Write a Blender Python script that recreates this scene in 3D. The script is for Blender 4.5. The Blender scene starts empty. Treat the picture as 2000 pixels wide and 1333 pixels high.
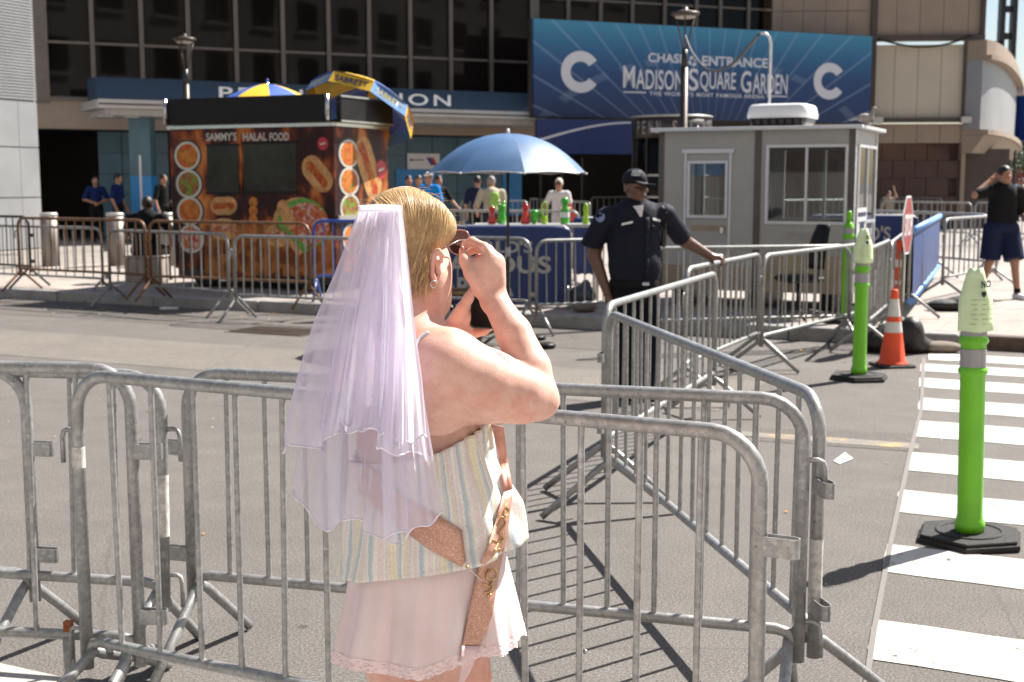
import bpy, bmesh, math, random
import numpy as np
from mathutils import Vector, Matrix
random.seed(7); np.random.seed(7)
R = math.radians
S = bpy.context.scene
COL = S.collection

# ---------------------------------------------------------------- camera
FPX, CX, CY, CAMH = 2500.0, 1000.0, 666.5, 1.74
PITCH = math.atan((CY - 356.0) / FPX)
cam_d = bpy.data.cameras.new('camera'); cam = bpy.data.objects.new('camera', cam_d); COL.objects.link(cam)
cam.location = (0, 0, CAMH); cam.rotation_euler = (R(90) - PITCH, 0, 0)
cam_d.sensor_width = 36.0; cam_d.lens = FPX / 2000 * 36.0
cam_d.clip_start = 0.05; cam_d.clip_end = 2000
cam_d.dof.use_dof = True; cam_d.dof.focus_distance = 2.85; cam_d.dof.aperture_fstop = 7.1
S.camera = cam

# ---------------------------------------------------------------- sky, sun, exposure
SUN_AZ = math.atan2(0.80, 0.60)      # compass angle from +Y towards +X
SUN_EL = R(49)
w = bpy.data.worlds.new('World'); S.world = w; w.use_nodes = True
nt = w.node_tree; nt.nodes.clear()
o_ = nt.nodes.new('ShaderNodeOutputWorld'); b_ = nt.nodes.new('ShaderNodeBackground'); s_ = nt.nodes.new('ShaderNodeTexSky')
s_.sky_type = 'NISHITA'; s_.sun_disc = False; s_.sun_elevation = SUN_EL; s_.sun_rotation = SUN_AZ
s_.air_density = 1.0; s_.dust_density = 1.2; s_.ozone_density = 1.0
b_.inputs[1].default_value = 0.05
nt.links.new(s_.outputs[0], b_.inputs[0]); nt.links.new(b_.outputs[0], o_.inputs[0])
sd = bpy.data.lights.new('sun', 'SUN'); sun = bpy.data.objects.new('sun', sd); COL.objects.link(sun)
sd.energy = 5.0; sd.angle = R(0.53); sd.color = (1.0, 0.955, 0.89)
_d = Vector((math.sin(SUN_AZ) * math.cos(SUN_EL), math.cos(SUN_AZ) * math.cos(SUN_EL), math.sin(SUN_EL)))
sun.rotation_euler = _d.to_track_quat('Z', 'Y').to_euler(); sun.location = (8, 6, 30)
S.view_settings.view_transform = 'Standard'; S.view_settings.look = 'None'
S.view_settings.gamma = 1.0; S.view_settings.exposure = 1.30
S.view_settings.use_curve_mapping = False
S.cycles.max_bounces = 8; S.cycles.transparent_max_bounces = 16; S.cycles.use_denoising = True

# ---------------------------------------------------------------- photo pixel -> place
_F = Vector((0, math.cos(PITCH), -math.sin(PITCH))); _U = Vector((0, math.sin(PITCH), math.cos(PITCH))); _X = Vector((1, 0, 0))
_C = Vector((0, 0, CAMH))
def ray(u, v): return _F + _X * ((u - CX) / FPX) - _U * ((v - CY) / FPX)
def G(u, v, z=0.0):                    # point on the level z seen at pixel
    r = ray(u, v); return _C + r * ((z - CAMH) / r.z)
def D(u, v, y):                        # point at distance y in front
    r = ray(u, v); return _C + r * (y / r.y)
def px_m(y): return y / FPX            # metres per photo pixel at distance y

# ---------------------------------------------------------------- objects
def link(o, parent=None):
    COL.objects.link(o)
    if parent is not None: o.parent = parent
    return o
def tag(o, label=None, cat=None, group=None, kind=None):
    if label: o['label'] = label
    if cat: o['category'] = cat
    if group: o['group'] = group
    if kind: o['kind'] = kind
    return o
def empty(name, loc=(0, 0, 0), rz=0.0, label=None, cat=None, group=None):
    o = bpy.data.objects.new(name, None); o.empty_display_size = 0.1
    o.location = loc; o.rotation_euler = (0, 0, rz); link(o)
    return tag(o, label, cat, group)
def obj(name, me, parent=None, loc=None, rot=None, scale=None):
    o = bpy.data.objects.new(name, me); link(o, parent)
    if loc is not None: o.location = loc
    if rot is not None: o.rotation_euler = rot
    if scale is not None: o.scale = scale
    return o
def copy_tree(o, parent=None):
    c = o.copy(); link(c, None); c.parent = parent
    for ch in o.children: copy_tree(ch, c)
    return c

# ---------------------------------------------------------------- mesh builder
class MB:
    def __init__(s): s.v = []; s.f = []; s.sm = []; s.mi = []; s.uv = None
    def add(s, vs, fs, smooth=False, mi=0):
        n = len(s.v); s.v += [tuple(p) for p in vs]
        for f in fs: s.f.append(tuple(i + n for i in f)); s.sm.append(smooth); s.mi.append(mi)
        return s
    def box(s, x0, x1, y0, y1, z0, z1, mi=0):
        vs = [(x0,y0,z0),(x1,y0,z0),(x1,y1,z0),(x0,y1,z0),(x0,y0,z1),(x1,y0,z1),(x1,y1,z1),(x0,y1,z1)]
        return s.add(vs, [(0,3,2,1),(4,5,6,7),(0,1,5,4),(1,2,6,5),(2,3,7,6),(3,0,4,7)], False, mi)
    def obox(s, c, ex, ey, ez, hx, hy, hz, mi=0):      # oriented box
        c, ex, ey, ez = Vector(c), Vector(ex), Vector(ey), Vector(ez)
        vs = [c + ex*hx*a + ey*hy*b + ez*hz*d for d in (-1, 1) for a, b in ((-1,-1),(1,-1),(1,1),(-1,1))]
        return s.add(vs, [(0,3,2,1),(4,5,6,7),(0,1,5,4),(1,2,6,5),(2,3,7,6),(3,0,4,7)], False, mi)
    def bbox(s, x0, x1, y0, y1, z0, z1, b=0.01, mi=0): # box with chamfered vertical and top edges
        pl = [(x0+b,y0),(x1-b,y0),(x1,y0+b),(x1,y1-b),(x1-b,y1),(x0+b,y1),(x0,y1-b),(x0,y0+b)]
        cx, cy = (x0+x1)/2, (y0+y1)/2
        def ring(z, k): return [(cx+(p[0]-cx)*(1-k/max(1e-6,(x1-x0)/2)), cy+(p[1]-cy)*(1-k/max(1e-6,(y1-y0)/2)), z) for p in pl]
        return s.loft([ring(z0, b), ring(z0+b, 0), ring(z1-b, 0), ring(z1, b)], cap=True, smooth=False, mi=mi)
    def loft(s, rings, cap=True, smooth=True, closed=True, mi=0):
        n = len(rings[0]); vs = [p for r in rings for p in r]; fs = []
        m = n if closed else n - 1
        for i in range(len(rings) - 1):
            for j in range(m):
                k = (j + 1) % n
                fs.append((i*n+j, i*n+k, (i+1)*n+k, (i+1)*n+j))
        base = len(s.v); s.add(vs, fs, smooth, mi)
        if cap:
            s.f.append(tuple(base + j for j in reversed(range(n)))); s.sm.append(False); s.mi.append(mi)
            s.f.append(tuple(base + (len(rings)-1)*n + j for j in range(n))); s.sm.append(False); s.mi.append(mi)
        return s
    def tube(s, pts, r, n=10, cap=True, closed=False, mi=0):
        P = [Vector(p) for p in pts]; rs = r if isinstance(r, (list, tuple)) else [r] * len(P)
        rings = []; up = None
        N = len(P)
        for i in range(N):
            if closed: t = P[(i+1) % N] - P[i-1]
            else: t = P[min(i+1, N-1)] - P[max(i-1, 0)]
            t.normalize()
            if up is None:
                up = Vector((0,0,1)) if abs(t.z) < 0.9 else Vector((1,0,0))
            a = (up - t * up.dot(t))
            if a.length < 1e-5: a = t.orthogonal()
            a.normalize(); up = a
            b = t.cross(a)
            rings.append([P[i] + (a * math.cos(2*math.pi*k/n) + b * math.sin(2*math.pi*k/n)) * rs[i] for k in range(n)])
        if closed: rings.append(rings[0])
        return s.loft(rings, cap=cap and not closed, smooth=True, mi=mi)
    def lathe(s, prof, n=24, c=(0,0,0), smooth=True, cap=True, mi=0):     # prof: [(r, z)]
        rings = [[(c[0]+r*math.cos(2*math.pi*k/n), c[1]+r*math.sin(2*math.pi*k/n), c[2]+z) for k in range(n)] for r, z in prof]
        return s.loft(rings, cap=cap, smooth=smooth, mi=mi)
    def prism(s, poly, z0, z1, mi=0):
        n = len(poly)
        vs = [(x, y, z0) for x, y in poly] + [(x, y, z1) for x, y in poly]
        fs = [tuple(reversed(range(n))), tuple(range(n, 2*n))] + [(i, (i+1) % n, n+(i+1) % n, n+i) for i in range(n)]
        return s.add(vs, fs, False, mi)
    def ell(s, c, rx, ry, rz, n=16, m=10, rot=None, mi=0):
        rings = []
        for i in range(m + 1):
            th = math.pi * (0.02 + 0.96 * i / m)
            ring = []
            for k in range(n):
                p = Vector((rx*math.sin(th)*math.cos(2*math.pi*k/n), ry*math.sin(th)*math.sin(2*math.pi*k/n), -rz*math.cos(th)))
                if rot is not None: p = rot @ p
                ring.append(Vector(c) + p)
            rings.append(ring)
        return s.loft(rings, cap=True, smooth=True, mi=mi)
    def mesh(s, name, mat=None):
        me = bpy.data.meshes.new(name)
        me.from_pydata(s.v, [], s.f)
        me.polygons.foreach_set('use_smooth', s.sm)
        mats = mat if isinstance(mat, (list, tuple)) else [mat]
        for m in mats:
            if m is not None: me.materials.append(m)
        if len(mats) > 1: me.polygons.foreach_set('material_index', s.mi)
        me.update(); return me
    def build(s, name, mat, parent=None, loc=None, rot=None, bevel=0):
        o = obj(name, s.mesh(name, mat), parent, loc, rot)
        if bevel:
            m = o.modifiers.new('bevel', 'BEVEL'); m.width = bevel; m.segments = 2; m.limit_method = 'ANGLE'; m.angle_limit = R(40)
        return o
def arc(cx, cy, r, a0, a1, n): return [(cx + r*math.cos(R(a0+(a1-a0)*i/n)), cy + r*math.sin(R(a0+(a1-a0)*i/n))) for i in range(n+1)]
def catmull(pts, n=8):
    P = [Vector(p) for p in pts]; out = []
    for i in range(len(P) - 1):
        p0, p1, p2, p3 = P[max(i-1, 0)], P[i], P[i+1], P[min(i+2, len(P)-1)]
        for k in range(n):
            t = k / n
            out.append(0.5*((2*p1) + (p2-p0)*t + (2*p0-5*p1+4*p2-p3)*t*t + (3*p1-p0-3*p2+p3)*t**3))
    out.append(P[-1]); return out

# ---------------------------------------------------------------- materials
M = {}
def _n(nt, t, **kw):
    n = nt.nodes.new(t)
    for k, v in kw.items():
        if k.startswith('i_'): n.inputs[k[2:].replace('_', ' ')].default_value = v
        else: setattr(n, k, v)
    return n
def newmat(name):
    m = bpy.data.materials.new(name); m.use_nodes = True; nt = m.node_tree; nt.nodes.clear()
    out = nt.nodes.new('ShaderNodeOutputMaterial'); p = nt.nodes.new('ShaderNodeBsdfPrincipled')
    nt.links.new(p.outputs[0], out.inputs[0]); M[name] = m
    return m, nt, p, out
def rgb(c): return (c[0], c[1], c[2], 1.0)
def hexc(h):
    h = h.lstrip('#'); c = [int(h[i:i+2], 16)/255 for i in (0, 2, 4)]
    return tuple(x/12.92 if x <= 0.04045 else ((x+0.055)/1.055)**2.4 for x in c)
def ramp(nt, fac, stops, interp='LINEAR'):
    r = nt.nodes.new('ShaderNodeValToRGB'); r.color_ramp.interpolation = interp
    e = r.color_ramp.elements
    while len(e) > 1: e.remove(e[-1])
    e[0].position, e[0].color = stops[0][0], rgb(stops[0][1])
    for p, c in stops[1:]:
        x = e.new(p); x.color = rgb(c)
    nt.links.new(fac, r.inputs[0]); return r.outputs[0]
def mixc(nt, fac, a, b, mode='MIX'):
    m = nt.nodes.new('ShaderNodeMix'); m.data_type = 'RGBA'; m.blend_type = mode
    for sock, val in ((m.inputs[0], fac), (m.inputs[6], a), (m.inputs[7], b)):
        if hasattr(val, 'links'): nt.links.new(val, sock)
        else: sock.default_value = rgb(val) if isinstance(val, (tuple, list)) else val
    return m.outputs[2]
def math_(nt, op, a, b=0.0):
    m = nt.nodes.new('ShaderNodeMath'); m.operation = op
    for sock, val in ((m.inputs[0], a), (m.inputs[1], b)):
        if hasattr(val, 'links'): nt.links.new(val, sock)
        else: sock.default_value = val
    return m.outputs[0]
def coords(nt, kind='world', scale=None):
    if kind == 'world':
        g = nt.nodes.new('ShaderNodeNewGeometry'); o = g.outputs['Position']
    else:
        t = nt.nodes.new('ShaderNodeTexCoord'); o = t.outputs[{'object': 'Object', 'uv': 'UV', 'gen': 'Generated'}[kind]]
    if scale:
        mp = nt.nodes.new('ShaderNodeMapping'); mp.inputs['Scale'].default_value = scale
        nt.links.new(o, mp.inputs[0]); o = mp.outputs[0]
    return o
def noise(nt, co, scale, detail=4, rough=0.55):
    n = nt.nodes.new('ShaderNodeTexNoise'); n.inputs['Scale'].default_value = scale
    n.inputs['Detail'].default_value = detail; n.inputs['Roughness'].default_value = rough
    nt.links.new(co, n.inputs['Vector']); return n.outputs[0]
def bump(nt, p, h, strength=0.2, dist=0.01):
    b = nt.nodes.new('ShaderNodeBump'); b.inputs['Strength'].default_value = strength; b.inputs['Distance'].default_value = dist
    nt.links.new(h, b.inputs['Height']); nt.links.new(b.outputs[0], p.inputs['Normal']); return b
def mat(name, c, rough=0.6, metal=0.0, var=0.15, scale=6.0, bmp=0.0, bscale=None, spec=0.5, kind='world', stretch=None, **kw):
    if name in M: return M[name]
    m, nt, p, out = newmat(name)
    co = coords(nt, kind, stretch)
    if var > 0:
        n1 = noise(nt, co, scale, 5, 0.6)
        lo = tuple(max(0, x*(1-var)) for x in c); hi = tuple(min(1, x*(1+var)) for x in c)
        nt.links.new(ramp(nt, n1, [(0.3, lo), (0.7, hi)]), p.inputs['Base Color'])
        rr = nt.nodes.new('ShaderNodeMapRange'); rr.inputs[1].default_value = 0.3; rr.inputs[2].default_value = 0.7
        rr.inputs[3].default_value = max(0.02, rough*0.85); rr.inputs[4].default_value = min(1, rough*1.15)
        nt.links.new(n1, rr.inputs[0]); nt.links.new(rr.outputs[0], p.inputs['Roughness'])
    else:
        p.inputs['Base Color'].default_value = rgb(c); p.inputs['Roughness'].default_value = rough
    p.inputs['Metallic'].default_value = metal; p.inputs['Specular IOR Level'].default_value = spec
    if bmp > 0: bump(nt, p, noise(nt, co, bscale or scale*8, 3, 0.6), bmp, 0.01)
    if kw.get('coat'): p.inputs['Coat Weight'].default_value = kw['coat']; p.inputs['Coat Roughness'].default_value = 0.12
    if kw.get('sss'):
        p.inputs['Subsurface Weight'].default_value = kw['sss']; p.inputs['Subsurface Radius'].default_value = (1.0, 0.35, 0.2); p.inputs['Subsurface Scale'].default_value = 0.008
    if kw.get('sheen'): p.inputs['Sheen Weight'].default_value = kw['sheen']
    return m

# ---------------------------------------------------------------- text as mesh
def text_mesh(txt, size=1.0, extrude=0.002, offset=0.0, align='CENTER', spacing=1.0, name='lettering'):
    cu = bpy.data.curves.new('t', 'FONT'); cu.body = txt; cu.size = size; cu.extrude = extrude; cu.offset = offset
    cu.align_x = align; cu.align_y = 'CENTER'; cu.space_character = spacing; cu.resolution_u = 4
    t = bpy.data.objects.new('t', cu); COL.objects.link(t)
    dg = bpy.context.evaluated_depsgraph_get(); me = bpy.data.meshes.new_from_object(t.evaluated_get(dg))
    bpy.data.objects.remove(t); bpy.data.curves.remove(cu); me.name = name
    return me
def text(name, txt, m, parent, c, ex, ey, width=None, height=None, extrude=0.003, offset=0.0, spacing=1.0):
    """lettering lying in the plane (ex, ey) centred at c, fitted to width x height (parent-local frame)"""
    me = text_mesh(txt, 1.0, 0.0, offset, 'CENTER', spacing, name)
    co = np.empty(len(me.vertices)*3, 'f'); me.vertices.foreach_get('co', co); co = co.reshape(-1, 3)
    mn, mx = co.min(0), co.max(0); sx = (width/(mx[0]-mn[0])) if width else None; sy = (height/(mx[1]-mn[1])) if height else None
    sx = sx or sy; sy = sy or sx
    ex = Vector(ex).normalized(); ey = Vector(ey).normalized(); ez = ex.cross(ey)
    cc = (mn + mx)/2; c = Vector(c)
    out = [c + ex*((p[0]-cc[0])*sx) + ey*((p[1]-cc[1])*sy) + ez*extrude for p in co]
    me.vertices.foreach_set('co', np.array(out, 'f').ravel()); me.materials.clear(); me.materials.append(m); me.update()
    return obj(name, me, parent)

# ---------------------------------------------------------------- bodies: smooth-union distance field -> surface nets
class Body:
    def __init__(s, vox=0.01, k=0.02): s.p = []; s.vox = vox; s.k = k; s.clip = []
    def cap(s, a, b, ra, rb=None, flat=1.0, axis=None, k=None, sub=False):   # tapered limb; flat<1 squashes along axis
        s.p.append(('c', np.array(a, float), np.array(b, float), ra, ra if rb is None else rb, flat, None if axis is None else np.array(axis, float)/np.linalg.norm(axis), k, sub)); return s
    def chain(s, pts, rs, k=None, **kw):
        for i in range(len(pts)-1): s.cap(pts[i], pts[i+1], rs[i], rs[i+1], k=k, **kw)
        return s
    def ell(s, c, r, rot=None, k=None, sub=False):
        s.p.append(('e', np.array(c, float), np.array(r, float), np.eye(3) if rot is None else np.array(rot), k, sub)); return s
    def plane(s, c, n, rad=None):      # cut away the side n points to (inside radius rad of c)
        s.clip.append((np.array(c, float), np.array(n, float)/np.linalg.norm(n), rad)); return s
    def arrays(s):
        lo = np.full(3, 1e9); hi = -lo; bb = []
        for p in s.p:
            if p[0] == 'c':
                r = max(p[3], p[4]); a = np.minimum(p[1], p[2]) - r; b = np.maximum(p[1], p[2]) + r
            else:
                ext = np.sqrt(((p[3]*p[2])**2).sum(1)); a = p[1]-ext; b = p[1]+ext
            bb.append((a, b))
            if not p[-1]: lo = np.minimum(lo, a); hi = np.maximum(hi, b)
        v = s.vox; lo -= 3*v; hi += 3*v
        n = np.ceil((hi-lo)/v).astype(int) + 1
        F = np.full(n, 4*max(s.k, v), np.float32)
        for p, (a, b) in zip(s.p, bb):
            k = p[-2] if p[-2] is not None else s.k
            m = k + 2.5*v
            i0 = np.clip(np.floor((a-m-lo)/v).astype(int), 0, n-1); i1 = np.clip(np.ceil((b+m-lo)/v).astype(int)+1, 1, n)
            sl = tuple(slice(i0[i], i1[i]) for i in range(3))
            X = [ (lo[i] + v*np.arange(i0[i], i1[i])).astype(np.float32).reshape([-1 if j == i else 1 for j in range(3)]) for i in range(3)]
            if p[0] == 'c':
                A, B, ra, rb, flat, ax = p[1], p[2], p[3], p[4], p[5], p[6]
                d = B-A; L2 = max(float(d@d), 1e-12)
                t = np.clip(((X[0]-A[0])*d[0] + (X[1]-A[1])*d[1] + (X[2]-A[2])*d[2])/L2, 0, 1)
                q = [X[i]-(A[i]+t*d[i]) for i in range(3)]
                rad2 = q[0]**2+q[1]**2+q[2]**2
                if ax is not None:
                    h = q[0]*ax[0]+q[1]*ax[1]+q[2]*ax[2]; rad2 = rad2 + h*h*(1/flat**2-1)
                dd = np.sqrt(rad2) - (ra+(rb-ra)*t)
                if ax is not None: dd = dd*(0.5+0.5*flat)
            else:
                c, r, rot = p[1], p[2], p[3]
                q = [X[i]-c[i] for i in range(3)]
                l = [(q[0]*rot[0, i]+q[1]*rot[1, i]+q[2]*rot[2, i])/r[i] for i in range(3)]
                k0 = np.sqrt(l[0]**2+l[1]**2+l[2]**2); k1 = np.sqrt((l[0]/r[0])**2+(l[1]/r[1])**2+(l[2]/r[2])**2)
                dd = k0*(k0-1)/np.maximum(k1, 1e-6)
            f = F[sl]
            if p[-1]:
                dd = -dd; h = np.clip(0.5-0.5*(f-dd)/k, 0, 1) if k > 0 else 0
                F[sl] = np.maximum(f, dd)
            else:
                h = np.clip(0.5+0.5*(f-dd)/k, 0, 1)
                F[sl] = f*(1-h)+dd*h - k*h*(1-h)
        if s.clip:
            X = [(lo[i] + v*np.arange(n[i])).astype(np.float32).reshape([-1 if j == i else 1 for j in range(3)]) for i in range(3)]
            for c, nn, rad in s.clip:
                h = (X[0]-c[0])*nn[0]+(X[1]-c[1])*nn[1]+(X[2]-c[2])*nn[2]
                if rad is not None:
                    q2 = (X[0]-c[0])**2+(X[1]-c[1])**2+(X[2]-c[2])**2
                    h = np.where(q2 < rad*rad, h, -1.0)
                F = np.maximum(F, h.astype(np.float32))
        F[0] = F[-1] = 1; F[:, 0] = F[:, -1] = 1; F[:, :, 0] = F[:, :, -1] = 1
        return surface_nets(F, lo, v)
    def build(s, name, mt, parent=None, smooth=2):
        V, Q = s.arrays()
        me = bpy.data.meshes.new(name); me.from_pydata(V.tolist(), [], Q.tolist())
        me.polygons.foreach_set('use_smooth', [True]*len(Q)); me.materials.append(mt); me.update()
        q = parent
        while q is not None:
            me.transform(Matrix.Translation(-Vector(q.location))); q = q.parent
        return obj(name, me, parent)
def surface_nets(F, lo, v):
    ins = F < 0
    sh = tuple(x-1 for x in F.shape)
    corners = [(i, j, k) for i in (0, 1) for j in (0, 1) for k in (0, 1)]
    cnt = np.zeros(sh, np.int8)
    for i, j, k in corners: cnt += ins[i:i+sh[0], j:j+sh[1], k:k+sh[2]]
    act = (cnt > 0) & (cnt < 8)
    idx = np.argwhere(act); ID = np.full(sh, -1, np.int64); ID[act] = np.arange(len(idx))
    acc = np.zeros((len(idx), 3)); num = np.zeros(len(idx))
    val = {c: F[idx[:, 0]+c[0], idx[:, 1]+c[1], idx[:, 2]+c[2]] for c in corners}
    for c in corners:
        for ax in range(3):
            if c[ax] == 0:
                d = list(c); d[ax] = 1; d = tuple(d)
                a, b = val[c], val[d]; m = (a < 0) != (b < 0)
                t = np.where(m, a/np.where(m, a-b, 1), 0)
                pt = np.tile(np.array(c, float), (len(idx), 1)); pt[:, ax] += t
                acc[m] += pt[m]; num[m] += 1
    V = lo + v*(idx + acc/num[:, None])
    Q = []
    for ax in range(3):
        o1, o2 = [a for a in range(3) if a != ax]
        a = ins; s0 = [slice(None)]*3; s1 = [slice(None)]*3; s0[ax] = slice(0, -1); s1[ax] = slice(1, None)
        e = np.argwhere(a[tuple(s0)] != a[tuple(s1)])
        e = e[(e[:, o1] > 0) & (e[:, o2] > 0)]
        e = e[(e[:, o1] < sh[o1]) & (e[:, o2] < sh[o2])]
        fl = a[tuple(e.T)]
        def g(d1, d2):
            q = e.copy(); q[:, o1] -= d1; q[:, o2] -= d2; return ID[tuple(q.T)]
        q = np.stack([g(1, 1), g(0, 1), g(0, 0), g(1, 0)], 1)
        flip = fl if ax != 1 else ~fl
        q[~flip] = q[~flip][:, ::-1]
        Q.append(q)
    Q = np.concatenate(Q); Q = Q[(Q >= 0).all(1)]
    return V, Q
# ================================================================ ground, road, pavement
def asphalt_mat(name, base, dark=0.8):
    m, nt, p, out = newmat(name); co = coords(nt)
    big = noise(nt, co, 0.35, 5, 0.6); mid = noise(nt, co, 2.6, 5, 0.65); fine = noise(nt, co, 105, 3, 0.8); gr = noise(nt, co, 60, 3, 0.7)
    c1 = ramp(nt, big, [(0.32, tuple(x*dark for x in base)), (0.68, tuple(x*1.1 for x in base))])
    c2 = mixc(nt, 0.5, c1, ramp(nt, mid, [(0.35, tuple(x*0.82 for x in base)), (0.65, tuple(x*1.12 for x in base))]))
    c3 = mixc(nt, 1.0, c2, ramp(nt, fine, [(0.34, (0.42,)*3), (0.5, (1,)*3), (0.66, (1.9, 1.85, 1.78))]), 'MULTIPLY')
    v = nt.nodes.new('ShaderNodeTexVoronoi'); v.inputs['Scale'].default_value = 38; nt.links.new(co, v.inputs['Vector'])
    speck = ramp(nt, v.outputs['Distance'], [(0.0, (1, 1, 1)), (0.07, (0, 0, 0))])
    c4 = mixc(nt, math_(nt, 'MULTIPLY', speck, 0.55), c3, (0.5, 0.47, 0.43))
    # dark gum spots
    v2 = nt.nodes.new('ShaderNodeTexVoronoi'); v2.inputs['Scale'].default_value = 1.9; nt.links.new(co, v2.inputs['Vector'])
    gum = ramp(nt, v2.outputs['Distance'], [(0.03, (1, 1, 1)), (0.05, (0, 0, 0))])
    c5 = mixc(nt, math_(nt, 'MULTIPLY', gum, 0.6), c4, (0.03, 0.028, 0.026))
    # hair cracks
    wv = nt.nodes.new('ShaderNodeTexVoronoi'); wv.feature = 'DISTANCE_TO_EDGE'; wv.inputs['Scale'].default_value = 0.42
    dco = nt.nodes.new('ShaderNodeMix'); dco.data_type = 'VECTOR'; dco.inputs[0].default_value = 0.12
    nn = nt.nodes.new('ShaderNodeTexNoise'); nn.inputs['Scale'].default_value = 1.5; nn.inputs['Detail'].default_value = 6; nt.links.new(co, nn.inputs['Vector'])
    nt.links.new(co, dco.inputs[4]); nt.links.new(nn.outputs[1], dco.inputs[5]); nt.links.new(dco.outputs[1], wv.inputs['Vector'])
    cr = ramp(nt, wv.outputs['Distance'], [(0.0, (1, 1, 1)), (0.004, (0, 0, 0))])
    c6 = mixc(nt, math_(nt, 'MULTIPLY', cr, 0.35), c5, tuple(x*0.45 for x in base))
    nt.links.new(c6, p.inputs['Base Color']); p.inputs['Roughness'].default_value = 0.88; p.inputs['Specular IOR Level'].default_value = 0.3
    bump(nt, p, math_(nt, 'ADD', fine, gr), 0.45, 0.004)
    return m
ASPH = asphalt_mat('asphalt', (0.117, 0.107, 0.098))
TAR = asphalt_mat('asphalt_patch', (0.100, 0.091, 0.083))
def concrete(name, base, sc=1.2):
    m, nt, p, out = newmat(name); co = coords(nt)
    a = noise(nt, co, sc, 6, 0.65); f = noise(nt, co, 110, 2, 0.7); st = noise(nt, co, 5, 5, 0.7)
    c = ramp(nt, a, [(0.3, tuple(x*0.78 for x in base)), (0.7, tuple(min(1, x*1.12) for x in base))])
    c = mixc(nt, 1.0, c, ramp(nt, f, [(0.35, (0.82,)*3), (0.65, (1.12,)*3)]), 'MULTIPLY')
    c = mixc(nt, 0.5, c, mixc(nt, 1.0, c, ramp(nt, st, [(0.35, (0.6, 0.58, 0.55)), (0.6, (1.05,)*3)]), 'MULTIPLY'))
    nt.links.new(c, p.inputs['Base Color']); p.inputs['Roughness'].default_value = 0.85
    bump(nt, p, f, 0.25, 0.003); return m
CONC = concrete('pavement_concrete', (0.33, 0.285, 0.25))
CONC2 = concrete('pavement_bed', (0.26, 0.23, 0.205))
KERBM = concrete('kerb_granite', (0.33, 0.325, 0.32), 3.0)
KERBR = mat('kerb_rusty_steel', (0.10, 0.07, 0.055), 0.7, 0.2, 0.4, 9, 0.3)
def paint_mat(name, c, wear=0.35):
    m, nt, p, out = newmat(name); co = coords(nt)
    f = noise(nt, co, 60, 5, 0.8); g = noise(nt, co, 4.5, 6, 0.75)
    s = math_(nt, 'ADD', math_(nt, 'MULTIPLY', f, 0.55), math_(nt, 'MULTIPLY', g, 0.75))
    k = ramp(nt, s, [(wear-0.04, (0, 0, 0)), (wear+0.05, (1, 1, 1))])
    tint = ramp(nt, noise(nt, co, 1.7, 5, 0.7), [(0.3, tuple(x*0.8 for x in c)), (0.6, c)])
    nt.links.new(mixc(nt, k, (0.15, 0.136, 0.124), tint), p.inputs['Base Color'])
    p.inputs['Roughness'].default_value = 0.75; bump(nt, p, f, 0.3, 0.003); return m
WPAINT = paint_mat('road_paint_white', (0.56, 0.53, 0.49), 0.565)
FAINT = paint_mat('road_paint_faint', (0.20, 0.188, 0.175), 0.76)
YPAINT = paint_mat('road_paint_yellow', (0.42, 0.28, 0.09), 0.70)

K0 = G(0, 583); K1 = G(2000, 688); KD = (K1 - K0).normalized(); KN = Vector((-KD.y, KD.x, 0))   # kerb line, away from the camera
if KN.y < 0: KN = -KN
def kp(a, b, z=0.0): p = K0 + KD*a + KN*b; return Vector((p.x, p.y, z))      # a metres along the kerb, b behind it
KA = math.atan2(KD.y, KD.x); PZ = 0.15

road = MB().add([(-700, -300, 0), (700, -300, 0), (700, 900, 0), (-700, 900, 0)], [(0, 1, 2, 3)]).build('road', ASPH)
tag(road, 'grey sunlit asphalt street with painted crosswalk', 'road', kind='structure')
# pavement bed and slabs behind the far kerb
pb = MB().prism([tuple(kp(-120, 0.15).xy), tuple(kp(140, 0.15).xy), tuple(kp(140, 160).xy), tuple(kp(-120, 160).xy)], 0.0, 0.142).build('pavement', CONC2)
tag(pb, 'pale concrete pavement of the station plaza behind the kerb', 'pavement', kind='structure')
sl = MB().bbox(0, 1.49, 0, 1.49, -0.012, 0.008, 0.004).mesh('paving_slab', CONC)
for i in range(-2, 15):
    for j in range(0, 11):
        q = kp(i*1.5, 0.165 + j*1.5, 0.142)
        obj('paving_slab', sl, pb, q, (0, 0, KA))
ks = MB().bbox(0, 1.79, 0, 0.15, -0.05, 0.15, 0.012)
kme, kme2 = ks.mesh('kerb_stone', KERBM), ks.mesh('kerb_stone', KERBR)
ak = (G(1872, 682) - K0).dot(KD)
kerb = empty('kerb', kp(0, 0)); tag(kerb, 'long stone kerb along the far side of the street', 'kerb', kind='structure')
for i in range(-4, 12):
    a = ak - 1.8*8 + 1.8*i
    q = kp(a, 0.0) - kerb.location
    obj('kerb_stone', kme2 if a > ak - 0.1 else kme, kerb, q, (0, 0, KA))
# near pavement corner under the leftmost barricade
CONC3 = concrete('near_concrete', (0.42, 0.40, 0.375))
ns = MB().prism([(-9, -6), (4, -6), (4, 1.0), (1.5, 2.45), (0, 3.45), G(150, 1345, 0).xy[:], G(-420, 1215, 0).xy[:], (-9, 9.5)], 0, 0.03).build('near_pavement', CONC3)
tag(ns, 'pale concrete pavement on the near side, showing at the bottom left', 'pavement', kind='structure')

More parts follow.
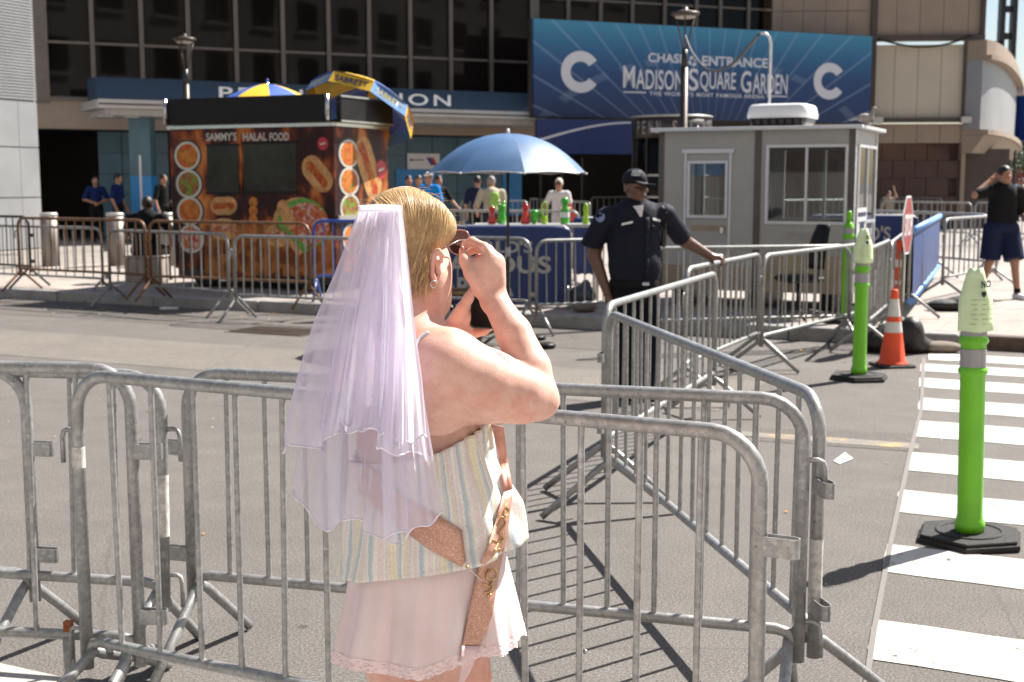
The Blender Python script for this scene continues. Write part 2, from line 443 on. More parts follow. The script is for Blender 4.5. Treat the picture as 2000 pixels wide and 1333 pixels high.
def sheet(name, pts, z, m, parent=None):
    return MB().add([(p[0], p[1], z) for p in pts], [tuple(range(len(pts)))]).build(name, m, parent)
stripes = [(1815, 690, 703), (1798, 711, 725), (1796, 739, 757), (1797, 778, 801), (1790, 822, 853), (1775, 884, 920), (1757, 958, 1001), (1733, 1064, 1118), (1707, 1211, 1289)]
for u, a, b in stripes:
    p, q = G(u, a), G(u - .15*(b-a), b)
    n = 16; top = []; bot = []
    for i in range(n+1):
        t = i/n*3.3
        top.append(p + KD*t + KN*random.uniform(-0.006, 0.006)); bot.append(q + KD*t + KN*random.uniform(-0.008, 0.008))
    e = [p + KD*random.uniform(-0.008, 0.008) + (q-p)*f for f in (0.25, 0.5, 0.75)]
    sheet('crosswalk_stripe', bot + top[::-1] + e, 0.004, WPAINT, road)
fl = [G(1800, 700), G(1796, 800), G(1770, 900), G(1735, 1060), G(1700, 1240), G(1685, 1345), G(1697, 1345), G(1712, 1240), G(1745, 1060), G(1779, 900), G(1803, 800), G(1808, 700)]
sheet('faint_line', fl, 0.0065, FAINT, road)
sheet('tar_patch', [G(1478, 836), G(1790, 848), G(1800, 884), G(1478, 862)], 0.003, TAR, road)
sheet('yellow_line', [G(1300, 832), G(1488, 847), G(1640, 857), G(1795, 868), G(1795, 878), G(1640, 868), G(1488, 856), G(1300, 840)], 0.005, YPAINT, road)
sheet('tar_patch', [kp(-14, -1.6), kp(10.8, -1.75), kp(10.8, -0.02), kp(-14, -0.02)], 0.003, TAR, road)
sheet('tar_patch', [kp(-14, -4.6), kp(12.5, -4.7), kp(12.5, -3.1), kp(-14, -2.9)], 0.003, asphalt_mat('asphalt_patch_pale', (0.150, 0.134, 0.118)), road)
# drain grate near the kerb
gr = empty('drain_grate', G(545, 648)); gr.rotation_euler = (0, 0, KA); tag(gr, 'dark rusty drain grate set in the asphalt by the kerb', 'grate')
RUST = mat('rusty_iron', (0.09, 0.065, 0.05), 0.75, 0.3, 0.4, 14, 0.4)
MB().box(-0.55, 0.55, -0.32, 0.32, 0.001, 0.006).build('frame', RUST, gr)
bm_ = MB().box(-0.5, 0.5, -0.012, 0.012, 0.006, 0.016).mesh('grate_bar', RUST)
for i in range(11): obj('grate_bar', bm_, gr, (0, -0.27 + i*0.054, 0))
# litter
lit = MB()
for i in range(420):
    if i < 220: q = kp(random.uniform(-2, 13), -abs(random.gauss(0, 0.7)) - 0.02)
    else: q = Vector((random.uniform(-4, 4), random.uniform(3, 13), 0))
    a = random.uniform(0, 6.3); s_ = random.uniform(0.004, 0.018)*(1 if i < 220 else .55)
    ex = Vector((math.cos(a), math.sin(a), random.uniform(-.2, .2))); ey = Vector((-math.sin(a), math.cos(a), random.uniform(-.2, .2)))
    lit.obox((q.x, q.y, 0.009), ex, ey, ex.cross(ey), s_, s_*random.uniform(0.3, 0.9), 0.001, random.choice((0, 0, 1, 2)))
lo_ = lit.build('litter', [mat('litter_pale', (0.45, 0.42, 0.38), 0.8), mat('litter_brown', (0.16, 0.09, 0.05), 0.8), mat('litter_orange', (0.5, 0.22, 0.05), 0.8)])
tag(lo_, 'scattered specks of leaf and paper litter on asphalt', 'litter', kind='stuff')
PAPER = mat('paper_white', (0.62, 0.62, 0.6), 0.8, 0, 0.06, 20)
pp = MB(); a, b, c, d = G(1628, 902), G(1650, 890), G(1666, 898), G(1640, 908)
pp.add([a + Vector((0, 0, .006)), b + Vector((0, 0, .02)), c + Vector((0, 0, .008)), d + Vector((0, 0, .006)), a + Vector((0, 0, .004)), b + Vector((0, 0, .018)), c + Vector((0, 0, .006)), d + Vector((0, 0, .004))],
       [(0, 1, 2, 3), (7, 6, 5, 4), (0, 3, 7, 4), (3, 2, 6, 7), (2, 1, 5, 6), (1, 0, 4, 5)])
tag(pp.build('paper_scrap', PAPER), 'crumpled scrap of white paper on the asphalt beside the crosswalk', 'paper')
for (u, v, lab) in ((905+340, 605, 'white crumpled paper litter at the kerb'), (330, 605, 'grey crumpled paper litter lying in the gutter beside a barricade foot')):
    b = Body(0.012, 0.02); c = G(u, v); 
    for k in range(4): b.ell((c.x+random.uniform(-.08, .08), c.y+random.uniform(-.04, .04), 0.015), (0.07, 0.04, 0.02))
    tag(b.build('crumpled_paper', PAPER), lab, 'paper')

# ================================================================ crowd barricades
def steel(name, c, metal=0.55, rough=0.42):
    m, nt, p, out = newmat(name); co = coords(nt)
    a = noise(nt, co, 7, 5, 0.7); f = noise(nt, co, 55, 4, 0.75)
    v = nt.nodes.new('ShaderNodeTexVoronoi'); v.inputs['Scale'].default_value = 62; nt.links.new(co, v.inputs['Vector'])
    base = ramp(nt, a, [(0.3, tuple(x*0.75 for x in c)), (0.7, tuple(min(1, x*1.15) for x in c))])
    base = mixc(nt, 1.0, base, ramp(nt, v.outputs['Color'], [(0.1, (0.84,)*3), (0.9, (1.16,)*3)]), 'MULTIPLY')
    base = mixc(nt, ramp(nt, f, [(0.62, (0, 0, 0)), (0.70, (0.75,)*3)]), base, (0.10, 0.085, 0.075))
    base = mixc(nt, ramp(nt, f, [(0.33, (0.7,)*3), (0.41, (0, 0, 0))]), base, tuple(min(1, x*1.6) for x in c))
    nt.links.new(base, p.inputs['Base Color']); p.inputs['Metallic'].default_value = metal
    nt.links.new(ramp(nt, f, [(0.3, (rough*0.8,)*3), (0.7, (min(1, rough*1.5),)*3)]), p.inputs['Roughness'])
    bump(nt, p, f, 0.18, 0.003); return m
GALV = steel('galvanised_steel', (0.31, 0.31, 0.305), 0.45, 0.36)
GALVF = steel('galvanised_steel_far', (0.30, 0.30, 0.293), 0.45, 0.38)
BROWN = mat('brown_paint_steel', (0.17, 0.085, 0.04), 0.45, 0.2, 0.3, 9)
BLACKB = mat('black_paint_steel', (0.02, 0.02, 0.022), 0.4, 0.1, 0.3, 9)
BLUEB = mat('blue_paint_steel', (0.02, 0.07, 0.33), 0.4, 0.1, 0.2, 9)
STICK = mat('sticker_white', (0.50, 0.48, 0.45), 0.7, 0, 0.4, 40)
_bars = {}; BRN = random.Random(5)
def unit_bar(r, seg, m):
    k = (r, seg, m.name)
    if k not in _bars: _bars[k] = MB().tube([(0, 0, 0), (0, 0, 1)], r, seg, cap=False).mesh('bar', m)
    return _bars[k]
def barricade(A, B, label, h=1.07, zb=0.33, z0=0.0, m=None, nb=14, r=0.021, rb=0.0095, seg=8, group=None, hook=-1, tilt=0.0, spread=0.36, cr=0.13, tail=0.1, detail=True, name='crowd_barricade'):
    """A, B: ground points of the two posts"""
    m = m or GALVF
    A = Vector((A[0], A[1], 0)); B = Vector((B[0], B[1], 0)); L = (B-A).length; d = (B-A)/L
    root = empty(name, (A+B)/2 + Vector((0, 0, z0)), math.atan2(d.y, d.x), label, 'barricade', group)
    root.rotation_euler[0] = tilt
    x0, x1 = -L/2, L/2
    nA = 6 if seg > 8 else 4
    path = [(x0, 0, zb-tail)] + [(x0+cr+cr*math.cos(R(180-90*i/nA)), 0, h-cr+cr*math.sin(R(180-90*i/nA))) for i in range(nA+1)] \
         + [(x0 + (L)*t, 0, h) for t in (0.3, 0.5, 0.7)] + [(x1-cr+cr*math.cos(R(90-90*i/nA)), 0, h-cr+cr*math.sin(R(90-90*i/nA))) for i in range(nA+1)] + [(x1, 0, zb-tail)]
    MB().tube(path, r, seg).build('frame', m, root)
    # lower rail turning down into the feet
    MB().tube([(x0+0.01, 0, zb-0.05), (x0+0.03, 0, zb-0.01), (x0+0.07, 0, zb), (0, 0, zb), (x1-0.07, 0, zb), (x1-0.03, 0, zb-0.01), (x1-0.01, 0, zb-0.05)], r*0.86, seg).build('bottom_rail', m, root)
    bme = unit_bar(rb, max(6, seg-2), m)
    for i in range(1, nb+1):
        x = x0 + L*i/(nb+1)
        obj('bar', bme, root, (x+BRN.gauss(0, .003), BRN.gauss(0, .002), zb), (BRN.gauss(0, .004), BRN.gauss(0, .005), 0), (1, 1, h-zb))
    for x, s in ((x0, 1), (x1, -1)):
        xx = x + s*0.03
        MB().tube([(xx, spread, 0.016), (xx, spread*0.55, zb*0.45), (xx, 0.045, zb-0.06), (xx, 0, zb-0.035), (xx, -0.045, zb-0.06), (xx, -spread*0.55, zb*0.45), (xx, -spread, 0.016)], r*0.86, seg).build('leg', m, root)
    if detail:
        xh, s = (x0, -1) if hook < 0 else (x1, 1)
        for zz in (h-0.19, zb+0.03):
            MB().tube([(xh, 0, zz), (xh+s*0.045, 0, zz+0.004), (xh+s*0.062, 0, zz-0.004), (xh+s*0.068, 0, zz-0.025), (xh+s*0.07, 0, zz-0.11)], 0.0085, 8).build('hook', m, root)
        xh, s = (x1, 1) if hook < 0 else (x0, -1)
        for zz in (h-0.30, zb+0.05):
            pl = [(0.0, -0.018)] + [(0.085+0.018*math.cos(R(a)), 0.018*math.sin(R(a))) for a in (-90, -60, -30, 0, 30, 60, 90)] + [(0.0, 0.018)]
            pi = [(x*0.97, y*0.82) for x, y in pl]
            rings = [[(xh+s*a[0], a[1], zz), (xh+s*b[0], b[1], zz), (xh+s*b[0], b[1], zz+0.05), (xh+s*a[0], a[1], zz+0.05)] for a, b in zip(pl, pi)]
            MB().loft(rings, smooth=False).build('loop', m, root)
    return root
def bar_px(c0, c1, label, h=1.07, z0=0.0, **kw):      # posts from the pixels of the two top corners
    A, B = G(c0[0], c0[1], h+z0), G(c1[0], c1[1], h+z0)
    return barricade(A, B, label, h=h, z0=z0, **kw)
NG = 'near steel barricades'; FG = 'steel barricades along the far kerb'; RG = 'steel barricades around the booth'; PG = 'steel barricades on the station plaza'
near = dict(m=GALV, seg=16, group=NG)
b1 = bar_px((147, 731), (1488, 851), 'galvanised barricade directly in front of the veiled woman, nearest of all', h=1.12, zb=0.225, nb=13, **near)
b2 = bar_px((363, 727), (1572, 782), 'galvanised barricade just behind the nearest one, across the veiled woman', nb=13, hook=1, **near)
bl = bar_px((-1100, 700), (253, 721), 'galvanised barricade cut off by the left edge, with a rusty bolt on its bottom rail', h=1.13, zb=0.215, nb=13, **near)
bk = bar_px((-860, 702), (304, 737), 'galvanised barricade at the left, just behind the one with the rusty bolt', nb=13, hook=1, tilt=R(-2), **near)
bq = bar_px((-1000, 690), (48, 727), 'galvanised barricade at the left edge with a rust-stained foot', nb=13, **near)
b3 = bar_px((1190, 612), (1603, 778), 'galvanised barricade running away at an angle beside the crosswalk', nb=14, **near)
b4 = bar_px((1183, 598), (1398, 534), 'galvanised barricade slanting away in front of the police officer', nb=14, hook=1, m=GALV, seg=12, group=RG)
b5 = bar_px((1340, 526), (1484, 497), 'galvanised barricade the police officer rests a hand on', nb=13, m=GALVF, seg=10, group=RG)
b6 = bar_px((1491, 500), (1678, 478), 'galvanised barricade left of the green post before the booth', nb=13, m=GALVF, seg=10, group=RG)
b7 = bar_px((1697, 487), (1738, 470), 'galvanised barricade seen nearly end-on behind the green post and cone', nb=12, m=GALVF, seg=10, group=RG)
b8 = bar_px((1741, 474), (1778, 446), 'galvanised barricade seen end-on, left of the stop sign', nb=12, group=RG)
# stickers, bolt
def part_on(b, name, mb, m): return mb.build(name, m, b)
L1 = (G(147, 731, 1.12) - G(1488, 851, 1.12)).length
part_on(b1, 'sticker', MB().tube([(-L1/2, -0.001, 0.81), (-L1/2, -0.001, 0.88)], 0.0216, 16, cap=False), STICK)
L2 = (G(363, 727, 1.07) - G(1572, 782, 1.07)).length
L3 = (G(1190, 612, 1.07) - G(1603, 778, 1.07)).length
part_on(b3, 'tape', MB().tube([(L3/2, 0, 0.38), (L3/2, 0, 0.62)], 0.0217, 16, cap=False), STICK)
LK = (G(-860, 702, 1.07) - G(304, 737, 1.07)).length
part_on(bk, 'tape', MB().tube([(LK/2, 0, 0.50), (LK/2, 0, 0.72)], 0.0217, 16, cap=False), STICK)
LL = (G(-1100, 700, 1.13) - G(253, 721, 1.13)).length
RB = mat('rust_orange', (0.25, 0.075, 0.025), 0.85, 0, 0.4, 60)
part_on(bl, 'bolt', MB().box(LL/2-0.262, LL/2-0.236, -0.013, 0.013, 0.225, 0.262), RB)
part_on(bl, 'stub_post', MB().tube([(LL/2-0.25, 0, 0.21), (LL/2-0.25, 0, 0.0)], 0.02, 12), GALV)

# far kerb row
bar_px((-62, 440), (197, 446), 'silver barricade by the kerb at the far left edge', group=FG, nb=14)
bar_px((211, 450), (444, 458), 'silver barricade by the kerb before the seated figure in black', group=FG, hook=1, nb=13)
bar_px((457, 461), (705, 467), 'silver barricade by the kerb in front of the food cart', group=FG, nb=13)
bar_px((760, 462), (1035, 467), 'silver barricade by the kerb in front of the blue arena cover', group=FG, nb=13)
bar_px((1048, 471), (1268, 466), 'silver barricade by the kerb left of the officer', group=FG, nb=11)
bar_px((1255, 486), (1662, 481), 'long silver barricade along the kerb before the grey booth', group=FG, nb=17, z0=0)
BG2 = 'painted barricades on the plaza edge'
bar_px((-130, 420), (55, 424), 'black painted barricade at the left edge of the plaza', z0=PZ, m=BLACKB, group=BG2, nb=12)
bar_px((34, 426), (282, 431), 'brown painted barricade by the steel bollards', z0=PZ, m=BROWN, group=BG2, nb=14)
bar_px((291, 432), (603, 437), 'brown painted barricade against the food cart', z0=PZ, m=BROWN, group=BG2, nb=14)
bar_px((612, 432), (860, 432), 'bright blue painted barricade beside the food cart corner', z0=PZ, m=BLUEB, group=BG2, nb=12)
# plaza rows behind
pz = dict(z0=PZ, group=PG, seg=6, detail=False, r=0.024, rb=0.011)
bar_px((760, 376), (905, 379), 'silver barricade on the plaza behind the man in the bright blue shirt', nb=14, **pz)
bar_px((912, 376), (1072, 380), 'silver barricade on the plaza behind the man in the cream shirt', nb=14, **pz)
bar_px((1078, 378), (1240, 382), 'silver barricade on the plaza right behind the woman in white', nb=14, **pz)
bar_px((872, 412), (1130, 413), 'silver barricade right behind the row of novelty cups', nb=14, **pz)
bar_px((900, 392), (1030, 393), 'silver barricade under the left half of the blue parasol', nb=13, **pz)
bar_px((1035, 389), (1152, 396), 'silver barricade on the plaza in front of the woman in white', nb=13, **pz)
bar_px((1155, 386), (1300, 384), 'silver barricade on the plaza behind the officer', nb=12, **pz)
bar_px((1310, 388), (1460, 388), 'silver barricade seen through the booth door window', nb=12, **pz)
bar_px((1500, 392), (1688, 390), 'silver barricade seen through the wide booth window', nb=14, **pz)
bar_px((1722, 394), (1898, 397), 'silver barricade behind the stop sign before the brown marble wall', nb=13, **pz)
bar_px((1706, 412), (1930, 420), 'silver barricade right behind the stop sign and blue cover', nb=14, **pz)
bar_px((1720, 386), (1840, 387), 'silver barricade deepest on the plaza by the brown marble wall', nb=12, **pz)
bar_px((1905, 396), (2010, 398), 'silver barricade behind the man in the black shirt', nb=8, **pz)
bar_px((1846, 429), (1950, 421), 'silver barricade on splayed feet beside the man in shorts', z0=PZ+0.03, nb=10, group=RG, zb=0.3)
# ================================================================ station / arena building
BEIGE = mat('beige_precast', (0.34, 0.26, 0.195), 0.75, 0, 0.10, 1.2, 0.1, 60)
BEIGEL = mat('pale_beige_panel', (0.56, 0.49, 0.385), 0.7, 0, 0.06, 1.2, 0.1, 60)
BFRAME = mat('dark_bronze_frame', (0.075, 0.058, 0.05), 0.5, 0.2, 0.2, 3)
MUL = mat('bronze_mullion', (0.16, 0.135, 0.115), 0.45, 0.4, 0.15, 3)
MARBLE = mat('brown_marble', (0.07, 0.032, 0.024), 0.5, 0, 0.22, 1.6)
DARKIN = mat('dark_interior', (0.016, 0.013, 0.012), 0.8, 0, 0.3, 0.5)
TEAL = mat('teal_tile', (0.075, 0.15, 0.19), 0.4, 0, 0.15, 1.5)
FASC = mat('fascia_blue', (0.004, 0.027, 0.066), 0.6, 0, 0.08, 1)
SKYB = mat('pillar_blue', (0.03, 0.24, 0.55), 0.4, 0, 0.08, 1)
WHITE = mat('white_enamel', (0.72, 0.72, 0.72), 0.45, 0, 0.05, 3)
ALU = mat('brushed_aluminium', (0.50, 0.49, 0.47), 0.4, 0.5, 0.12, 2)
ALUW = mat('weathered_metal_panel', (0.29, 0.295, 0.30), 0.55, 0.1, 0.10, 0.7)
NAVY = mat('navy_banner', (0.012, 0.03, 0.13), 0.55, 0, 0.12, 1.5)
def glass_dark():
    m, nt, p, out = newmat('tinted_glass'); co = coords(nt)
    nt.links.new(ramp(nt, noise(nt, co, 0.25, 2), [(0.35, (0.006, 0.005, 0.0045)), (0.7, (0.016, 0.013, 0.011))]), p.inputs['Base Color'])
    p.inputs['Roughness'].default_value = 0.03; p.inputs['Specular IOR Level'].default_value = 0.15
    bump(nt, p, noise(nt, co, 0.45, 2), 0.03, 0.1); return m
TGLASS = glass_dark()
class Line:                     # vertical plane through two plan points
    def __init__(s, A, B): s.A = Vector((A[0], A[1], 0)); s.B = Vector((B[0], B[1], 0)); s.d = (s.B-s.A).normalized(); s.n = Vector((s.d.y, -s.d.x, 0)); s.L = (s.B-s.A).length
    def hit(s, u, v=356):       # local (along, z) where the pixel ray meets the plane
        r = ray(u, v); t = (s.A-_C).dot(s.n)/r.dot(s.n); p = _C + r*t
        return (p-s.A).dot(s.d), p.z
    def at(s, x, z=0, off=0): return s.A + s.d*x + s.n*off + Vector((0, 0, z))
    def root(s, name, label, cat, z=0): return empty(name, s.at(0, z), math.atan2(s.d.y, s.d.x), label, cat)
def plan(u, y): p = D(u, 356, y); return (p.x, p.y)
# --- glass curtain wall, two planes. local frame: x along, -y towards the street
W1 = Line(plan(78, 35.6), plan(1042, 42.0)); W2 = Line(plan(1042, 42.0), plan(1512, 45.2))
bld = W1.root('arena_building', 'dark glass and beige station building filling the background', 'building')
def on(bldline, bx0, bx1, z0, z1, d0, d1, base=None):
    """box on a wall line, in the frame of `bld`"""
    base = base or bld
    mb = MB(); c = bldline.at((bx0+bx1)/2, (z0+z1)/2, (d0+d1)/2) - Vector(base.location)
    ca, sa = math.cos(-base.rotation_euler[2]), math.sin(-base.rotation_euler[2])
    rot = lambda q: Vector((q.x*ca-q.y*sa, q.x*sa+q.y*ca, q.z))
    return mb.obox(rot(c), rot(bldline.d), rot(bldline.n), (0, 0, 1), (bx1-bx0)/2, abs(d1-d0)/2, (z1-z0)/2)
ZG0, ZG1, ZTOP = 4.05, 5.55, 8.7
us1 = [90, 190, 285, 375, 467, 557, 645, 723, 802, 880, 958, 1036]; us2 = [1046, 1106, 1168, 1229, 1291, 1352, 1398, 1452, 1506]
for W, us in ((W1, us1), (W2, us2)):
    xs = [W.hit(u)[0] for u in us]
    for i in range(len(xs)):
        on(W, xs[i]-0.06, xs[i]+0.06, ZG0, ZTOP, -0.05, 0.12).build('mullion', MUL, bld)
        if i+1 < len(xs):
            for z0, z1 in ((ZG0, ZG1), (ZG1, 7.6), (7.6, ZTOP)):
                g = on(W, xs[i]+0.06, xs[i+1]-0.06, z0+0.03, z1-0.03, -0.04, 0.0).build('glass_pane', TGLASS, bld)
    for z in (ZG0, ZG1, 7.6):
        on(W, xs[0], xs[-1], z-0.035, z+0.035, -0.05, 0.06).build('transom', MUL, bld)
on(W1, -3, 0.35, 3.9, ZTOP, -0.3, 0.15).build('corner_trim', MUL, bld)
on(W1, -0.2, W1.L, 3.2, 3.98, -0.3, 0.10).build('spandrel', BEIGE, bld)
on(W1, -0.2, W1.L, 3.98, 4.04, -0.3, 0.16).build('sill', MUL, bld)
on(W2, 0, W2.L+3.5, 3.2, 4.0, -0.3, 0.05).build('spandrel', BFRAME, bld)
# dark entrance hall under the spandrel
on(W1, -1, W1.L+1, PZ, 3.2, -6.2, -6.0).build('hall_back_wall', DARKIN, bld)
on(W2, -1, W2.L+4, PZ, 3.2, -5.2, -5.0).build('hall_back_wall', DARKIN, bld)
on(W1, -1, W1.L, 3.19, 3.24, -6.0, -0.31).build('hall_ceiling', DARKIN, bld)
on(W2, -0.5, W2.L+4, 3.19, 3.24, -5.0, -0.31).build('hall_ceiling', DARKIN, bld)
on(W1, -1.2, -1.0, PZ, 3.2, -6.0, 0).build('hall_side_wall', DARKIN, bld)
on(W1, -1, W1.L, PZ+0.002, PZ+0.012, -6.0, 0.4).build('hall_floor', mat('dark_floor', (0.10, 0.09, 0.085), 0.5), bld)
x0, x1 = W1.hit(200)[0], W1.hit(340)[0]
for i in range(3):
    for j in range(5):
        w_ = (x1-x0)/3
        on(W1, x0+i*w_+.012, x0+(i+1)*w_-.012, PZ+0.03+j*.6, PZ+0.03+j*.6+.585, -0.75, -0.7).build('wall_tile', TEAL, bld)
x0, x1 = W1.hit(760)[0], W1.hit(1005)[0]
for i in range(5):
    for j in range(5):
        w_ = (x1-x0)/5
        on(W1, x0+i*w_+.012, x0+(i+1)*w_-.012, PZ+0.03+j*.6, PZ+0.03+j*.6+.585, -0.75, -0.7).build('wall_tile', TEAL, bld)
x0, x1 = W1.hit(788)[0], W1.hit(880)[0]; on(W1, x0, x1, PZ+0.5, 2.15, -0.69, -0.66).build('blue_panel', SKYB, bld)
x0, x1 = W1.hit(1015)[0], W1.hit(1036)[0]; on(W1, x0-0.3, x1, PZ+0.5, 2.15, -0.69, -0.66).build('blue_panel', SKYB, bld)
# door frames lost in the dark of the hall
for u in (1075, 1120, 1165, 1205):
    x = W2.hit(u)[0]; on(W2, x-.04, x+.04, PZ, 2.6, -3.0, -2.9).build('door_frame', mat('door_bronze', (0.06, 0.05, 0.045), 0.4, .3), bld)
# pillar in two blues
pl = empty('blue_pillar', G(281, 452, PZ)); y_ = 35.0; pl.location = D(281, 356, y_); pl.location.z = PZ
tag(pl, 'square pillar under the canopy, teal above and bright blue below', 'pillar'); pw = 20*px_m(y_)
MB().box(-pw, pw, -pw, pw, 0, 1.75).build('lower_shaft', SKYB, pl); MB().box(-pw, pw, -pw, pw, 1.755, 3.4).build('upper_shaft', TEAL, pl)
MB().box(-0.03, 0.03, -pw-0.02, -pw, 0.05, 2.3).build('strip', WHITE, pl)
# canopy with lettered fascia
CL = Line(plan(198, 33.0), plan(1066, 39.5))
can = CL.root('station_canopy', 'long metal entrance canopy with a dark blue lettered fascia', 'canopy')
on(CL, 0, CL.L, 3.62, 3.84, -2.3, 0, can).build('edge', ALU, can)
on(CL, 0.25, CL.L-0.25, 3.46, 3.615, -2.3, -0.35, can).build('soffit', mat('soffit_paint', (0.4, 0.39, 0.37), .6), can)
on(CL, 0.02, CL.L-0.02, 3.70, 3.74, -2.0, 0.03, can).build('trim_line', BFRAME, can)
fas = on(CL, 0.05, CL.L-0.3, 3.85, 4.42, -1.5, -0.4, can).build('fascia', FASC, can)
FL = Line(CL.at(0, 0, -0.4).xy, CL.at(CL.L, 0, -0.4).xy)
xa, xb = FL.hit(428, 200)[0], FL.hit(880, 200)[0]
text('lettering', 'PENN STATION', WHITE, can, ((xa+xb)/2, 0.395, 4.12), (1, 0, 0), (0, 0, 1), width=xb-xa, height=0.33, offset=0.012, spacing=1.25)
for u in (222, 272):
    x = FL.hit(u)[0]; on(CL, x-.18, x+.18, 3.44, 3.458, -1.2, -0.9, can).build('soffit_lamp', WHITE, can)
# wall sign left of the parasol
WS = Line(W1.at(0, 0, -0.65).xy, W1.at(W1.L, 0, -0.65).xy)
a, b = WS.hit(795, 300), WS.hit(858, 331)
ws = empty('wall_sign', WS.at(a[0], b[1]), math.atan2(WS.d.y, WS.d.x), 'small white rail company sign with a blue and red mark on the teal wall', 'sign')
sw, sh_ = b[0]-a[0], a[1]-b[1]
MB().box(0, sw, -0.04, 0, 0, sh_).build('board', WHITE, ws)
for dx, nm in ((0, 'logo_blue'), (0.1, 'logo_red')):
    MB().add([(sw*.57+dx*sw*1.2, -.044, sh_*.75), (sw*.69+dx*sw*1.2, -.044, sh_*.75), (sw*.84+dx*sw*.9, -.044, sh_*.25), (sw*.72+dx*sw*.9, -.044, sh_*.25)], [(0, 3, 2, 1)]).build(nm, mat(nm, (0.03, 0.05, 0.3) if dx == 0 else (0.5, 0.03, 0.05), .5), ws)
MB().box(sw*.12, sw*.5, -.044, -.041, sh_*.55, sh_*.62).build('text_line', BLACKB, ws)
MB().box(sw*.08, sw*.13, -.044, -.041, sh_*.5, sh_*.68).build('text_mark', BLACKB, ws)

# --- silver pillar at the left edge
f_ = Vector((-0.42, -0.907, 0)); q0 = Vector((*plan(77, 31.0), 0)); SPL = Line((q0+f_*7).xy, q0.xy)
sp = SPL.root('metal_clad_pillar', 'broad sunlit pillar clad in pale metal panels at the left edge', 'pillar', PZ)
MB().box(-3, 7, 0.02, 3, 0, 9).build('core', ALUW, sp)
for zr in ((0.02, 1.22), (1.24, 2.40), (2.42, 3.48)):
    for x in (-2.0, -0.6, 0.8, 2.2, 3.6, 5.0):
        MB().box(x+.006, x+1.394, -0.03, 0.018, zr[0], zr[1]-.01).build('cladding_panel', ALUW, sp)
    MB().box(6.405, 6.99, -0.03, 0.018, zr[0], zr[1]-.01).build('cladding_panel', ALUW, sp)
rb = MB()
for i in range(72): rb.box(-2, 6.98, -0.045, 0.018, 3.52+i*.07, 3.52+i*.07+.045)
rb.build('louvre', ALUW, sp)

# --- big blue entrance sign
SL = Line(plan(1042, 39.0), plan(1694, 43.7)); SZ0, SZ1 = 3.70, 6.57
sg = empty('entrance_sign', SL.at(0, SZ0), math.atan2(SL.d.y, SL.d.x), 'wide blue arena entrance sign with white lettering and two large letters C', 'sign')
def sign_mat():
    m, nt, p, out = newmat('entrance_sign_print'); co = coords(nt, 'object')
    sx = nt.nodes.new('ShaderNodeSeparateXYZ'); nt.links.new(co, sx.inputs[0])
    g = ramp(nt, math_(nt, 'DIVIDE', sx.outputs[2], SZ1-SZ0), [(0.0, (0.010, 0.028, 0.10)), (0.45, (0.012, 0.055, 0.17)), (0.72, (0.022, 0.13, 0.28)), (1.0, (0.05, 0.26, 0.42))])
    cx = SL.hit(1382, 300)[0]
    dx = math_(nt, 'SUBTRACT', sx.outputs[0], cx); dz = math_(nt, 'ADD', sx.outputs[2], 1.9)
    an = math_(nt, 'ARCTAN2', dx, dz)
    fr = math_(nt, 'FRACT', math_(nt, 'ADD', math_(nt, 'MULTIPLY', an, 8.2), 0.5))
    wv = math_(nt, 'ABSOLUTE', math_(nt, 'SUBTRACT', fr, 0.5))
    line = ramp(nt, wv, [(0.035, (0.16,)*3), (0.06, (0, 0, 0))])
    dist = math_(nt, 'SQRT', math_(nt, 'ADD', math_(nt, 'MULTIPLY', dx, dx), math_(nt, 'MULTIPLY', math_(nt, 'MULTIPLY', dz, dz), 3.0)))
    ring = ramp(nt, math_(nt, 'ABSOLUTE', math_(nt, 'SUBTRACT', dist, 6.6)), [(0.16, (0.10,)*3), (0.2, (0, 0, 0))])
    seg = ramp(nt, math_(nt, 'FRACT', math_(nt, 'MULTIPLY', an, 5.3)), [(0.5, (1, 1, 1)), (0.52, (0, 0, 0))])
    k = math_(nt, 'ADD', line, math_(nt, 'MULTIPLY', ring, seg))
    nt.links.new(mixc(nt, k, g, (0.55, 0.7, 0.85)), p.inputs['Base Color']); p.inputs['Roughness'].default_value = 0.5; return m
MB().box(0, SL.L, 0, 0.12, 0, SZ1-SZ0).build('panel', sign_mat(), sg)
MB().box(-0.04, SL.L+.04, 0.125, 0.35, -0.03, SZ1-SZ0+0.03).build('frame', BFRAME, sg)
def sxy(u, v): a = SL.hit(u, v); return a[0], a[1]-SZ0
SWH = mat('sign_white', (0.66, 0.67, 0.70), 0.5, 0, 0.03, 3)
for uc, vc, rp in ((1134, 141, 41), (1620, 159, 36)):
    cx, cz = sxy(uc, vc); ro = abs(sxy(uc, vc-rp)[1]-cz); ri = ro*0.50
    a0, a1 = 35, 325; n = 32
    vs = []
    for i in range(n+1):
        a = R(a0+(a1-a0)*i/n); vs += [(cx+ro*math.cos(a)*1.05, -.006, cz+ro*math.sin(a)), (cx+ri*math.cos(a)*1.1, -.006, cz+ri*math.sin(a))]
    MB().add(vs, [(2*i, 2*i+1, 2*i+3, 2*i+2) for i in range(n)]).build('letter_c', SWH, sg)
def sign_text(t, u0, u1, v0, v1, off=0.0, sp_=1.0):
    (xa, za), (xb, zb_) = sxy(u0, (v0+v1)/2), sxy(u1, (v0+v1)/2)
    (_, zt), (_, zl) = sxy((u0+u1)/2, v0), sxy((u0+u1)/2, v1)
    text('lettering', t, SWH, sg, ((xa+xb)/2, -.004, (zt+zl)/2), (1, 0, 0), (0, 0, 1), width=xb-xa, height=zt-zl, offset=off, spacing=sp_, extrude=0.003)
sign_text('CHASE', 1266, 1338, 105, 123, 0.02); sign_text('ENTRANCE', 1371, 1500, 112, 131, 0.025)
cx, cz = sxy(1353, 120); ro = 0.17
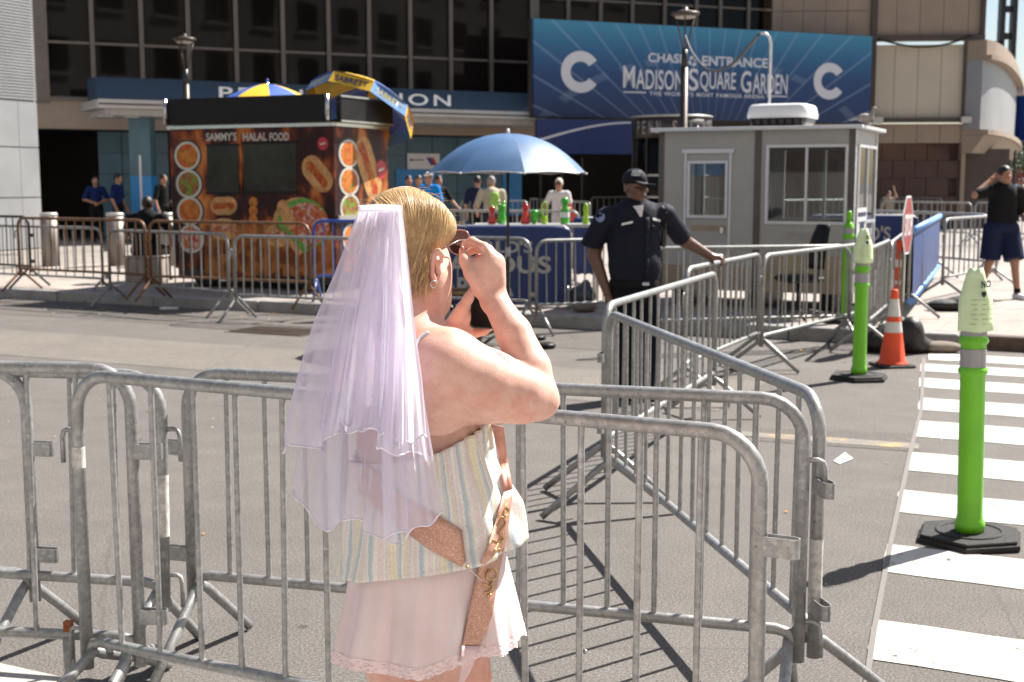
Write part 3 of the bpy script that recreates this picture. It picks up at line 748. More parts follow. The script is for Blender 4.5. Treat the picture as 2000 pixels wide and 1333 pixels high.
for k in range(4):
    a = R(45+90*k); ca, sa = math.cos(a), math.sin(a)
    pts = [(-.04, .155), (.10, .155), (.10, .06), (.0, .06), (-.04, .1)]
    MB().add([(cx+x*ca-z*sa, -.006, cz+x*sa+z*ca) for x, z in pts], [(0, 4, 3, 2, 1)]).build('logo_piece', SWH, sg)
for t, u0, u1, v0, v1 in (('M', 1217, 1240, 129, 172), ('ADISON', 1242, 1335, 137, 176), ('S', 1344, 1364, 134, 178), ('QUARE', 1367, 1437, 141, 181), ('G', 1447, 1467, 139, 182), ('ARDEN', 1470, 1538, 145, 184)):
    sign_text(t, u0, u1, v0, v1, 0.012)
sign_text("THE WORLD'S MOST FAMOUS ARENA", 1268, 1493, 182, 190, 0.02, 1.15)
for u0, u1, v in ((1218, 1262, 180), (1497, 1538, 188)):
    (xa, za), (xb, zb_) = sxy(u0, v), sxy(u1, v+1)
    MB().box(xa, xb, -.005, -.001, za-.02, za+.02).build('rule', SWH, sg)
# lower blue panel with a pale swoosh, under the sign
LP = Line(plan(1048, 38.6), plan(1234, 39.6)); za = LP.hit(1150, 234)[1]; zb2 = LP.hit(1150, 301)[1]
lp = empty('lower_blue_panel', LP.at(0, zb2), math.atan2(LP.d.y, LP.d.x), 'navy panel with a pale curved stripe hanging below the entrance sign', 'sign')
MB().box(0, LP.L, 0, 0.1, 0, za-zb2).build('board', NAVY, lp)
n = 20; vs = []
for i in range(n+1):
    t = i/n; u = 1050+t*182; v = 274 - 34*math.sin(t*math.pi*.5); a = LP.hit(u, v-1.5); b = LP.hit(u, v+1.5+2*(1-t))
    vs += [(a[0], -.005, a[1]-zb2), (b[0], -.005, b[1]-zb2)]
MB().add(vs, [(2*i, 2*i+1, 2*i+3, 2*i+2) for i in range(n)]).build('swoosh', SWH, lp)

# --- beige wing with framed panels and brown marble base
WB = Line(plan(1500, 44.6), plan(1912, 44.0))
wing = WB.root('beige_wing', 'beige panelled wing with dark framed bays over a brown marble base', 'building')
def wing_box(x0, x1, z0, z1, d0, d1): return on(WB, x0, x1, z0, z1, d0, d1, wing)
def wx(u): return WB.hit(u)[0]
def wz(v): return WB.hit(1750, v)[1]
xs = [wx(u) for u in (1500, 1520, 1560, 1603, 1645, 1690)]
for i in range(len(xs)-1):
    for z0, z1 in ((wz(80)-3.2, wz(20)), (wz(20), 8.7)):
        wing_box(xs[i]+.008, xs[i+1]-.008, z0, z1-.02, -0.2, 0).build('wall_panel', BEIGE, wing)
xs = [wx(u) for u in (1700, 1740, 1785, 1830, 1878, 1912)]
for i in range(len(xs)-1):
    for z0, z1 in ((wz(74)+.02, 8.7),):
        wing_box(xs[i]+.008, xs[i+1]-.008, z0, z1, -0.2, 0).build('wall_panel', BEIGE, wing)
    if i < 4: wing_box(xs[i]+.008, xs[i+1]-.008, wz(236)+.1, wz(82)-.1, -0.22, -.05).build('bay_panel', BEIGEL, wing)
for u0, u1 in ((1655, 1698), (1698, 1742), (1742, 1787), (1787, 1832), (1832, 1878), (1878, 1910)):
    wing_box(wx(u0)+.008, wx(u1)-.008, wz(280), wz(243), -0.2, 0.0).build('spandrel_panel', BEIGE, wing)
wing_box(wx(1690), wx(1702), wz(240), 8.75, -.1, .12).build('frame_post', BFRAME, wing)
wing_box(wx(1872), wx(1884), wz(236), wz(80), -.1, .12).build('frame_post', BFRAME, wing)
wing_box(wx(1886), wx(1900), wz(236), wz(80), -.18, .0).build('reveal', BEIGE, wing)
wing_box(wx(1901), wx(1909), wz(240), 8.75, -.1, .16).build('frame_post', BFRAME, wing)
wing_box(wx(1692), wx(1909), wz(82), wz(70), -.05, .2).build('frame_beam', BFRAME, wing)
wing_box(wx(1692), wx(1909), wz(240), wz(231), -.05, .2).build('frame_beam', BFRAME, wing)
for u in (1706, 1876): wing_box(wx(u)-.17, wx(u)+.17, wz(242), wz(230), .2, .45).build('flood_lamp', ALU, wing)
cu = [WB.at(wx(1702), wz(78), .22), WB.at(wx(1770), wz(93), .25), WB.at(wx(1830), wz(90), .25), WB.at(wx(1884), wz(72), .22)]
ca, sa = math.cos(-wing.rotation_euler[2]), math.sin(-wing.rotation_euler[2])
MB().tube([Vector(((q-wing.location).x*ca-(q-wing.location).y*sa, (q-wing.location).x*sa+(q-wing.location).y*ca, (q-wing.location).z)) for q in catmull(cu, 6)], 0.035, 6).build('sagging_cable', BLACKB, wing)
us = [1640, 1680, 1703, 1728, 1750, 1774, 1796, 1818, 1840, 1862, 1884]
for r_, (v0, v1) in enumerate(((281, 314), (314, 349), (349, 384), (384, 420))):
    off = 0 if r_ % 2 else 1
    for i in range(off, len(us)-2, 2):
        wing_box(wx(us[i])+.01, wx(us[i+2])-.01, max(PZ, wz(v1)+.012), wz(v0), -1.0, -0.7).build('marble_panel', MARBLE, wing)
wing_box(wx(1380), wx(1884), PZ, wz(240), -1.4, -1.02).build('marble_backing', MARBLE, wing)
wing_box(wx(1884), wx(1892), PZ, wz(281), -1.0, -.55).build('corner_post', BEIGE, wing)
wing_box(wx(1893), wx(1990), PZ, wz(290), -1.6, -1.2).build('recess_wall', BFRAME, wing)
# curved marquee turning away to the right
mq = empty('curved_marquee', (0, 0, 0), 0, 'curved beige marquee with pale grey panels at the building corner', 'marquee')
arcp = catmull([Vector((*plan(1909, 43.6), 0)), Vector((*plan(1930, 44.6), 0)), Vector((*plan(1950, 47.0), 0)), Vector((*plan(1966, 51.0), 0)), Vector((*plan(1977, 57.0), 0)), Vector((*plan(1981, 66), 0))], 4)
def band(z0, z1, out0, out1, name, m, lo=0, hi=None):
    rr = []
    P = arcp[lo:hi]
    for i, p in enumerate(P):
        t = (P[min(i+1, len(P)-1)]-P[max(i-1, 0)]).normalized(); n = Vector((t.y, -t.x, 0))
        rr.append([p+n*out0+Vector((0, 0, z0)), p+n*out1+Vector((0, 0, z1)), p-n*0.6+Vector((0, 0, z1)), p-n*0.6+Vector((0, 0, z0))])
    return MB().loft(rr, smooth=False).build(name, m, mq)
band(5.95, 6.45, .12, .12, 'parapet', BEIGE); band(5.80, 5.95, .30, .30, 'ledge', BEIGE)
for i in range(0, len(arcp)-1, 1): band(3.5, 5.79, .0, .0, 'pale_panel', ALUW, i, i+2)
band(3.32, 3.49, .28, .28, 'ledge', BEIGE); band(2.72, 3.31, -.25, .16, 'skirt', BEIGE)
# far things past the corner
far = empty('steel_pylon', (*plan(1953, 62), PZ), 0, 'tall dark steel pylon rising behind the curved marquee', 'pylon')
for x in (-0.28, 0.28): MB().box(x-.12, x+.12, -.2, .2, 0, 16).build('mast', BLACKB, far)
for k in range(12): MB().box(-.16, .16, -.1, .1, 0.8+k*1.25, 1.1+k*1.25).build('rung_plate', BLACKB, far)
MB().box(-.75, -.3, -.2, .2, 5.0, 8.2).build('bracket', BLACKB, far)
bs = empty('blade_sign', (*plan(1986, 58), PZ), R(20), 'blue vertical blade sign projecting past the marquee', 'sign')
MB().box(-.16, .16, -1.0, 1.0, 3.4, 5.4).build('board', mat('blade_blue', (0.02, 0.08, 0.4), .5), bs); MB().tube([(0, .2, 0), (0, .2, 3.4)], .06, 8).build('post', BLACKB, bs)
# distant block and trees down the street
fb = empty('distant_block', (*plan(2010, 150), 0), 0, 'hazy pale apartment block far down the street', 'building')
MB().box(-14, 22, 0, 16, 0, 7.5).build('wall', mat('far_wall', (0.32, 0.33, 0.36), .8), fb)
MB().box(-6, 6, -1.5, -.02, 0, 4).build('shop_front', mat('far_red', (0.28, 0.05, 0.05), .7), fb)
for i in range(8):
    for j in range(2): MB().box(-13+i*4, -11+i*4, -.03, .1, 2.6+j*2.3, 4.0+j*2.3).build('window', TGLASS, fb)
LEAF = mat('leaf_green', (0.07, 0.12, 0.03), .7, 0, .5, 3); BARK = mat('bark', (0.08, 0.06, 0.045), .9, 0, .3, 8)
def tree(loc, h, r, label, seed):
    rnd = random.Random(seed); t = empty('street_tree', loc, 0, label, 'tree')
    tr = MB().tube([(0, 0, 0), (.1, 0, h*.3), (0, .1, h*.6)], [.22, .16, .08], 8)
    for k in range(6):
        a = k*1.05; tr.tube([(0, 0, h*.35+k*.2), (math.cos(a)*r*.6, math.sin(a)*r*.6, h*.6+k*.3)], [.09, .03], 6)
    tr.build('trunk', BARK, t)
    cr = MB()
    cl = [(rnd.gauss(0, r*.45), rnd.gauss(0, r*.45), h*.68+rnd.gauss(0, h*.13), rnd.uniform(.25, .5)*r) for _ in range(16)]
    for _ in range(2600):
        c = rnd.choice(cl); v = Vector((rnd.gauss(0, 1), rnd.gauss(0, 1), rnd.gauss(0, 1))).normalized()*c[3]*rnd.uniform(.5, 1)
        p = Vector(c[:3])+v; a = Vector((rnd.gauss(0, 1), rnd.gauss(0, 1), rnd.gauss(0, 1))).normalized(); b = a.orthogonal().normalized(); s = rnd.uniform(.1, .22)
        cr.add([p-a*s, p+b*s*.6, p+a*s, p-b*s*.6], [(0, 1, 2, 3)])
    cr.build('crown', LEAF, t); return t
tree((*plan(2000, 92), 0), 6.4, 2.4, 'green street tree past the marquee at the right edge', 3)
tree((*plan(2052, 120), 0), 7.5, 3.0, 'farther street tree at the right edge', 4)

# --- round station kiosk with lettering
kx, ky = plan(1310, 36.6); kio = empty('round_kiosk', (kx, ky, PZ), 0, 'round dark station kiosk lettered around its top band behind the booth', 'kiosk')
rk = 1.1; KD_ = mat('kiosk_bronze', (0.05, 0.043, 0.04), .4, .3, .2, 2); zt = D(1310, 228, 36.6).z - PZ
MB().lathe([(rk-.03, 0), (rk-.03, zt-.45)], 32).build('drum', TGLASS, kio)
MB().lathe([(rk+.02, zt-.62), (rk+.02, zt-.05)], 32).build('sign_band', KD_, kio)
MB().lathe([(rk+.05, zt-.05), (rk+.05, zt), (rk-.1, zt)], 32).build('top_rim', ALU, kio)
for z in (0.35, 1.15, 1.75): MB().lathe([(rk, z), (rk, z+.05)], 32, cap=False).build('hoop', ALU, kio)
for k in range(16):
    a = 2*math.pi*k/16; MB().box(-.02, .02, -.02, .02, 0, zt-.6).build('post', KD_, kio, (rk*math.cos(a), rk*math.sin(a), 0), (0, 0, a))
KL = mat('kiosk_letter', (0.30, 0.28, 0.26), .5)
txt = 'PENN STATION'
for i, ch in enumerate(txt):
    if ch == ' ': continue
    a = -math.pi/2 + (i-5.2)*0.205
    nrm = Vector((math.cos(a), math.sin(a), 0)); tan = Vector((-math.sin(a), math.cos(a), 0))
    text('letter', ch, KL, kio, nrm*(rk+.025)+Vector((0, 0, zt-.34)), tan, (0, 0, 1), height=.36, width=.12 if ch != 'I' else .04, offset=.01)
# --- masonry building across the street (seen in the glass)
ob = empty('masonry_building', (0, -6.6, 0), 0, 'tan masonry building across the street, mirrored in the dark glass', 'building')
TAN = mat('tan_brick', (0.41, 0.385, 0.36), .85, 0, .15, .4)
MB().box(-45, 60, -12, 0, 0, 26).build('wall', TAN, ob)
wme = MB().box(-.9, .9, 0.0, .12, 0, 2.2).mesh('window', TGLASS); sme = MB().box(-1.1, 1.1, 0.0, .25, -.18, -.02).mesh('sill', WHITE)
for i in range(24):
    for j in range(5):
        x = -42+i*4.2; z = 4.5+j*4.2
        o = obj('window', wme, ob, (x, 0.005, z)); obj('sill', sme, o, (0, 0, 0))
for z in (3.6, 25.2): MB().box(-45.2, 60.2, 0.01, .8, z, z+.6).build('cornice', TAN, ob)
# ================================================================ food cart
CQ = Vector((*plan(653, 18.4), 0))
CF = Line((CQ - KD*3).xy, CQ.xy); CE = Line(CQ.xy, (CQ + KN*3).xy)
cart = empty('food_cart', (CQ.x, CQ.y, PZ), KA, 'halal food cart wrapped in pictures of dishes, black awning boxes on top', 'food cart')
def fpx(u, v): a = CF.hit(u, v); return a[0]-3, a[1]-PZ       # front: x (negative), z
def epx(u, v): a = CE.hit(u, v); return a[0], a[1]-PZ         # right end: y, z
CLn = -fpx(335, 400)[0]; CDp = epx(759, 400)[0]; z0c, z1c = 0.28, fpx(500, 250)[1]
def wrap_mat():
    m, nt, p, out = newmat('cart_wrap'); co = coords(nt, 'object', (1, 1, 0.55))
    a = noise(nt, co, 2.3, 3, 0.5); b = noise(nt, co, 9, 4, 0.6)
    c = ramp(nt, math_(nt, 'ADD', math_(nt, 'MULTIPLY', a, 0.85), math_(nt, 'MULTIPLY', b, 0.15)), [(0.42, (0.022, 0.004, 0.004)), (0.50, (0.06, 0.010, 0.006)), (0.56, (0.28, 0.065, 0.012)), (0.66, (0.60, 0.22, 0.05))])
    nt.links.new(c, p.inputs['Base Color']); p.inputs['Roughness'].default_value = 0.45; p.inputs['Specular IOR Level'].default_value = 0.25; return m
WRAP = wrap_mat()
STL = mat('stainless_steel', (0.55, 0.55, 0.54), 0.22, 0.9, 0.1, 3)
DGL = mat('cart_glass', (0.022, 0.022, 0.019), 0.12, 0, 0.6, 2.2, spec=.3)
BOXB = mat('black_box', (0.008, 0.007, 0.007), 0.5, 0, 0.3, 4, spec=.25)
MB().box(-CLn, 0, 0, CDp, z0c, z1c).build('body', WRAP, cart, bevel=0.015)
MB().box(-CLn+.05, -.05, .05, CDp-.05, 0.12, z0c-.002).build('chassis', BLACKB, cart)
for x in (-CLn+.55, -.55):
    for y in (0.02, CDp-.18):
        wh = empty('w'); bpy.data.objects.remove(wh)
        w_ = MB().lathe([(0.1, 0), (.23, .01), (.25, .04), (.25, .12), (.23, .15), (.1, .16)], 20).build('wheel', BLACKB, cart, (x, y+.16, .25), (R(90), 0, 0))
        MB().lathe([(.02, -.005), (.13, -.005), (.14, .02)], 16).build('hub', ALU, w_)
MB().box(-CLn-.02, .02, -.03, .02, z1c+.002, z1c+.05).build('gutter', STL, cart)
MB().box(-0.02, .03, .02, CDp, z1c+.002, z1c+.05).build('gutter', STL, cart)
MB().box(-CLn+.03, -.02, -.10, -.03, z1c+.055, z1c+.45).build('awning_box', BOXB, cart, bevel=.01)
MB().box(.03, .11, .03, CDp-.02, z1c+.055, z1c+.42).build('awning_box', BOXB, cart, bevel=.01)
for z in (.06, .41): MB().box(.112, .125, .03, CDp-.02, z1c+z, z1c+z+.025).build('awning_trim', STL, cart)
MB().box(-CLn, 0, 0, CDp, z1c+.05, z1c+.10).build('roof', STL, cart)
for x in (-CLn+.04, -.02): MB().tube([(x, -.12, z1c+.08), (x, -.12, z1c+.44)], .03, 8).build('awning_arm', STL, cart)
def front_box(nm, u0, u1, v0, v1, m, t=.01, y=0):
    (xa, za), (xb, zb) = fpx(u0, v0), fpx(u1, v1)
    return MB().box(xa, xb, y-t, y-.002, zb, za).build(nm, m, cart)
w1 = front_box('serving_window', 404, 468, 284, 378, DGL); w2 = front_box('serving_window', 475, 581, 280, 375, DGL)
for u0, u1, v0, v1 in ((403, 469, 282, 285), (403, 469, 376, 380), (474, 582, 277, 281), (474, 582, 374, 379), (468, 475, 262, 382)): front_box('window_trim', u0, u1, v0, v1, BOXB if u1-u0 > 10 else WRAP, .016)
CW = mat('cart_lettering', (0.55, 0.53, 0.50), .5, 0, .1, 8)
for t, u0, u1 in (("SAMMY'S", 403, 463), ('HALAL', 475, 522), ('FOOD', 527, 565)):
    (xa, za), (xb, zb) = fpx(u0, 260), fpx(u1, 275)
    text('lettering', t, CW, cart, ((xa+xb)/2, -.006, (za+zb)/2), (1, 0, 0), (0, 0, 1), width=xb-xa, height=za-zb, offset=.02)
def food_mat(name, cols, sc=16):
    m, nt, p, out = newmat(name); co = coords(nt, 'object')
    v = nt.nodes.new('ShaderNodeTexVoronoi'); v.inputs['Scale'].default_value = sc; nt.links.new(co, v.inputs['Vector'])
    n = noise(nt, co, 3.4, 3); s = nt.nodes.new('ShaderNodeSeparateColor'); nt.links.new(v.outputs['Color'], s.inputs[0])
    f = math_(nt, 'ADD', math_(nt, 'MULTIPLY', s.outputs[0], .35), math_(nt, 'MULTIPLY', n, .75))
    st = [(0.22 + 0.66*i/(len(cols)-1), c) for i, c in enumerate(cols)]
    nt.links.new(ramp(nt, f, st), p.inputs['Base Color']); p.inputs['Roughness'].default_value = .5; p.inputs['Specular IOR Level'].default_value = 0.2; return m
FO = [food_mat('food_curry', [(.10, .22, .02), (.40, .10, .02), (.55, .22, .04), (.45, .06, .02), (.16, .30, .03)]),
      food_mat('food_salad', [(.45, .05, .03), (.12, .30, .03), (.30, .13, .05), (.18, .07, .03), (.5, .2, .08)]),
      food_mat('food_kebab', [(.12, .28, .02), (.50, .18, .05), (.42, .05, .03), (.55, .45, .35), (.30, .04, .03)], 22)]
PLATE = mat('plate_white', (0.55, 0.53, 0.47), .3); DRIM = mat('plate_dark_ring', (0.025, 0.01, 0.01), .4); BUN = mat('bun', (0.52, 0.28, 0.11), .5, 0, .35, 9, spec=.2); SAUS = food_mat('sausage', [(.45, .06, .02), (.35, .05, .02), (.6, .32, .04)], 26); LET = mat('lettuce', (0.10, 0.30, 0.03), .4, 0, .5, 26)
def disc(c, rx, rz, n=24): return [(c[0]+rx*math.cos(2*math.pi*k/n), c[1]+rz*math.sin(2*math.pi*k/n)) for k in range(n)]
def stadium(c, L, w_, ang, n=8):
    ca, sa = math.cos(R(ang)), math.sin(R(ang)); out = []
    for s, a0 in ((1, -90), (-1, 90)):
        for i in range(n+1):
            a = R(a0+180*i/n); x = s*L/2 + w_/2*math.cos(a); z = w_/2*math.sin(a)
            if s*math.cos(a) < -1e-6: x = s*L/2 + w_/2*math.cos(a)
            out.append((c[0]+x*ca-z*sa, c[1]+x*sa+z*ca))
    return out
def decal(nm, poly, m, layer, end=False):
    o = .002 + .0015*layer
    pts = [(o, p[0], p[1]) for p in poly] if end else [(p[0], -o, p[1]) for p in poly]
    return MB().add(pts, [tuple(range(len(pts)))]).build(nm, m, cart)
def bowl(u, v, ru, rv, k, end=False):
    P = epx if end else fpx; c = P(u, v); rx = abs(P(u+ru, v)[0]-c[0]); rz = abs(P(u, v-rv)[1]-c[1])
    decal('bowl_dark_ring', disc(c, rx*1.14, rz*1.12), DRIM, 1, end); decal('bowl_rim', disc(c, rx, rz), PLATE, 2, end)  # printed dark ring round the bowl, then its pale plate rim
    decal('bowl_food', disc(c, rx*.84, rz*.84), FO[k], 3, end)
for i, (u, v) in enumerate(((366, 305), (369, 360), (371, 413), (374, 467))): bowl(u, v, 25, 28, (0, 1, 0, 2)[i])
for i, (u, v) in enumerate(((681, 301), (682, 355), (684, 407), (688, 465))): bowl(u, v, 19, 28, (0, 0, 1, 0)[i], True)
def hotdog(u, v, L, w_, ang, end=False):
    c = (epx if end else fpx)(u, v)
    ca, sa = math.cos(R(ang)), math.sin(R(ang)); o = w_*.36
    decal('hot_dog_bun', stadium(c, L*.9, w_, ang), BUN, 1, end)
    decal('hot_dog_sausage', stadium((c[0]-o*.1*-sa, c[1]-o*.1*ca), L*1.15, w_*.40, ang), SAUS, 2, end)
    decal('hot_dog_bun', stadium((c[0]-o*-sa, c[1]-o*ca), L*.95, w_*.34, ang), BUN, 3, end)
hotdog(620, 340, .30, .34, -46); hotdog(437, 402, .26, .26, 2); hotdog(720, 330, .62, .46, -60, True)
c = fpx(592, 440); tac = [(c[0]+.47*math.cos(R(a)), c[1]+.38*math.sin(R(a))) for a in range(-40, 181, 11)]
decal('taco_shell', [(x-.06, z+.02) for x, z in tac] + [(c[0]-.1, c[1]-.45)], BUN, 1); decal('taco_lettuce', [(c[0]+(x-c[0])*.96, c[1]+(z-c[1])*1.02) for x, z in tac] + [(c[0], c[1]-.4)], LET, 2)
decal('taco_filling', [(c[0]+.06+(x-c[0])*.84, c[1]+(z-c[1])*.86) for x, z in tac] + [(c[0]+.1, c[1]-.34)], FO[2], 3)
decal('taco_fold', stadium(fpx(560, 420), .26, .2, 118), BUN, 4)
for u, v in ((438, 450), (545, 462)):
    c = fpx(u, v); decal('burger_bun', disc((c[0], c[1]+.07), .23, .11), BUN, 1); decal('burger_filling', disc(c, .24, .07), FO[2], 2); decal('burger_bun', disc((c[0], c[1]-.08), .22, .07), BUN, 3)
for k in range(5): c = fpx(495, 395+k*17); decal('skewer_piece', disc(c, .08, .075, 10), FO[0], 1+k % 3)
BADGE = mat('badge_red', (0.45, 0.02, 0.03), .4)
def badge(u, v, r_, end=False):
    c = (epx if end else fpx)(u, v); decal('badge', [(c[0]+(r_ if k % 2 else r_*.85)*math.cos(math.pi*k/12), c[1]+(r_ if k % 2 else r_*.85)*math.sin(math.pi*k/12)) for k in range(24)], BADGE, 1, end)
    decal('badge_mark', stadium(c, r_*.8, r_*.22, 12), PLATE, 2, end)
decal('wood_band', [fpx(400, 440), fpx(652, 440), fpx(652, 540), fpx(400, 540)], food_mat('wood_print', [(.06, .015, .008), (.20, .06, .015), (.42, .16, .04), (.10, .025, .01)], 5), 0)
badge(631, 281, .10); badge(744, 332, .16, True)
MB().box(.003, .05, .05, CDp-.2, epx(700, 428)[1], epx(700, 422)[1]+.02).build('end_shelf', STL, cart)
# ---- cart umbrellas
YEL = mat('umbrella_yellow', (0.72, 0.44, 0.02), .55, 0, .12, 6); UBL = mat('umbrella_blue', (0.03, 0.09, 0.36), .55, 0, .15, 6); ULB = mat('umbrella_sky_blue', (0.10, 0.28, 0.6), .55, 0, .15, 6)
UTX = mat('umbrella_print', (0.01, 0.03, 0.16), .6); UTY = mat('umbrella_print_pale', (0.7, 0.62, 0.35), .6)
def cart_umbrella(loc, rad, rise, val, rot, label, phase=0, pole=None, txt=True):
    t = empty('cart_umbrella', loc, 0, label, 'umbrella', 'food cart umbrellas'); n = 8
    rm = rot.to_3x3() if isinstance(rot, Matrix) else rot
    T = lambda p: rm @ Vector(p)
    for k in range(n):
        a0, a1 = 2*math.pi*(k+phase)/n, 2*math.pi*(k+1+phase)/n; rings = []
        for i in range(7):
            f = i/6; rr = rad*f; z = rise*(1-f**1.6)
            rings.append([T((rr*math.cos(a0+(a1-a0)*j/4)*(1-.03*math.sin(math.pi*j/4)*f), rr*math.sin(a0+(a1-a0)*j/4)*(1-.03*math.sin(math.pi*j/4)*f), z)) for j in range(5)])
        MB().loft(rings, cap=False, closed=False).build('canopy_panel', (YEL, UBL)[(k+1) % 2], t)
        p = [(rad*math.cos(a0), rad*math.sin(a0)), (rad*math.cos(a1), rad*math.sin(a1))]
        fl = MB().loft([[T((*p[0], 0)), T((*p[1], 0))], [T((p[0][0]*1.04, p[0][1]*1.04, -val)), T((p[1][0]*1.04, p[1][1]*1.04, -val))]], cap=False, closed=False, smooth=False).build('valance', (YEL, ULB)[(k+1) % 2], t)
        if txt:
            m_ = Vector(((p[0][0]+p[1][0])/2*1.03, (p[0][1]+p[1][1])/2*1.03, -val*.55)); ex = Vector((-math.sin((a0+a1)/2), math.cos((a0+a1)/2), 0))
            text('lettering', 'SABRETT', (UTX, UTY)[(k+1) % 2], fl, T(m_), T(ex), T((0, 0, 1)), width=rad*.62, height=val*.5, offset=.02)
        MB().tube([T((0, 0, rise-.02)), T((rad*.99*math.cos(a0), rad*.99*math.sin(a0), .0))], .006, 5).build('rib', STL, t)
    MB().tube([T((0, 0, rise+.05)), T((0, 0, -pole)) if pole else T((0, 0, -.9))], .018, 8).build('pole', STL, t)
    MB().ell(T((0, 0, rise+.05)), .025, .025, .03, 10, 6).build('finial', UBL, t); return t
cart_umbrella(D(523, 196, 20.3), .70, .25, .10, Matrix.Rotation(0, 4, 'X'), 'low domed yellow and blue umbrella behind the cart roof', .3, .9)
cart_umbrella(D(709, 204, 19.9), .84, .34, .20, Matrix.Rotation(R(20), 4, 'Y') @ Matrix.Rotation(R(-26), 4, 'X'), 'tilted yellow and blue umbrella with lettered flaps at the cart end', .22, .95)

# ================================================================ blue parasol
PY = 13.7; pb_ = D(992, 356, PY); par = empty('parasol', (pb_.x, pb_.y, 0), 0, 'large open blue parasol with silver lining on a black pole', 'parasol')
def parasol_fabric():
    m, nt, p, out = newmat('parasol_blue'); co = coords(nt, 'object')
    nt.links.new(ramp(nt, noise(nt, co, 3, 4), [(0.3, (0.045, 0.11, 0.225)), (0.7, (0.075, 0.155, 0.30))]), p.inputs['Base Color'])
    p.inputs['Roughness'].default_value = .5; p.inputs['Specular IOR Level'].default_value = .5; return m
PFB = parasol_fabric(); SIL = mat('silver_lining', (0.42, 0.42, 0.43), .5, .2, .08, 4)
rp, z_r, z_a = 0.86, 1.83, 2.25
def pdome(f, a, off=0.0):
    s = abs(math.sin(4*(a-.2))); k = 1-.075*f*f*s
    return ((rp*f*k+off*0)*math.cos(a), rp*f*k*math.sin(a), z_r+(z_a-z_r)*(1-f**2.1)-off + .02*f*f*s)
for k in range(8):
    a0, a1 = .2+k*math.pi/4, .2+(k+1)*math.pi/4
    for nm, mm, off in (('canopy_panel', PFB, 0), ('lining_panel', SIL, .008)):
        MB().loft([[pdome(.02+.98*i/8, a0+(a1-a0)*j/6, off) for j in range(7)] for i in range(9)], cap=False, closed=False).build(nm, mm, par)
    MB().tube([pdome(i/8, a0, .015) for i in range(9)], .005, 5).build('rib', STL, par)
    e = pdome(1, a0); MB().ell(e, .012, .012, .012, 8, 6).build('rib_tip', WHITE, par)
    MB().tube([pdome(1, a0+(a1-a0)*j/6, .004) for j in range(7)], .005, 5).build('hem', SIL, par)
MB().tube([(0, 0, .12), (0, 0, z_a)], .016, 10).build('pole', BLACKB, par); MB().lathe([(.03, .95), (.03, 1.05)], 12).build('clamp', SIL, par)
MB().lathe([(.012, z_a-.02), (.02, z_a+.01), (.012, z_a+.05)], 10).build('finial', WHITE, par)
for k in range(4):
    a = R(-38+90*k); MB().tube([(0, 0, .2), (.45*math.cos(a), .45*math.sin(a), .035)], .016, 8).build('base_leg', BLACKB, par)
    MB().lathe([(.09, 0), (.11, .01), (.11, .04), (.09, .055)], 20, (.50*math.cos(a), .50*math.sin(a), .002)).build('foot', BOXB, par)

# folding wooden stool behind the woman
WOODY = mat('stool_wood', (0.22, 0.13, 0.04), .5, 0, .25, 12)
st = empty('folding_stool', G(905, 688), R(15), 'folding wooden director stool with a black seat behind the phone', 'stool')
for y in (-.22, .22):
    MB().tube([(-.22, y, .01), (.22, y, .62)], .016, 8).build('leg', WOODY, st); MB().tube([(.22, y*.9, .01), (-.22, y*.9, .62)], .016, 8).build('leg', BLACKB, st)
    MB().tube([(-.24, y, .63), (.24, y, .63)], .018, 8).build('rail', WOODY, st); MB().tube([(-.22, y, .63), (-.27, y, 1.08)], .014, 8).build('back_post', WOODY, st)
MB().box(-.22, .22, -.22, .22, .60, .625).build('seat', BOXB, st); MB().box(-.275, -.255, -.24, .24, .85, 1.06).build('backrest', BOXB, st)
MB().tube([(.0, -.22, .32), (.0, .22, .32)], .012, 8).build('stretcher', WOODY, st)

# ================================================================ blue barricade covers
BTX = mat('cover_lettering', (0.40, 0.39, 0.37), .6, 0, .08, 6); COVB = mat('cover_blue_bright', (0.008, 0.035, 0.15), .5, 0, .15, 2); COVL = mat('cover_light_blue', (0.12, 0.28, 0.62), .45, 0, .1, 3)
def cover(c0, c1, top, bot, label, m, lines=(), trim=None, under=True, z0=PZ, under_note=''):
    A, B = G(*c0, top), G(*c1, top); L = Line(A.xy, B.xy)
    t = empty('barricade_cover', L.at(0, 0), math.atan2(L.d.y, L.d.x), label, 'cover', 'blue fabric barricade covers')
    n = 24; rings = []
    for i in range(n+1):
        x = L.L*i/n; w_ = .006*math.sin(i*1.9)+.004*math.sin(i*.7+1); e = min(1, min(i, n-i)/1.2); d_ = .05*(1-e)
        rings.append([(x, -.045-w_, bot+.01*math.sin(i)), (x, -.04-w_*.6, (top+bot)/2), (x, -.035, top-.03-d_), (x, -.02, top-d_), (x, .02, top-d_), (x, .035, top-.03-d_), (x, .045, bot)])
    MB().loft(rings, cap=False, closed=False).build('fabric', m, t)
    for tx, u0, u1, v0, v1 in lines:
        (xa, za), (xb, zb) = L.hit(u0, v0), L.hit(u1, v1)
        text('lettering', tx, BTX, t, ((xa+xb)/2, -.058, (za+zb)/2), (1, 0, 0), (0, 0, 1), width=xb-xa, height=za-zb, offset=.025)
    if trim:
        for z in (top-.02, bot+.03): MB().tube([(0, -.03, z), (L.L, -.03, z)], .045, 8).build('edge_tube', trim, t)
    if under:
        barricade(A + L.n*-.0, B, 'barricade under the ' + label[:label.find('cover')+5] + under_note, h=top-z0-.01, z0=z0, nb=10, seg=6, detail=False, group=PG, name='covered_barricade')
    return t
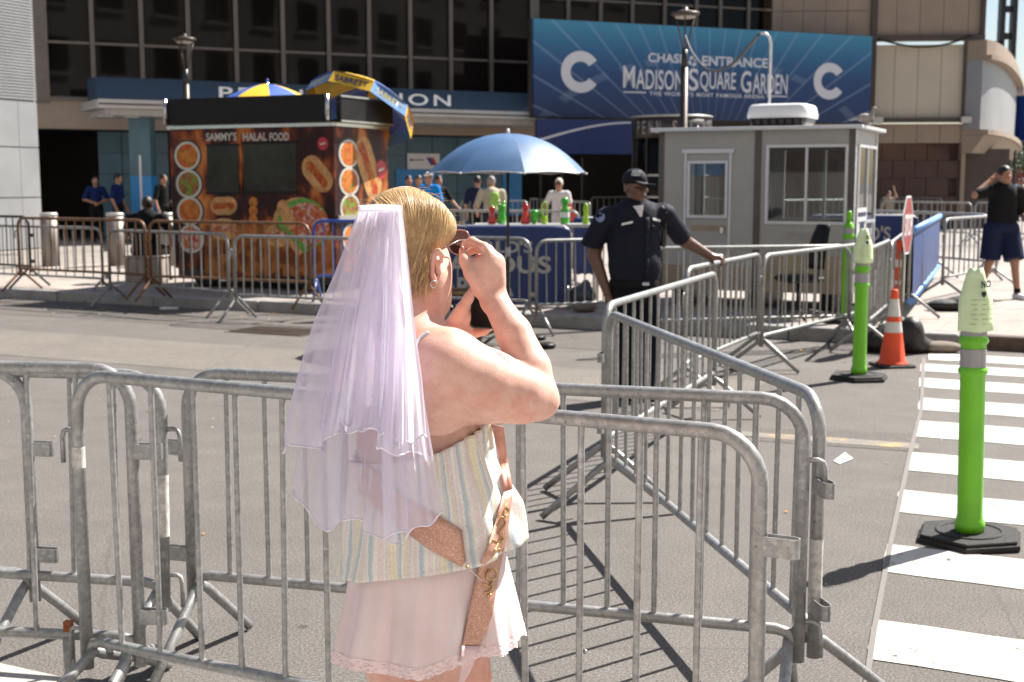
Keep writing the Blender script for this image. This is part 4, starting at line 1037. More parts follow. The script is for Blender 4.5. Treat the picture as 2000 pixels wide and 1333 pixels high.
cover((700, 441), (1114, 441), 1.19, .20, 'navy blue cover with three rows of white capitals behind the parasol pole', NAVY, (("WORLD'S", 868, 1040, 470, 494), ('FAMOUS', 850, 1076, 500, 534), ('ARENA', 862, 1003, 541, 578)), under_note=' behind the parasol')
cover((1580, 420), (1792, 420), 1.19, .25, 'navy blue cover partly hidden behind the stop sign', NAVY, (("WORLD'S", 1600, 1737, 442, 470),), under_note=' behind the stop sign')
cover((1779, 447), (1832, 420), 1.20, .32, 'bright blue cover with light blue edges right of the stop sign', COVB, (), COVL)
cover((1120, 425), (1172, 425), 1.19, .3, 'narrow navy cover just left of the officer', NAVY)

# vendor table and novelty cups
vt = empty('vendor_table', D(1050, 356, 17.4)); vt.location.z = PZ; tag(vt, 'vendor table with a grey top behind the navy arena cover', 'table')
tz = D(1050, 438, 17.3).z - PZ
MB().box(-.85, .85, -.3, .3, tz-.04, tz).build('top', ALU, vt)
for x in (-.8, .8):
    for y in (-.26, .26): MB().tube([(x, y, 0), (x, y, tz-.04)], .02, 8).build('leg', ALU, vt)
RED = mat('cup_red', (0.62, 0.03, 0.025), .2, 0, .05, 8, coat=.5); GRN = mat('cup_green', (0.05, 0.42, 0.02), .2, 0, .05, 8, coat=.5); LIM = mat('cup_lime', (0.30, 0.52, 0.02), .25, 0, .05, 8, coat=.5)
def cup(u, prof, m, label, extra=None):
    q = D(u, 438, 17.3); t = empty('novelty_cup', (q.x, q.y, q.z), 0, label, 'cup', 'novelty cups on the vendor table')
    MB().lathe(prof, 16).build('body', m, t)
    if extra: extra(t)
    return t
def s_(prof, k): return [(r*k, z*k) for r, z in prof]
skit = [(.02, 0), (.055, .005), (.055, .06), (.028, .11), (.022, .14), (.04, .17), (.042, .20), (.02, .225)]
cup(961, skit, RED, 'small red skittle-shaped cup at the left end', lambda t: MB().lathe([(.044, .205), (.03, .235)], 12).build('lid', RED, t))
cup(980, [(.03, 0), (.06, .01), (.06, .09), (.05, .12), (.05, .2), (.055, .22), (.055, .26)], GRN, 'green jug-shaped cup beside the small red one', lambda t: MB().tube([(-.05, 0, .26), (-.05, 0, .29), (.05, 0, .29), (.05, 0, .26)], .012, 6).build('handle', GRN, t))
cup(1026, [(.03, 0), (.07, .01), (.06, .08), (.032, .15), (.03, .18), (.05, .21), (.045, .25), (.02, .26)], RED, 'larger red flared cup left of the round green one', lambda t: MB().lathe([(.05, .25), (.035, .27)], 12).build('lid', RED, t))
cup(1044, [(.03, 0), (.035, .03), (.06, .08), (.065, .12), (.05, .17), (.03, .19)], GRN, 'round green cup beside the flared red one', lambda t: MB().tube([(.05, 0, .16), (.09, 0, .14), (.09, 0, .09), (.055, 0, .07)], .01, 6).build('handle', GRN, t))
cup(1063, [(.03, 0), (.045, .01), (.045, .08), (.03, .11), (.02, .12)], LIM, 'lime cup with a tall loop handle', lambda t: MB().tube([(-.03, 0, .1), (-.035, 0, .24), (-.02, 0, .29), (.02, 0, .29), (.035, 0, .24), (.03, 0, .1)], .012, 6).build('loop_handle', LIM, t))
cup(1103, [(.05, 0), (.06, .01), (.06, .08), (.055, .09), (.055, .16), (.06, .18), (.04, .22), (.035, .26), (.055, .29), (.05, .33), (.02, .36)], GRN, 'tall green bottle-shaped cup in front of the woman in white', lambda t: MB().lathe([(.063, .09), (.063, .16)], 16, cap=False).build('label_band', WHITE, t))
cup(1144, [(.03, 0), (.045, .01), (.04, .09), (.03, .12), (.035, .2), (.03, .26), (.012, .28)], LIM, 'lime cup standing apart by the officer', lambda t: MB().lathe([(.05, .02), (.05, .05)], 12, cap=False).build('ring', LIM, t))

# ================================================================ guard booth
BQ = Vector((*plan(1668, 15.6), 0)); BF = Line((BQ-KD*4).xy, BQ.xy); BE = Line(BQ.xy, (BQ+KN*3).xy)
booth = empty('guard_booth', (BQ.x, BQ.y, PZ), KA, 'grey prefabricated guard booth with wide windows and a flat roof', 'booth')
def bpx(u, v): a = BF.hit(u, v); return a[0]-4, a[1]-PZ
BL_ = -bpx(1287, 400)[0]; BD = 1.5; bz0 = .22; bz1 = bpx(1660, 252)[1]
GREY = mat('booth_grey', (0.33, 0.33, 0.32), .45, .1, .08, 1.5); TRIMD = mat('booth_dark_trim', (0.085, 0.075, 0.07), .35, .4, .25, 3); WTRIM = mat('booth_white_trim', (0.58, 0.59, 0.61), .4, .2, .08, 4); TANP = mat('booth_tan', (0.30, 0.235, 0.16), .7, 0, .2, 3)
def glassmat():
    m, nt, p, out = newmat('clear_glass'); g = nt.nodes.new('ShaderNodeBsdfGlossy'); g.inputs['Roughness'].default_value = .02
    tr = nt.nodes.new('ShaderNodeBsdfTransparent'); tr.inputs[0].default_value = (.80, .82, .82, 1); mx = nt.nodes.new('ShaderNodeMixShader'); fr = nt.nodes.new('ShaderNodeFresnel'); fr.inputs[0].default_value = 1.5
    nt.links.new(fr.outputs[0], mx.inputs[0]); nt.links.new(tr.outputs[0], mx.inputs[1]); nt.links.new(g.outputs[0], mx.inputs[2]); nt.links.new(mx.outputs[0], out.inputs[0]); return m
CGL = glassmat()
def wall_open(x0, x1, z0, z1, holes, plane, nm, th=.05):
    """wall panels around openings, cut into strips; plane(x0,x1,z0,z1) gives a box"""
    xs = sorted({x0, x1, *[h[0] for h in holes], *[h[1] for h in holes]})
    for a, b in zip(xs[:-1], xs[1:]):
        hs = [h for h in holes if h[0] < b-1e-6 and h[1] > a+1e-6]; zc = z0
        for h in sorted(hs, key=lambda h: h[2]):
            if h[2] > zc: plane(a, b, zc, h[2]).build(nm, GREY, booth)
            zc = h[3]
        if zc < z1: plane(a, b, zc, z1).build(nm, GREY, booth)
def hole(u0, u1, v0, v1): (xa, za), (xb, zb) = bpx(u0, v0), bpx(u1, v1); return (xa, xb, zb, za)
hD = hole(1349, 1416, 320, 421); hW = hole(1503, 1648, 289, 434)
fp = lambda a, b, c, d: MB().box(a, b, 0, .05, c, d); bp_ = lambda a, b, c, d: MB().box(a, b, BD-.05, BD, c, d); ep = lambda a, b, c, d: MB().box(-.05, 0, a, b, c, d); lp_ = lambda a, b, c, d: MB().box(-BL_, -BL_+.05, a, b, c, d)
wall_open(-BL_, 0, bz0, bz1, [hD, hW], fp, 'wall_panel')
hb1 = (-BL_+.15, -BL_+1.1, hW[2]-.05, hW[3]); hb2 = (-1.2, -.12, hW[2], hW[3])
wall_open(-BL_, 0, bz0, bz1, [hb1, hb2], bp_, 'wall_panel')
he = (.2, 1.35, hW[2], hW[3])
wall_open(.05, BD-.05, bz0, bz1, [he], ep, 'wall_panel'); wall_open(.05, BD-.05, bz0, bz1, [he], lp_, 'wall_panel')
def framed(h, plane_y, glass=True, mull=True, w_=.035, end=False):
    x0, x1, z0, z1 = h
    def bx(a, b, c, d, y0, y1): return MB().box(y0, y1, a, b, c, d) if end else MB().box(a, b, y0, y1, c, d)
    y0, y1 = plane_y
    wn = bx(x0-w_, x1+w_, z1, z1+w_, y0, y1).build('window', WTRIM, booth)
    bx(x0-w_, x1+w_, z0-w_, z0, y0, y1).build('frame', WTRIM, wn); bx(x0-w_, x0, z0, z1, y0, y1).build('frame', WTRIM, wn); bx(x1, x1+w_, z0, z1, y0, y1).build('frame', WTRIM, wn)
    if mull: bx((x0+x1)/2-w_*.4, (x0+x1)/2+w_*.4, z0, z1, y0+.003, y1-.003).build('mullion', WTRIM, wn)
    ym = (y0+y1)/2
    bx(x0, x1, z0, z1, ym-.003, ym+.003).build('pane', CGL, wn)
framed(hW, (-.03, .02)); framed(hb1, (BD-.03, BD+.02)); framed(hb2, (BD-.03, BD+.02)); framed(he, (-.02, .03), end=True)
# door
(dx0, dz1), (dx1, _) = bpx(1338, 300), bpx(1430, 300)
door = MB().box(dx0, dx0+.03, -.025, 0, bz0, dz1).build('door', WTRIM, booth)
MB().box(dx1-.03, dx1, -.025, 0, bz0, dz1).build('jamb', WTRIM, door); MB().box(dx0-.03, dx1+.03, -.04, 0, dz1, dz1+.05).build('lintel', WTRIM, door)
MB().box(dx1-.12, dx1-.08, -.06, -.026, bpx(1, 440)[1] if False else .95, 1.02).build('handle', STL, door)
framed(hD, (-.035, .02), mull=False)
(qa, za), (qb, zb) = bpx(1352, 440), bpx(1416, 452); MB().box(qa, qb, -.008, -.001, zb, za).build('door_plate', TANP, booth)
(qa, za), (qb, zb) = bpx(1532, 455), bpx(1608, 470); MB().box(qa, qb, -.008, -.001, zb, za).build('vent_plate', mat('vent_plate', (.3, .29, .28), .6), booth)
for u0, u1 in ((1286, 1296), (1472, 1485), (1655, 1669)):
    a, b = bpx(u0, 400)[0], bpx(u1, 400)[0]; MB().box(a, min(b, .004), -.012, -.001, bz0, bz1).build('corner_trim', TRIMD, booth)
MB().box(.001, .012, 0, .06, bz0, bz1).build('corner_trim', WTRIM, booth); MB().box(.001, .012, BD-.06, BD, bz0, bz1).build('corner_trim', WTRIM, booth)
MB().box(-BL_-.09, .10, -.13, BD+.1, bz1, bz1+.045).build('roof', WTRIM, booth, bevel=.008)
MB().box(-BL_, 0, -.012, -.001, bz0, bz0+.12).build('skirt', TANP, booth); MB().box(bpx(1486, 400)[0], bpx(1654, 400)[0], -.010, -.001, bz0+.122, bpx(1560, 500)[1]).build('lower_panel', TANP, booth); MB().box(bpx(1297, 400)[0], bpx(1471, 400)[0], -.010, -.001, bz0+.122, bpx(1400, 520)[1]).build('lower_panel', TANP, booth)
MB().box(-BL_+.05, -.05, .05, BD-.05, bz0, bz0+.03).build('floor', TANP, booth)
for x in (-BL_+.25, -BL_/2, -.3): MB().box(x-.08, x+.08, .1, BD-.1, .0, bz0).build('skid', BOXB, booth)
MB().box(-BL_+.1, -.1, BD-.45, BD-.06, .85, .9).build('desk', BLUEB, booth)
bb = Body(.02, .04); 
for q in ((-.35, BD-.25, 1.0), (-.28, BD-.25, 1.05), (-.45, BD-.22, .98)): bb.ell(q, (.12, .1, .1))
bb.build('desk_bag', BOXB, booth)
for zz in np.arange(bz0+.1, bz1, .16): MB().lathe([(.008, 0), (.008, .006)], 6).build('rivet', STL, booth, (.0125, .03, zz), (0, R(90), 0))
# notice on the booth end
npost = MB().box(.02, .03, .12, .75, epx(1, 1)[1] if False else 1.02-PZ, 1.42-PZ).build('notice', WHITE, booth)
MB().box(.031, .034, .3, .6, 1.07-PZ, 1.25-PZ).build('notice_mark', mat('notice_ink', (.03, .03, .08), .6), npost); MB().box(.031, .034, .17, .7, 1.32-PZ, 1.37-PZ).build('notice_line', mat('notice_ink', (.03, .03, .08)), npost)
# roof unit
ac = empty('air_conditioner', booth.matrix_world @ Vector((0, 0, 0)), KA, 'white rooftop air conditioner on the guard booth', 'air conditioner')
xa, xb = bpx(1449, 230)[0], bpx(1569, 230)[0]; ac.location = Vector((BQ.x, BQ.y, PZ)) + KD*((xa+xb)/2) + KN*.55 + Vector((0, 0, bz1+.046)); hw = (xb-xa)/2
MB().loft([[(x*k, y*k2, z) for x, y in arc(hw-.1, .25, .1, 0, 90, 4)+arc(-hw+.1, .25, .1, 90, 180, 4)+arc(-hw+.1, -.25, .1, 180, 270, 4)+arc(hw-.1, -.25, .1, 270, 360, 4)] for z, k, k2 in ((.115, 1, 1), (.12, 1.02, 1.02), (.17, 1.02, 1.02), (.26, .97, .96), (.285, .9, .88), (.295, .7, .7))], smooth=True).build('shell', mat('ac_white', (.78, .78, .77), .35, 0, .03, 3), ac)
MB().loft([[(x*k, y*k, z) for x, y in arc(hw-.1, .25, .1, 0, 90, 4)+arc(-hw+.1, .25, .1, 90, 180, 4)+arc(-hw+.1, -.25, .1, 180, 270, 4)+arc(hw-.1, -.25, .1, 270, 360, 4)] for z, k in ((0, .88), (.114, .96))], smooth=True).build('base', TRIMD, ac)
for k in range(7): MB().box(-hw*.8+k*hw*.26, -hw*.8+k*hw*.26+.03, -.36, -.34, .02, .1).build('louvre', BOXB, ac)
# pigeon
pg_c = D(1690, 247, 15.7); pgn = Body(.006, .012); pz_ = booth.location.z + bz1 + .046
pgn.ell((pg_c.x, pg_c.y, pz_+.085), (.10, .055, .055)).cap((pg_c.x+.07, pg_c.y, pz_+.11), (pg_c.x+.095, pg_c.y, pz_+.19), .03, .02).ell((pg_c.x+.10, pg_c.y, pz_+.20), (.026, .022, .022)).cap((pg_c.x-.07, pg_c.y, pz_+.08), (pg_c.x-.18, pg_c.y, pz_+.06), .03, .012, .5, (0, 0, 1)).cap((pg_c.x+.12, pg_c.y, pz_+.198), (pg_c.x+.145, pg_c.y, pz_+.193), .007, .003)
for y in (-.02, .02): pgn.cap((pg_c.x+.01, pg_c.y+y, pz_+.05), (pg_c.x+.015, pg_c.y+y, pz_+.006), .008, .007)
tag(pgn.build('pigeon', mat('pigeon_grey', (.28, .25, .23), .7, 0, .4, 25)), 'grey pigeon perched on the booth roof corner', 'pigeon')
# mast and cable
my = 17.6; ms = empty('conduit_mast', D(1499, 356, my)); ms.location.z = PZ; tag(ms, 'thin grey conduit mast with a bent top behind the booth', 'mast')
zt_ = D(1499, 66, my).z - PZ
MB().tube([(0, 0, 0), (0, 0, zt_-.15), (-.02, 0, zt_-.05), (-.07, 0, zt_), (-.14, 0, zt_+.005)], .019, 10).build('pipe', mat('conduit_grey', (.55, .55, .55), .4, .3), ms)
def lamp(u, y, vt, label, w_):
    q = D(u, 356, y); t = empty('street_lamp', (q.x, q.y, PZ), 0, label, 'street lamp', 'bronze street lamps'); z = D(u, vt, y).z-PZ
    BR = mat('lamp_bronze', (.06, .04, .032), .45, .3, .2, 4)
    MB().lathe([(.14, 0), (.14, .35), (.085, .45), (.075, z-1.1)], 14).build('pole', BR, t); MB().lathe([(.065, z-1.1), (.06, z-.75)], 12).build('collar', BLACKB, t)
    for k in range(3):
        a = k*2.09+.4; MB().tube([(.03*math.cos(a), .03*math.sin(a), z-.78), (w_*.36*math.cos(a), w_*.36*math.sin(a), z-.12)], .016, 6).build('arm', BR, t)
    h = MB().lathe([(.08, z-.14), (w_*.4, z-.10), (w_*.5, z-.06), (w_*.48, z-.03), (w_*.25, z), (.05, z+.03), (.04, z+.08)], 24).build('head', BR, t)
    MB().lathe([(.05, z-.15), (w_*.34, z-.135), (w_*.36, z-.105)], 20).build('lens', mat('lamp_lens', (.4, .38, .33), .4), h); return t
lamp(369, 31, 73, 'slim bronze street lamp left, above the food cart', .55); lamp(1333, 26, 22, 'bronze street lamp right, in front of the entrance sign', .58)
cb = [D(1338, 70, 25.9), D(1352, 104, 24.5), D(1378, 134, 23), D(1405, 138, 21.8), D(1435, 122, 20.4), D(1462, 92, 19), D(1482, 68, 17.7)]
tag(MB().tube(catmull(cb, 6), .022, 6).build('power_cable', mat('cable_grey', (.06, .055, .05), .6)), 'sagging cable slung from the right street lamp to the mast', 'cable')
# steel bollards
BOLM = mat('bollard_steel', (0.24, 0.21, 0.185), .55, .25, .15, 3)
for u, lab in ((92, 'brushed steel bollard nearest the pale metal pillar'), (222, 'brushed steel bollard in the middle of the brown barricade'), (322, 'brushed steel bollard by the food cart corner')):
    q = D(u, 356, 24.5); t = empty('steel_bollard', (q.x, q.y, PZ), 0, lab, 'bollard', 'steel bollards on the plaza')
    MB().lathe([(.16, 0), (.16, .95)], 24).build('shaft', BOLM, t); MB().lathe([(.165, .95), (.165, .99), (.15, 1.01)], 24).build('cap', ALU, t)

# ================================================================ green posts, cone, stop sign
GPL = mat('green_plastic', (0.155, 0.50, 0.016), .38, 0, .08, 6); GPB = mat('reflective_band', (0.33, 0.32, 0.33), .5, .1, .12, 60, stretch=(1, 1, .02)); RUB = mat('black_rubber', (0.017, 0.016, 0.015), .8, 0, .35, 40, .5, 120)
def papermat():
    m, nt, p, out = newmat('green_notice_paper'); co = coords(nt, 'object')
    nt.links.new(ramp(nt, noise(nt, co, 9, 4), [(.3, (.60, .74, .42)), (.7, (.74, .86, .58))]), p.inputs['Base Color']); p.inputs['Roughness'].default_value = .8
    p.inputs['Transmission Weight'].default_value = 0.0; bump(nt, p, noise(nt, co, 14, 3), .4, .01); return m
PAPG = papermat(); INK = mat('black_ink', (.02, .02, .025), .7); INKG = mat('faded_ink', (.22, .27, .18), .8)
def delineator(c, z0, label, paper=True, hgt=1.2, yaw=0):
    t = empty('green_post', (c.x, c.y, z0), yaw, label, 'post', 'green plastic delineator posts')
    r = .060
    MB().prism([(.27*math.cos(R(60*k+8)), .27*math.sin(R(60*k+8))) for k in range(6)], 0.0, .03).build('rubber_base', RUB, t, bevel=.006)
    MB().prism([(.255*math.cos(R(60*k+8)), .255*math.sin(R(60*k+8))) for k in range(6)], .0305, .048).build('base_tread', RUB, t, bevel=.006)
    MB().lathe([(.16, .0485), (.16, .053), (.15, .055), (.145, .05)], 32, cap=False).build('base_ring', RUB, t)
    prof = [(r+.008, .05), (r+.012, .09), (r+.004, .11), (r, .13), (r-.001, .82), (r+.006, .828), (r+.010, .84), (r+.006, .852), (r-.001, .86), (r-.001, .97), (r+.006, .973), (r+.010, .985), (r+.006, .997), (r, 1.005), (r, 1.09), (r-.012, 1.10), (r-.014, 1.13), (.028, 1.14)]
    MB().lathe(prof, 32).build('post', GPL, t)
    for z0_, z1_ in ((.862, .948), (1.012, 1.075)): MB().lathe([(r+.0012, z0_), (r+.0012, z1_)], 32, cap=False).build('reflective_band', GPB, t)
    MB().lathe([(.026, 1.135), (.026, 1.17), (.034, 1.18), (.03, 1.24), (.018, 1.27)], 16).build('handle_grip', GPL, t)
    if paper:
        rings = []; n = 22
        for i in range(9):
            f = i/8; z = 1.335 - f*.30; ring = []
            for k in range(n+1):
                a = R(-165 + 165*k/n + 0); rr = (.036+.044*min(1, f*2.0)+.004*math.sin(k*.55+i*.3)) + (.004*f)
                ring.append((rr*math.cos(a), rr*math.sin(a), z+.002*math.sin(k*.5)))
            rings.append(ring)
        pp = MB().loft(rings, cap=False, closed=False).build('notice_paper', PAPG, t); sm = pp.modifiers.new('solid', 'SOLIDIFY'); sm.thickness = .0012
        def ptxt(s, ang, z, hh, wd):
            a = R(ang); nr = Vector((math.cos(a), math.sin(a), 0)); tn = Vector((-math.sin(a), math.cos(a), 0)); f = (1.335-z)/.30
            rr = .036+.044*min(1, f*2.0)+.012
            return text('notice_text', s, INK, t, nr*rr+Vector((0, 0, z)), tn, (0, 0, 1), height=hh, width=wd, offset=.03)
        ptxt('NO', -66, 1.262, .036, .058)
        sh = MB().prism([(-.012, .014), (.012, .014), (.012, -.002), (0, -.016), (-.012, -.002)], 0, .001).build('crest', INK, t)
        a = R(-84); sh.location = Vector((math.cos(a), math.sin(a), 0))*.094+Vector((0, 0, 1.215)); sh.rotation_euler = (R(90), 0, a+R(90))
        for j in range(6):
            z = 1.19-j*.023
            for k in range(3):
                a = R(-108+k*26+random.uniform(-5, 5)); rr = .0945; w_ = random.uniform(.009, .018)
                nr = Vector((math.cos(a), math.sin(a), 0)); tn = Vector((-math.sin(a), math.cos(a), 0))
                MB().obox(nr*rr+Vector((0, 0, z)), tn, nr, (0, 0, 1), w_, .0006, .0012).build('notice_line', INKG, t)
    return t
delineator(G(1893, 1056), 0, 'bright green post on a black base standing on the crosswalk, nearest one').rotation_euler[1] = R(-1.3)
delineator(G(1677, 741), 0, 'bright green post with a pale paper notice beside the orange cone')
q = D(1661, 356, 14.5); delineator(q, PZ, 'bright green post without paper, close to the booth corner', False)
q = D(1718, 356, 14.9)
ORG = mat('cone_orange', (0.72, 0.065, 0.012), .42, 0, .10, 5); CWB = mat('cone_white', (0.62, 0.58, 0.56), .5, 0, .1, 20)
cn = empty('traffic_cone', G(1742, 716), R(10), 'orange traffic cone with two white bands on a black base', 'cone')
MB().bbox(-.17, .17, -.17, .17, 0, .03, .012).build('base', RUB, cn)
cr_ = lambda z: .125-.098*(z-.03)/.70
MB().lathe([(.15, .031), (.145, .04)] + [(cr_(z), z) for z in (.06, .3, .36, .45, .5, .62, .68)] + [(.036, .69), (.03, .73), (.02, .735)], 28).build('shell', ORG, cn)
for a, b in ((.33, .43), (.48, .645)): MB().lathe([(cr_(a)+.0015, a), (cr_(b)+.0015, b)], 28, cap=False).build('white_band', CWB, cn)
# stop sign on a stand
sy = 13.3; sq = D(1776, 356, sy); ss = empty('stop_sign', (sq.x, sq.y, 0), R(0), 'red octagonal stop sign seen nearly edge-on on a timber stand', 'sign')
zc = D(1776, 440, sy).z; ang = R(334+90); SR = mat('stop_red', (0.27, 0.006, 0.010), .4, 0, .06, 8); ro = .325
ex = Vector((math.cos(ang), math.sin(ang), 0)); ey = Vector((0, 0, 1)); nz = Vector((ex.y, -ex.x, 0))
if nz.x < 0: nz = -nz
def octo(r_, off): return [ex*(r_*math.cos(R(22.5+45*k))) + ey*(r_*math.sin(R(22.5+45*k)) + zc) + nz*off for k in range(8)]
tx_ex = Vector((-nz.y, nz.x, 0))
MB().loft([octo(ro, -.004), octo(ro, .004)], smooth=False).build('plate', WHITE, ss)
MB().add(octo(ro*.93, .0055), [tuple(range(8))]).build('red_face', SR, ss)
text('lettering', 'STOP', WHITE, ss, nz*.007+Vector((0, 0, zc)), tx_ex, ey, width=.47, height=.23, offset=.02)
bk__ = -nz*.055; MB().box(bk__.x-.03, bk__.x+.03, bk__.y-.02, bk__.y+.02, .12, zc-.28).build('timber_post', mat('weathered_wood', (.24, .17, .12), .8, 0, .3, 12), ss); MB().obox(-nz*.018+Vector((0, 0, (zc+.7)/2)), ex, nz, ey, .02, .006, (zc+.2-.5)/2).build('steel_strip', ALU, ss)
MB().box(-.25, .25, -.2, .3, 0.0, .12).build('stand_base', RUB, ss)
ch = empty('channelizer_post', D(1763, 356, 13.35)); ch.location.z = 0; tag(ch, 'red and white striped channelizer post behind the stop sign', 'post')
MB().lathe([(.045, .25), (.045, 1.0), (.03, 1.02), (.03, 1.06), (.045, 1.08), (.04, 1.14)], 16).build('post', SR if False else ORG, ch)
for a, b in ((.38, .46), (.86, .94), (.68, .72)): MB().lathe([(.047, a), (.047, b)], 16, cap=False).build('white_band', CWB, ch)
MB().prism([(.2*math.cos(R(45*k)), .2*math.sin(R(45*k))) for k in range(8)], 0, .25).build('base', RUB, ch)
def lumps(name, pts, m, label, cat, vox=.02, k=.05):
    b = Body(vox, k)
    for c, r_ in pts: b.ell(c, r_)
    return tag(b.build(name, m), label, cat)
BAGB = mat('black_bag', (.012, .011, .011), .6, 0, .4, 9, 1.0, 14); SAND = mat('sandbag_grey', (.17, .14, .11), .9, 0, .35, 9, .5, 60)
g = G(1755, 690)
lumps('rubbish_bag', [((g.x, g.y+.1, .14), (.26, .2, .17)), ((g.x+.12, g.y, .20), (.13, .14, .18)), ((g.x+.18, g.y+.05, .08), (.16, .15, .11)), ((g.x-.2, g.y+.1, .1), (.16, .16, .12))], BAGB, 'black rubbish bags heaped at the foot of the stop sign', 'bag')
g = G(1835, 689); lumps('sandbag', [((g.x-.05, g.y, .06), (.15, .12, .06)), ((g.x+.1, g.y, .055), (.13, .12, .055))], SAND, 'grey striped sandbag lying against the kerb right of the cone', 'sandbag')
g = G(1866, 612, PZ); lumps('sandbag', [((g.x, g.y+.3, PZ+.07), (.25, .15, .08)), ((g.x+.2, g.y+.3, PZ+.12), (.18, .13, .07))], BAGB, 'black sandbag under the barricade on splayed feet', 'sandbag')
g = G(1143, 612, PZ); lumps('sandbag', [((g.x, g.y+.15, PZ+.06), (.16, .14, .065))], SAND, 'brown sandbag on the kerb under the barricade left of the officer', 'sandbag')
lumps('rubbish_bag', [((g.x, g.y+.75, PZ+.14), (.18, .15, .15)), ((g.x+.05, g.y+.75, PZ+.28), (.06, .06, .08))], mat('blue_grey_bag', (.04, .05, .06), .3, 0, .3, 12, .5, 30), 'blue-grey plastic bag beside the navy arena cover', 'bag')
# office chair before the booth
oc = D(1566, 356, 14.95); och = empty('office_chair', (oc.x, oc.y, PZ), R(200), 'black office chair in front of the booth window', 'chair')
bk_ = Body(.012, .03); 
bkc = Vector(och.location)
cb_ = MB(); rr = []
for i in range(9):
    f = i/8; z = .58+f*.52; x = -.20-.12*f**1.5; w_ = .21-.07*f**2
    rr.append([(x, -w_, z), (x-.05, -w_*.5, z), (x-.06, 0, z), (x-.05, w_*.5, z), (x, w_, z), (x+.03, w_*.5, z), (x+.035, 0, z), (x+.03, -w_*.5, z)])
cb_.loft(rr).build('backrest', BOXB, och)
MB().bbox(-.22, .22, -.22, .22, .43, .51, .03).build('seat', BOXB, och); MB().tube([(0, 0, .1), (0, 0, .43)], .03, 10).build('stem', BLACKB, och); MB().tube([(-.1, 0, .45), (-.25, 0, .5), (-.24, 0, .7)], .02, 8).build('back_bracket', BLACKB, och)
for k in range(5):
    a = R(72*k); MB().tube([(0, 0, .12), (.28*math.cos(a), .28*math.sin(a), .07)], .018, 8).build('base_arm', BLACKB, och); MB().ell((.28*math.cos(a), .28*math.sin(a), .032), .03, .03, .03, 10, 6).build('caster', BLACKB, och)
# ================================================================ people
from mathutils.bvhtree import BVHTree
def bvh_of(*objs):
    V = []; Fc = []
    for o in objs:
        n = len(V); mw = o.matrix_basis if o.parent is None else o.parent.matrix_basis @ o.matrix_basis
        V += [mw @ v.co for v in o.data.vertices]; Fc += [tuple(i+n for i in p.vertices) for p in o.data.polygons]
    return BVHTree.FromPolygons(V, Fc)
def shoot(bvh, u, v, off=.002, fallback=None):
    r = ray(u, v).normalized(); h = bvh.ray_cast(_C, r)
    if h[0] is None: return fallback
    return h[0] - r*off
def patch(name, bvh, rows, m, parent, off=.002, y=None, thick=0.0):
    """cloth or print laid on a surface: rows of photo pixels, each landing where the surface is"""
    vs = []; n = len(rows[0]); last = None
    for row in rows:
        for (u, v) in row:
            p = shoot(bvh, u, v, off)
            if p is None:
                yy = y if y is not None else (last.y if last is not None else 3.0); p = D(u, v, yy)
            last = p; vs.append(p - Vector(parent.location))
    fs = [(i*n+j, i*n+j+1, (i+1)*n+j+1, (i+1)*n+j) for i in range(len(rows)-1) for j in range(n-1)]
    o = MB().add(vs, [tuple(reversed(f)) for f in fs], True).build(name, m, parent)
    if thick: s = o.modifiers.new('solid', 'SOLIDIFY'); s.thickness = thick
    return o
def quadrows(p00, p01, p10, p11, n=4, m=4):
    L = lambda a, b, t: (a[0]+(b[0]-a[0])*t, a[1]+(b[1]-a[1])*t)
    return [[L(L(p00, p01, j/m), L(p10, p11, j/m), i/n) for j in range(m+1)] for i in range(n+1)]
def skinmat(name, c, red=1.0):
    m, nt, p, out = newmat(name); co = coords(nt)
    a = noise(nt, co, 9, 5, .6); f = noise(nt, co, 220, 2, .6)
    base = ramp(nt, a, [(.3, tuple(x*y for x, y in zip(c, (.98, .74, .68)))), (.52, c), (.75, tuple(min(1, x*1.08) for x in c))])
    m2 = noise(nt, co, 42, 4, .7); base = mixc(nt, 1.0, base, ramp(nt, m2, [(.3, (.90, .84, .82)), (.7, (1.06, 1.08, 1.08))]), 'MULTIPLY')
    v = nt.nodes.new('ShaderNodeTexVoronoi'); v.inputs['Scale'].default_value = 62; nt.links.new(co, v.inputs['Vector'])
    fk = ramp(nt, v.outputs['Distance'], [(.05, (.5,)*3), (.13, (0,)*3)])
    base = mixc(nt, fk, base, tuple(x*y for x, y in zip(c, (.62, .45, .38))))
    nt.links.new(base, p.inputs['Base Color']); p.inputs['Roughness'].default_value = .5 if c[0] > .2 else .36; p.inputs['Specular IOR Level'].default_value = .35 if c[0] > .2 else .6
    p.inputs['Subsurface Weight'].default_value = .12; p.inputs['Subsurface Radius'].default_value = (1, .35, .2); p.inputs['Subsurface Scale'].default_value = .006
    bump(nt, p, math_(nt, 'ADD', f, math_(nt, 'MULTIPLY', m2, .8)), .22, .002); return m
SK_L = skinmat('skin_fair', (0.52, 0.315, 0.245)); SK_M = skinmat('skin_tan', (0.36, 0.20, 0.13)); SK_D = skinmat('skin_deep', (0.12, 0.058, 0.036))
def cloth(name, c, var=.18, sc=12): return mat(name, c, .85, 0, var, sc, .25, 40, spec=.15)
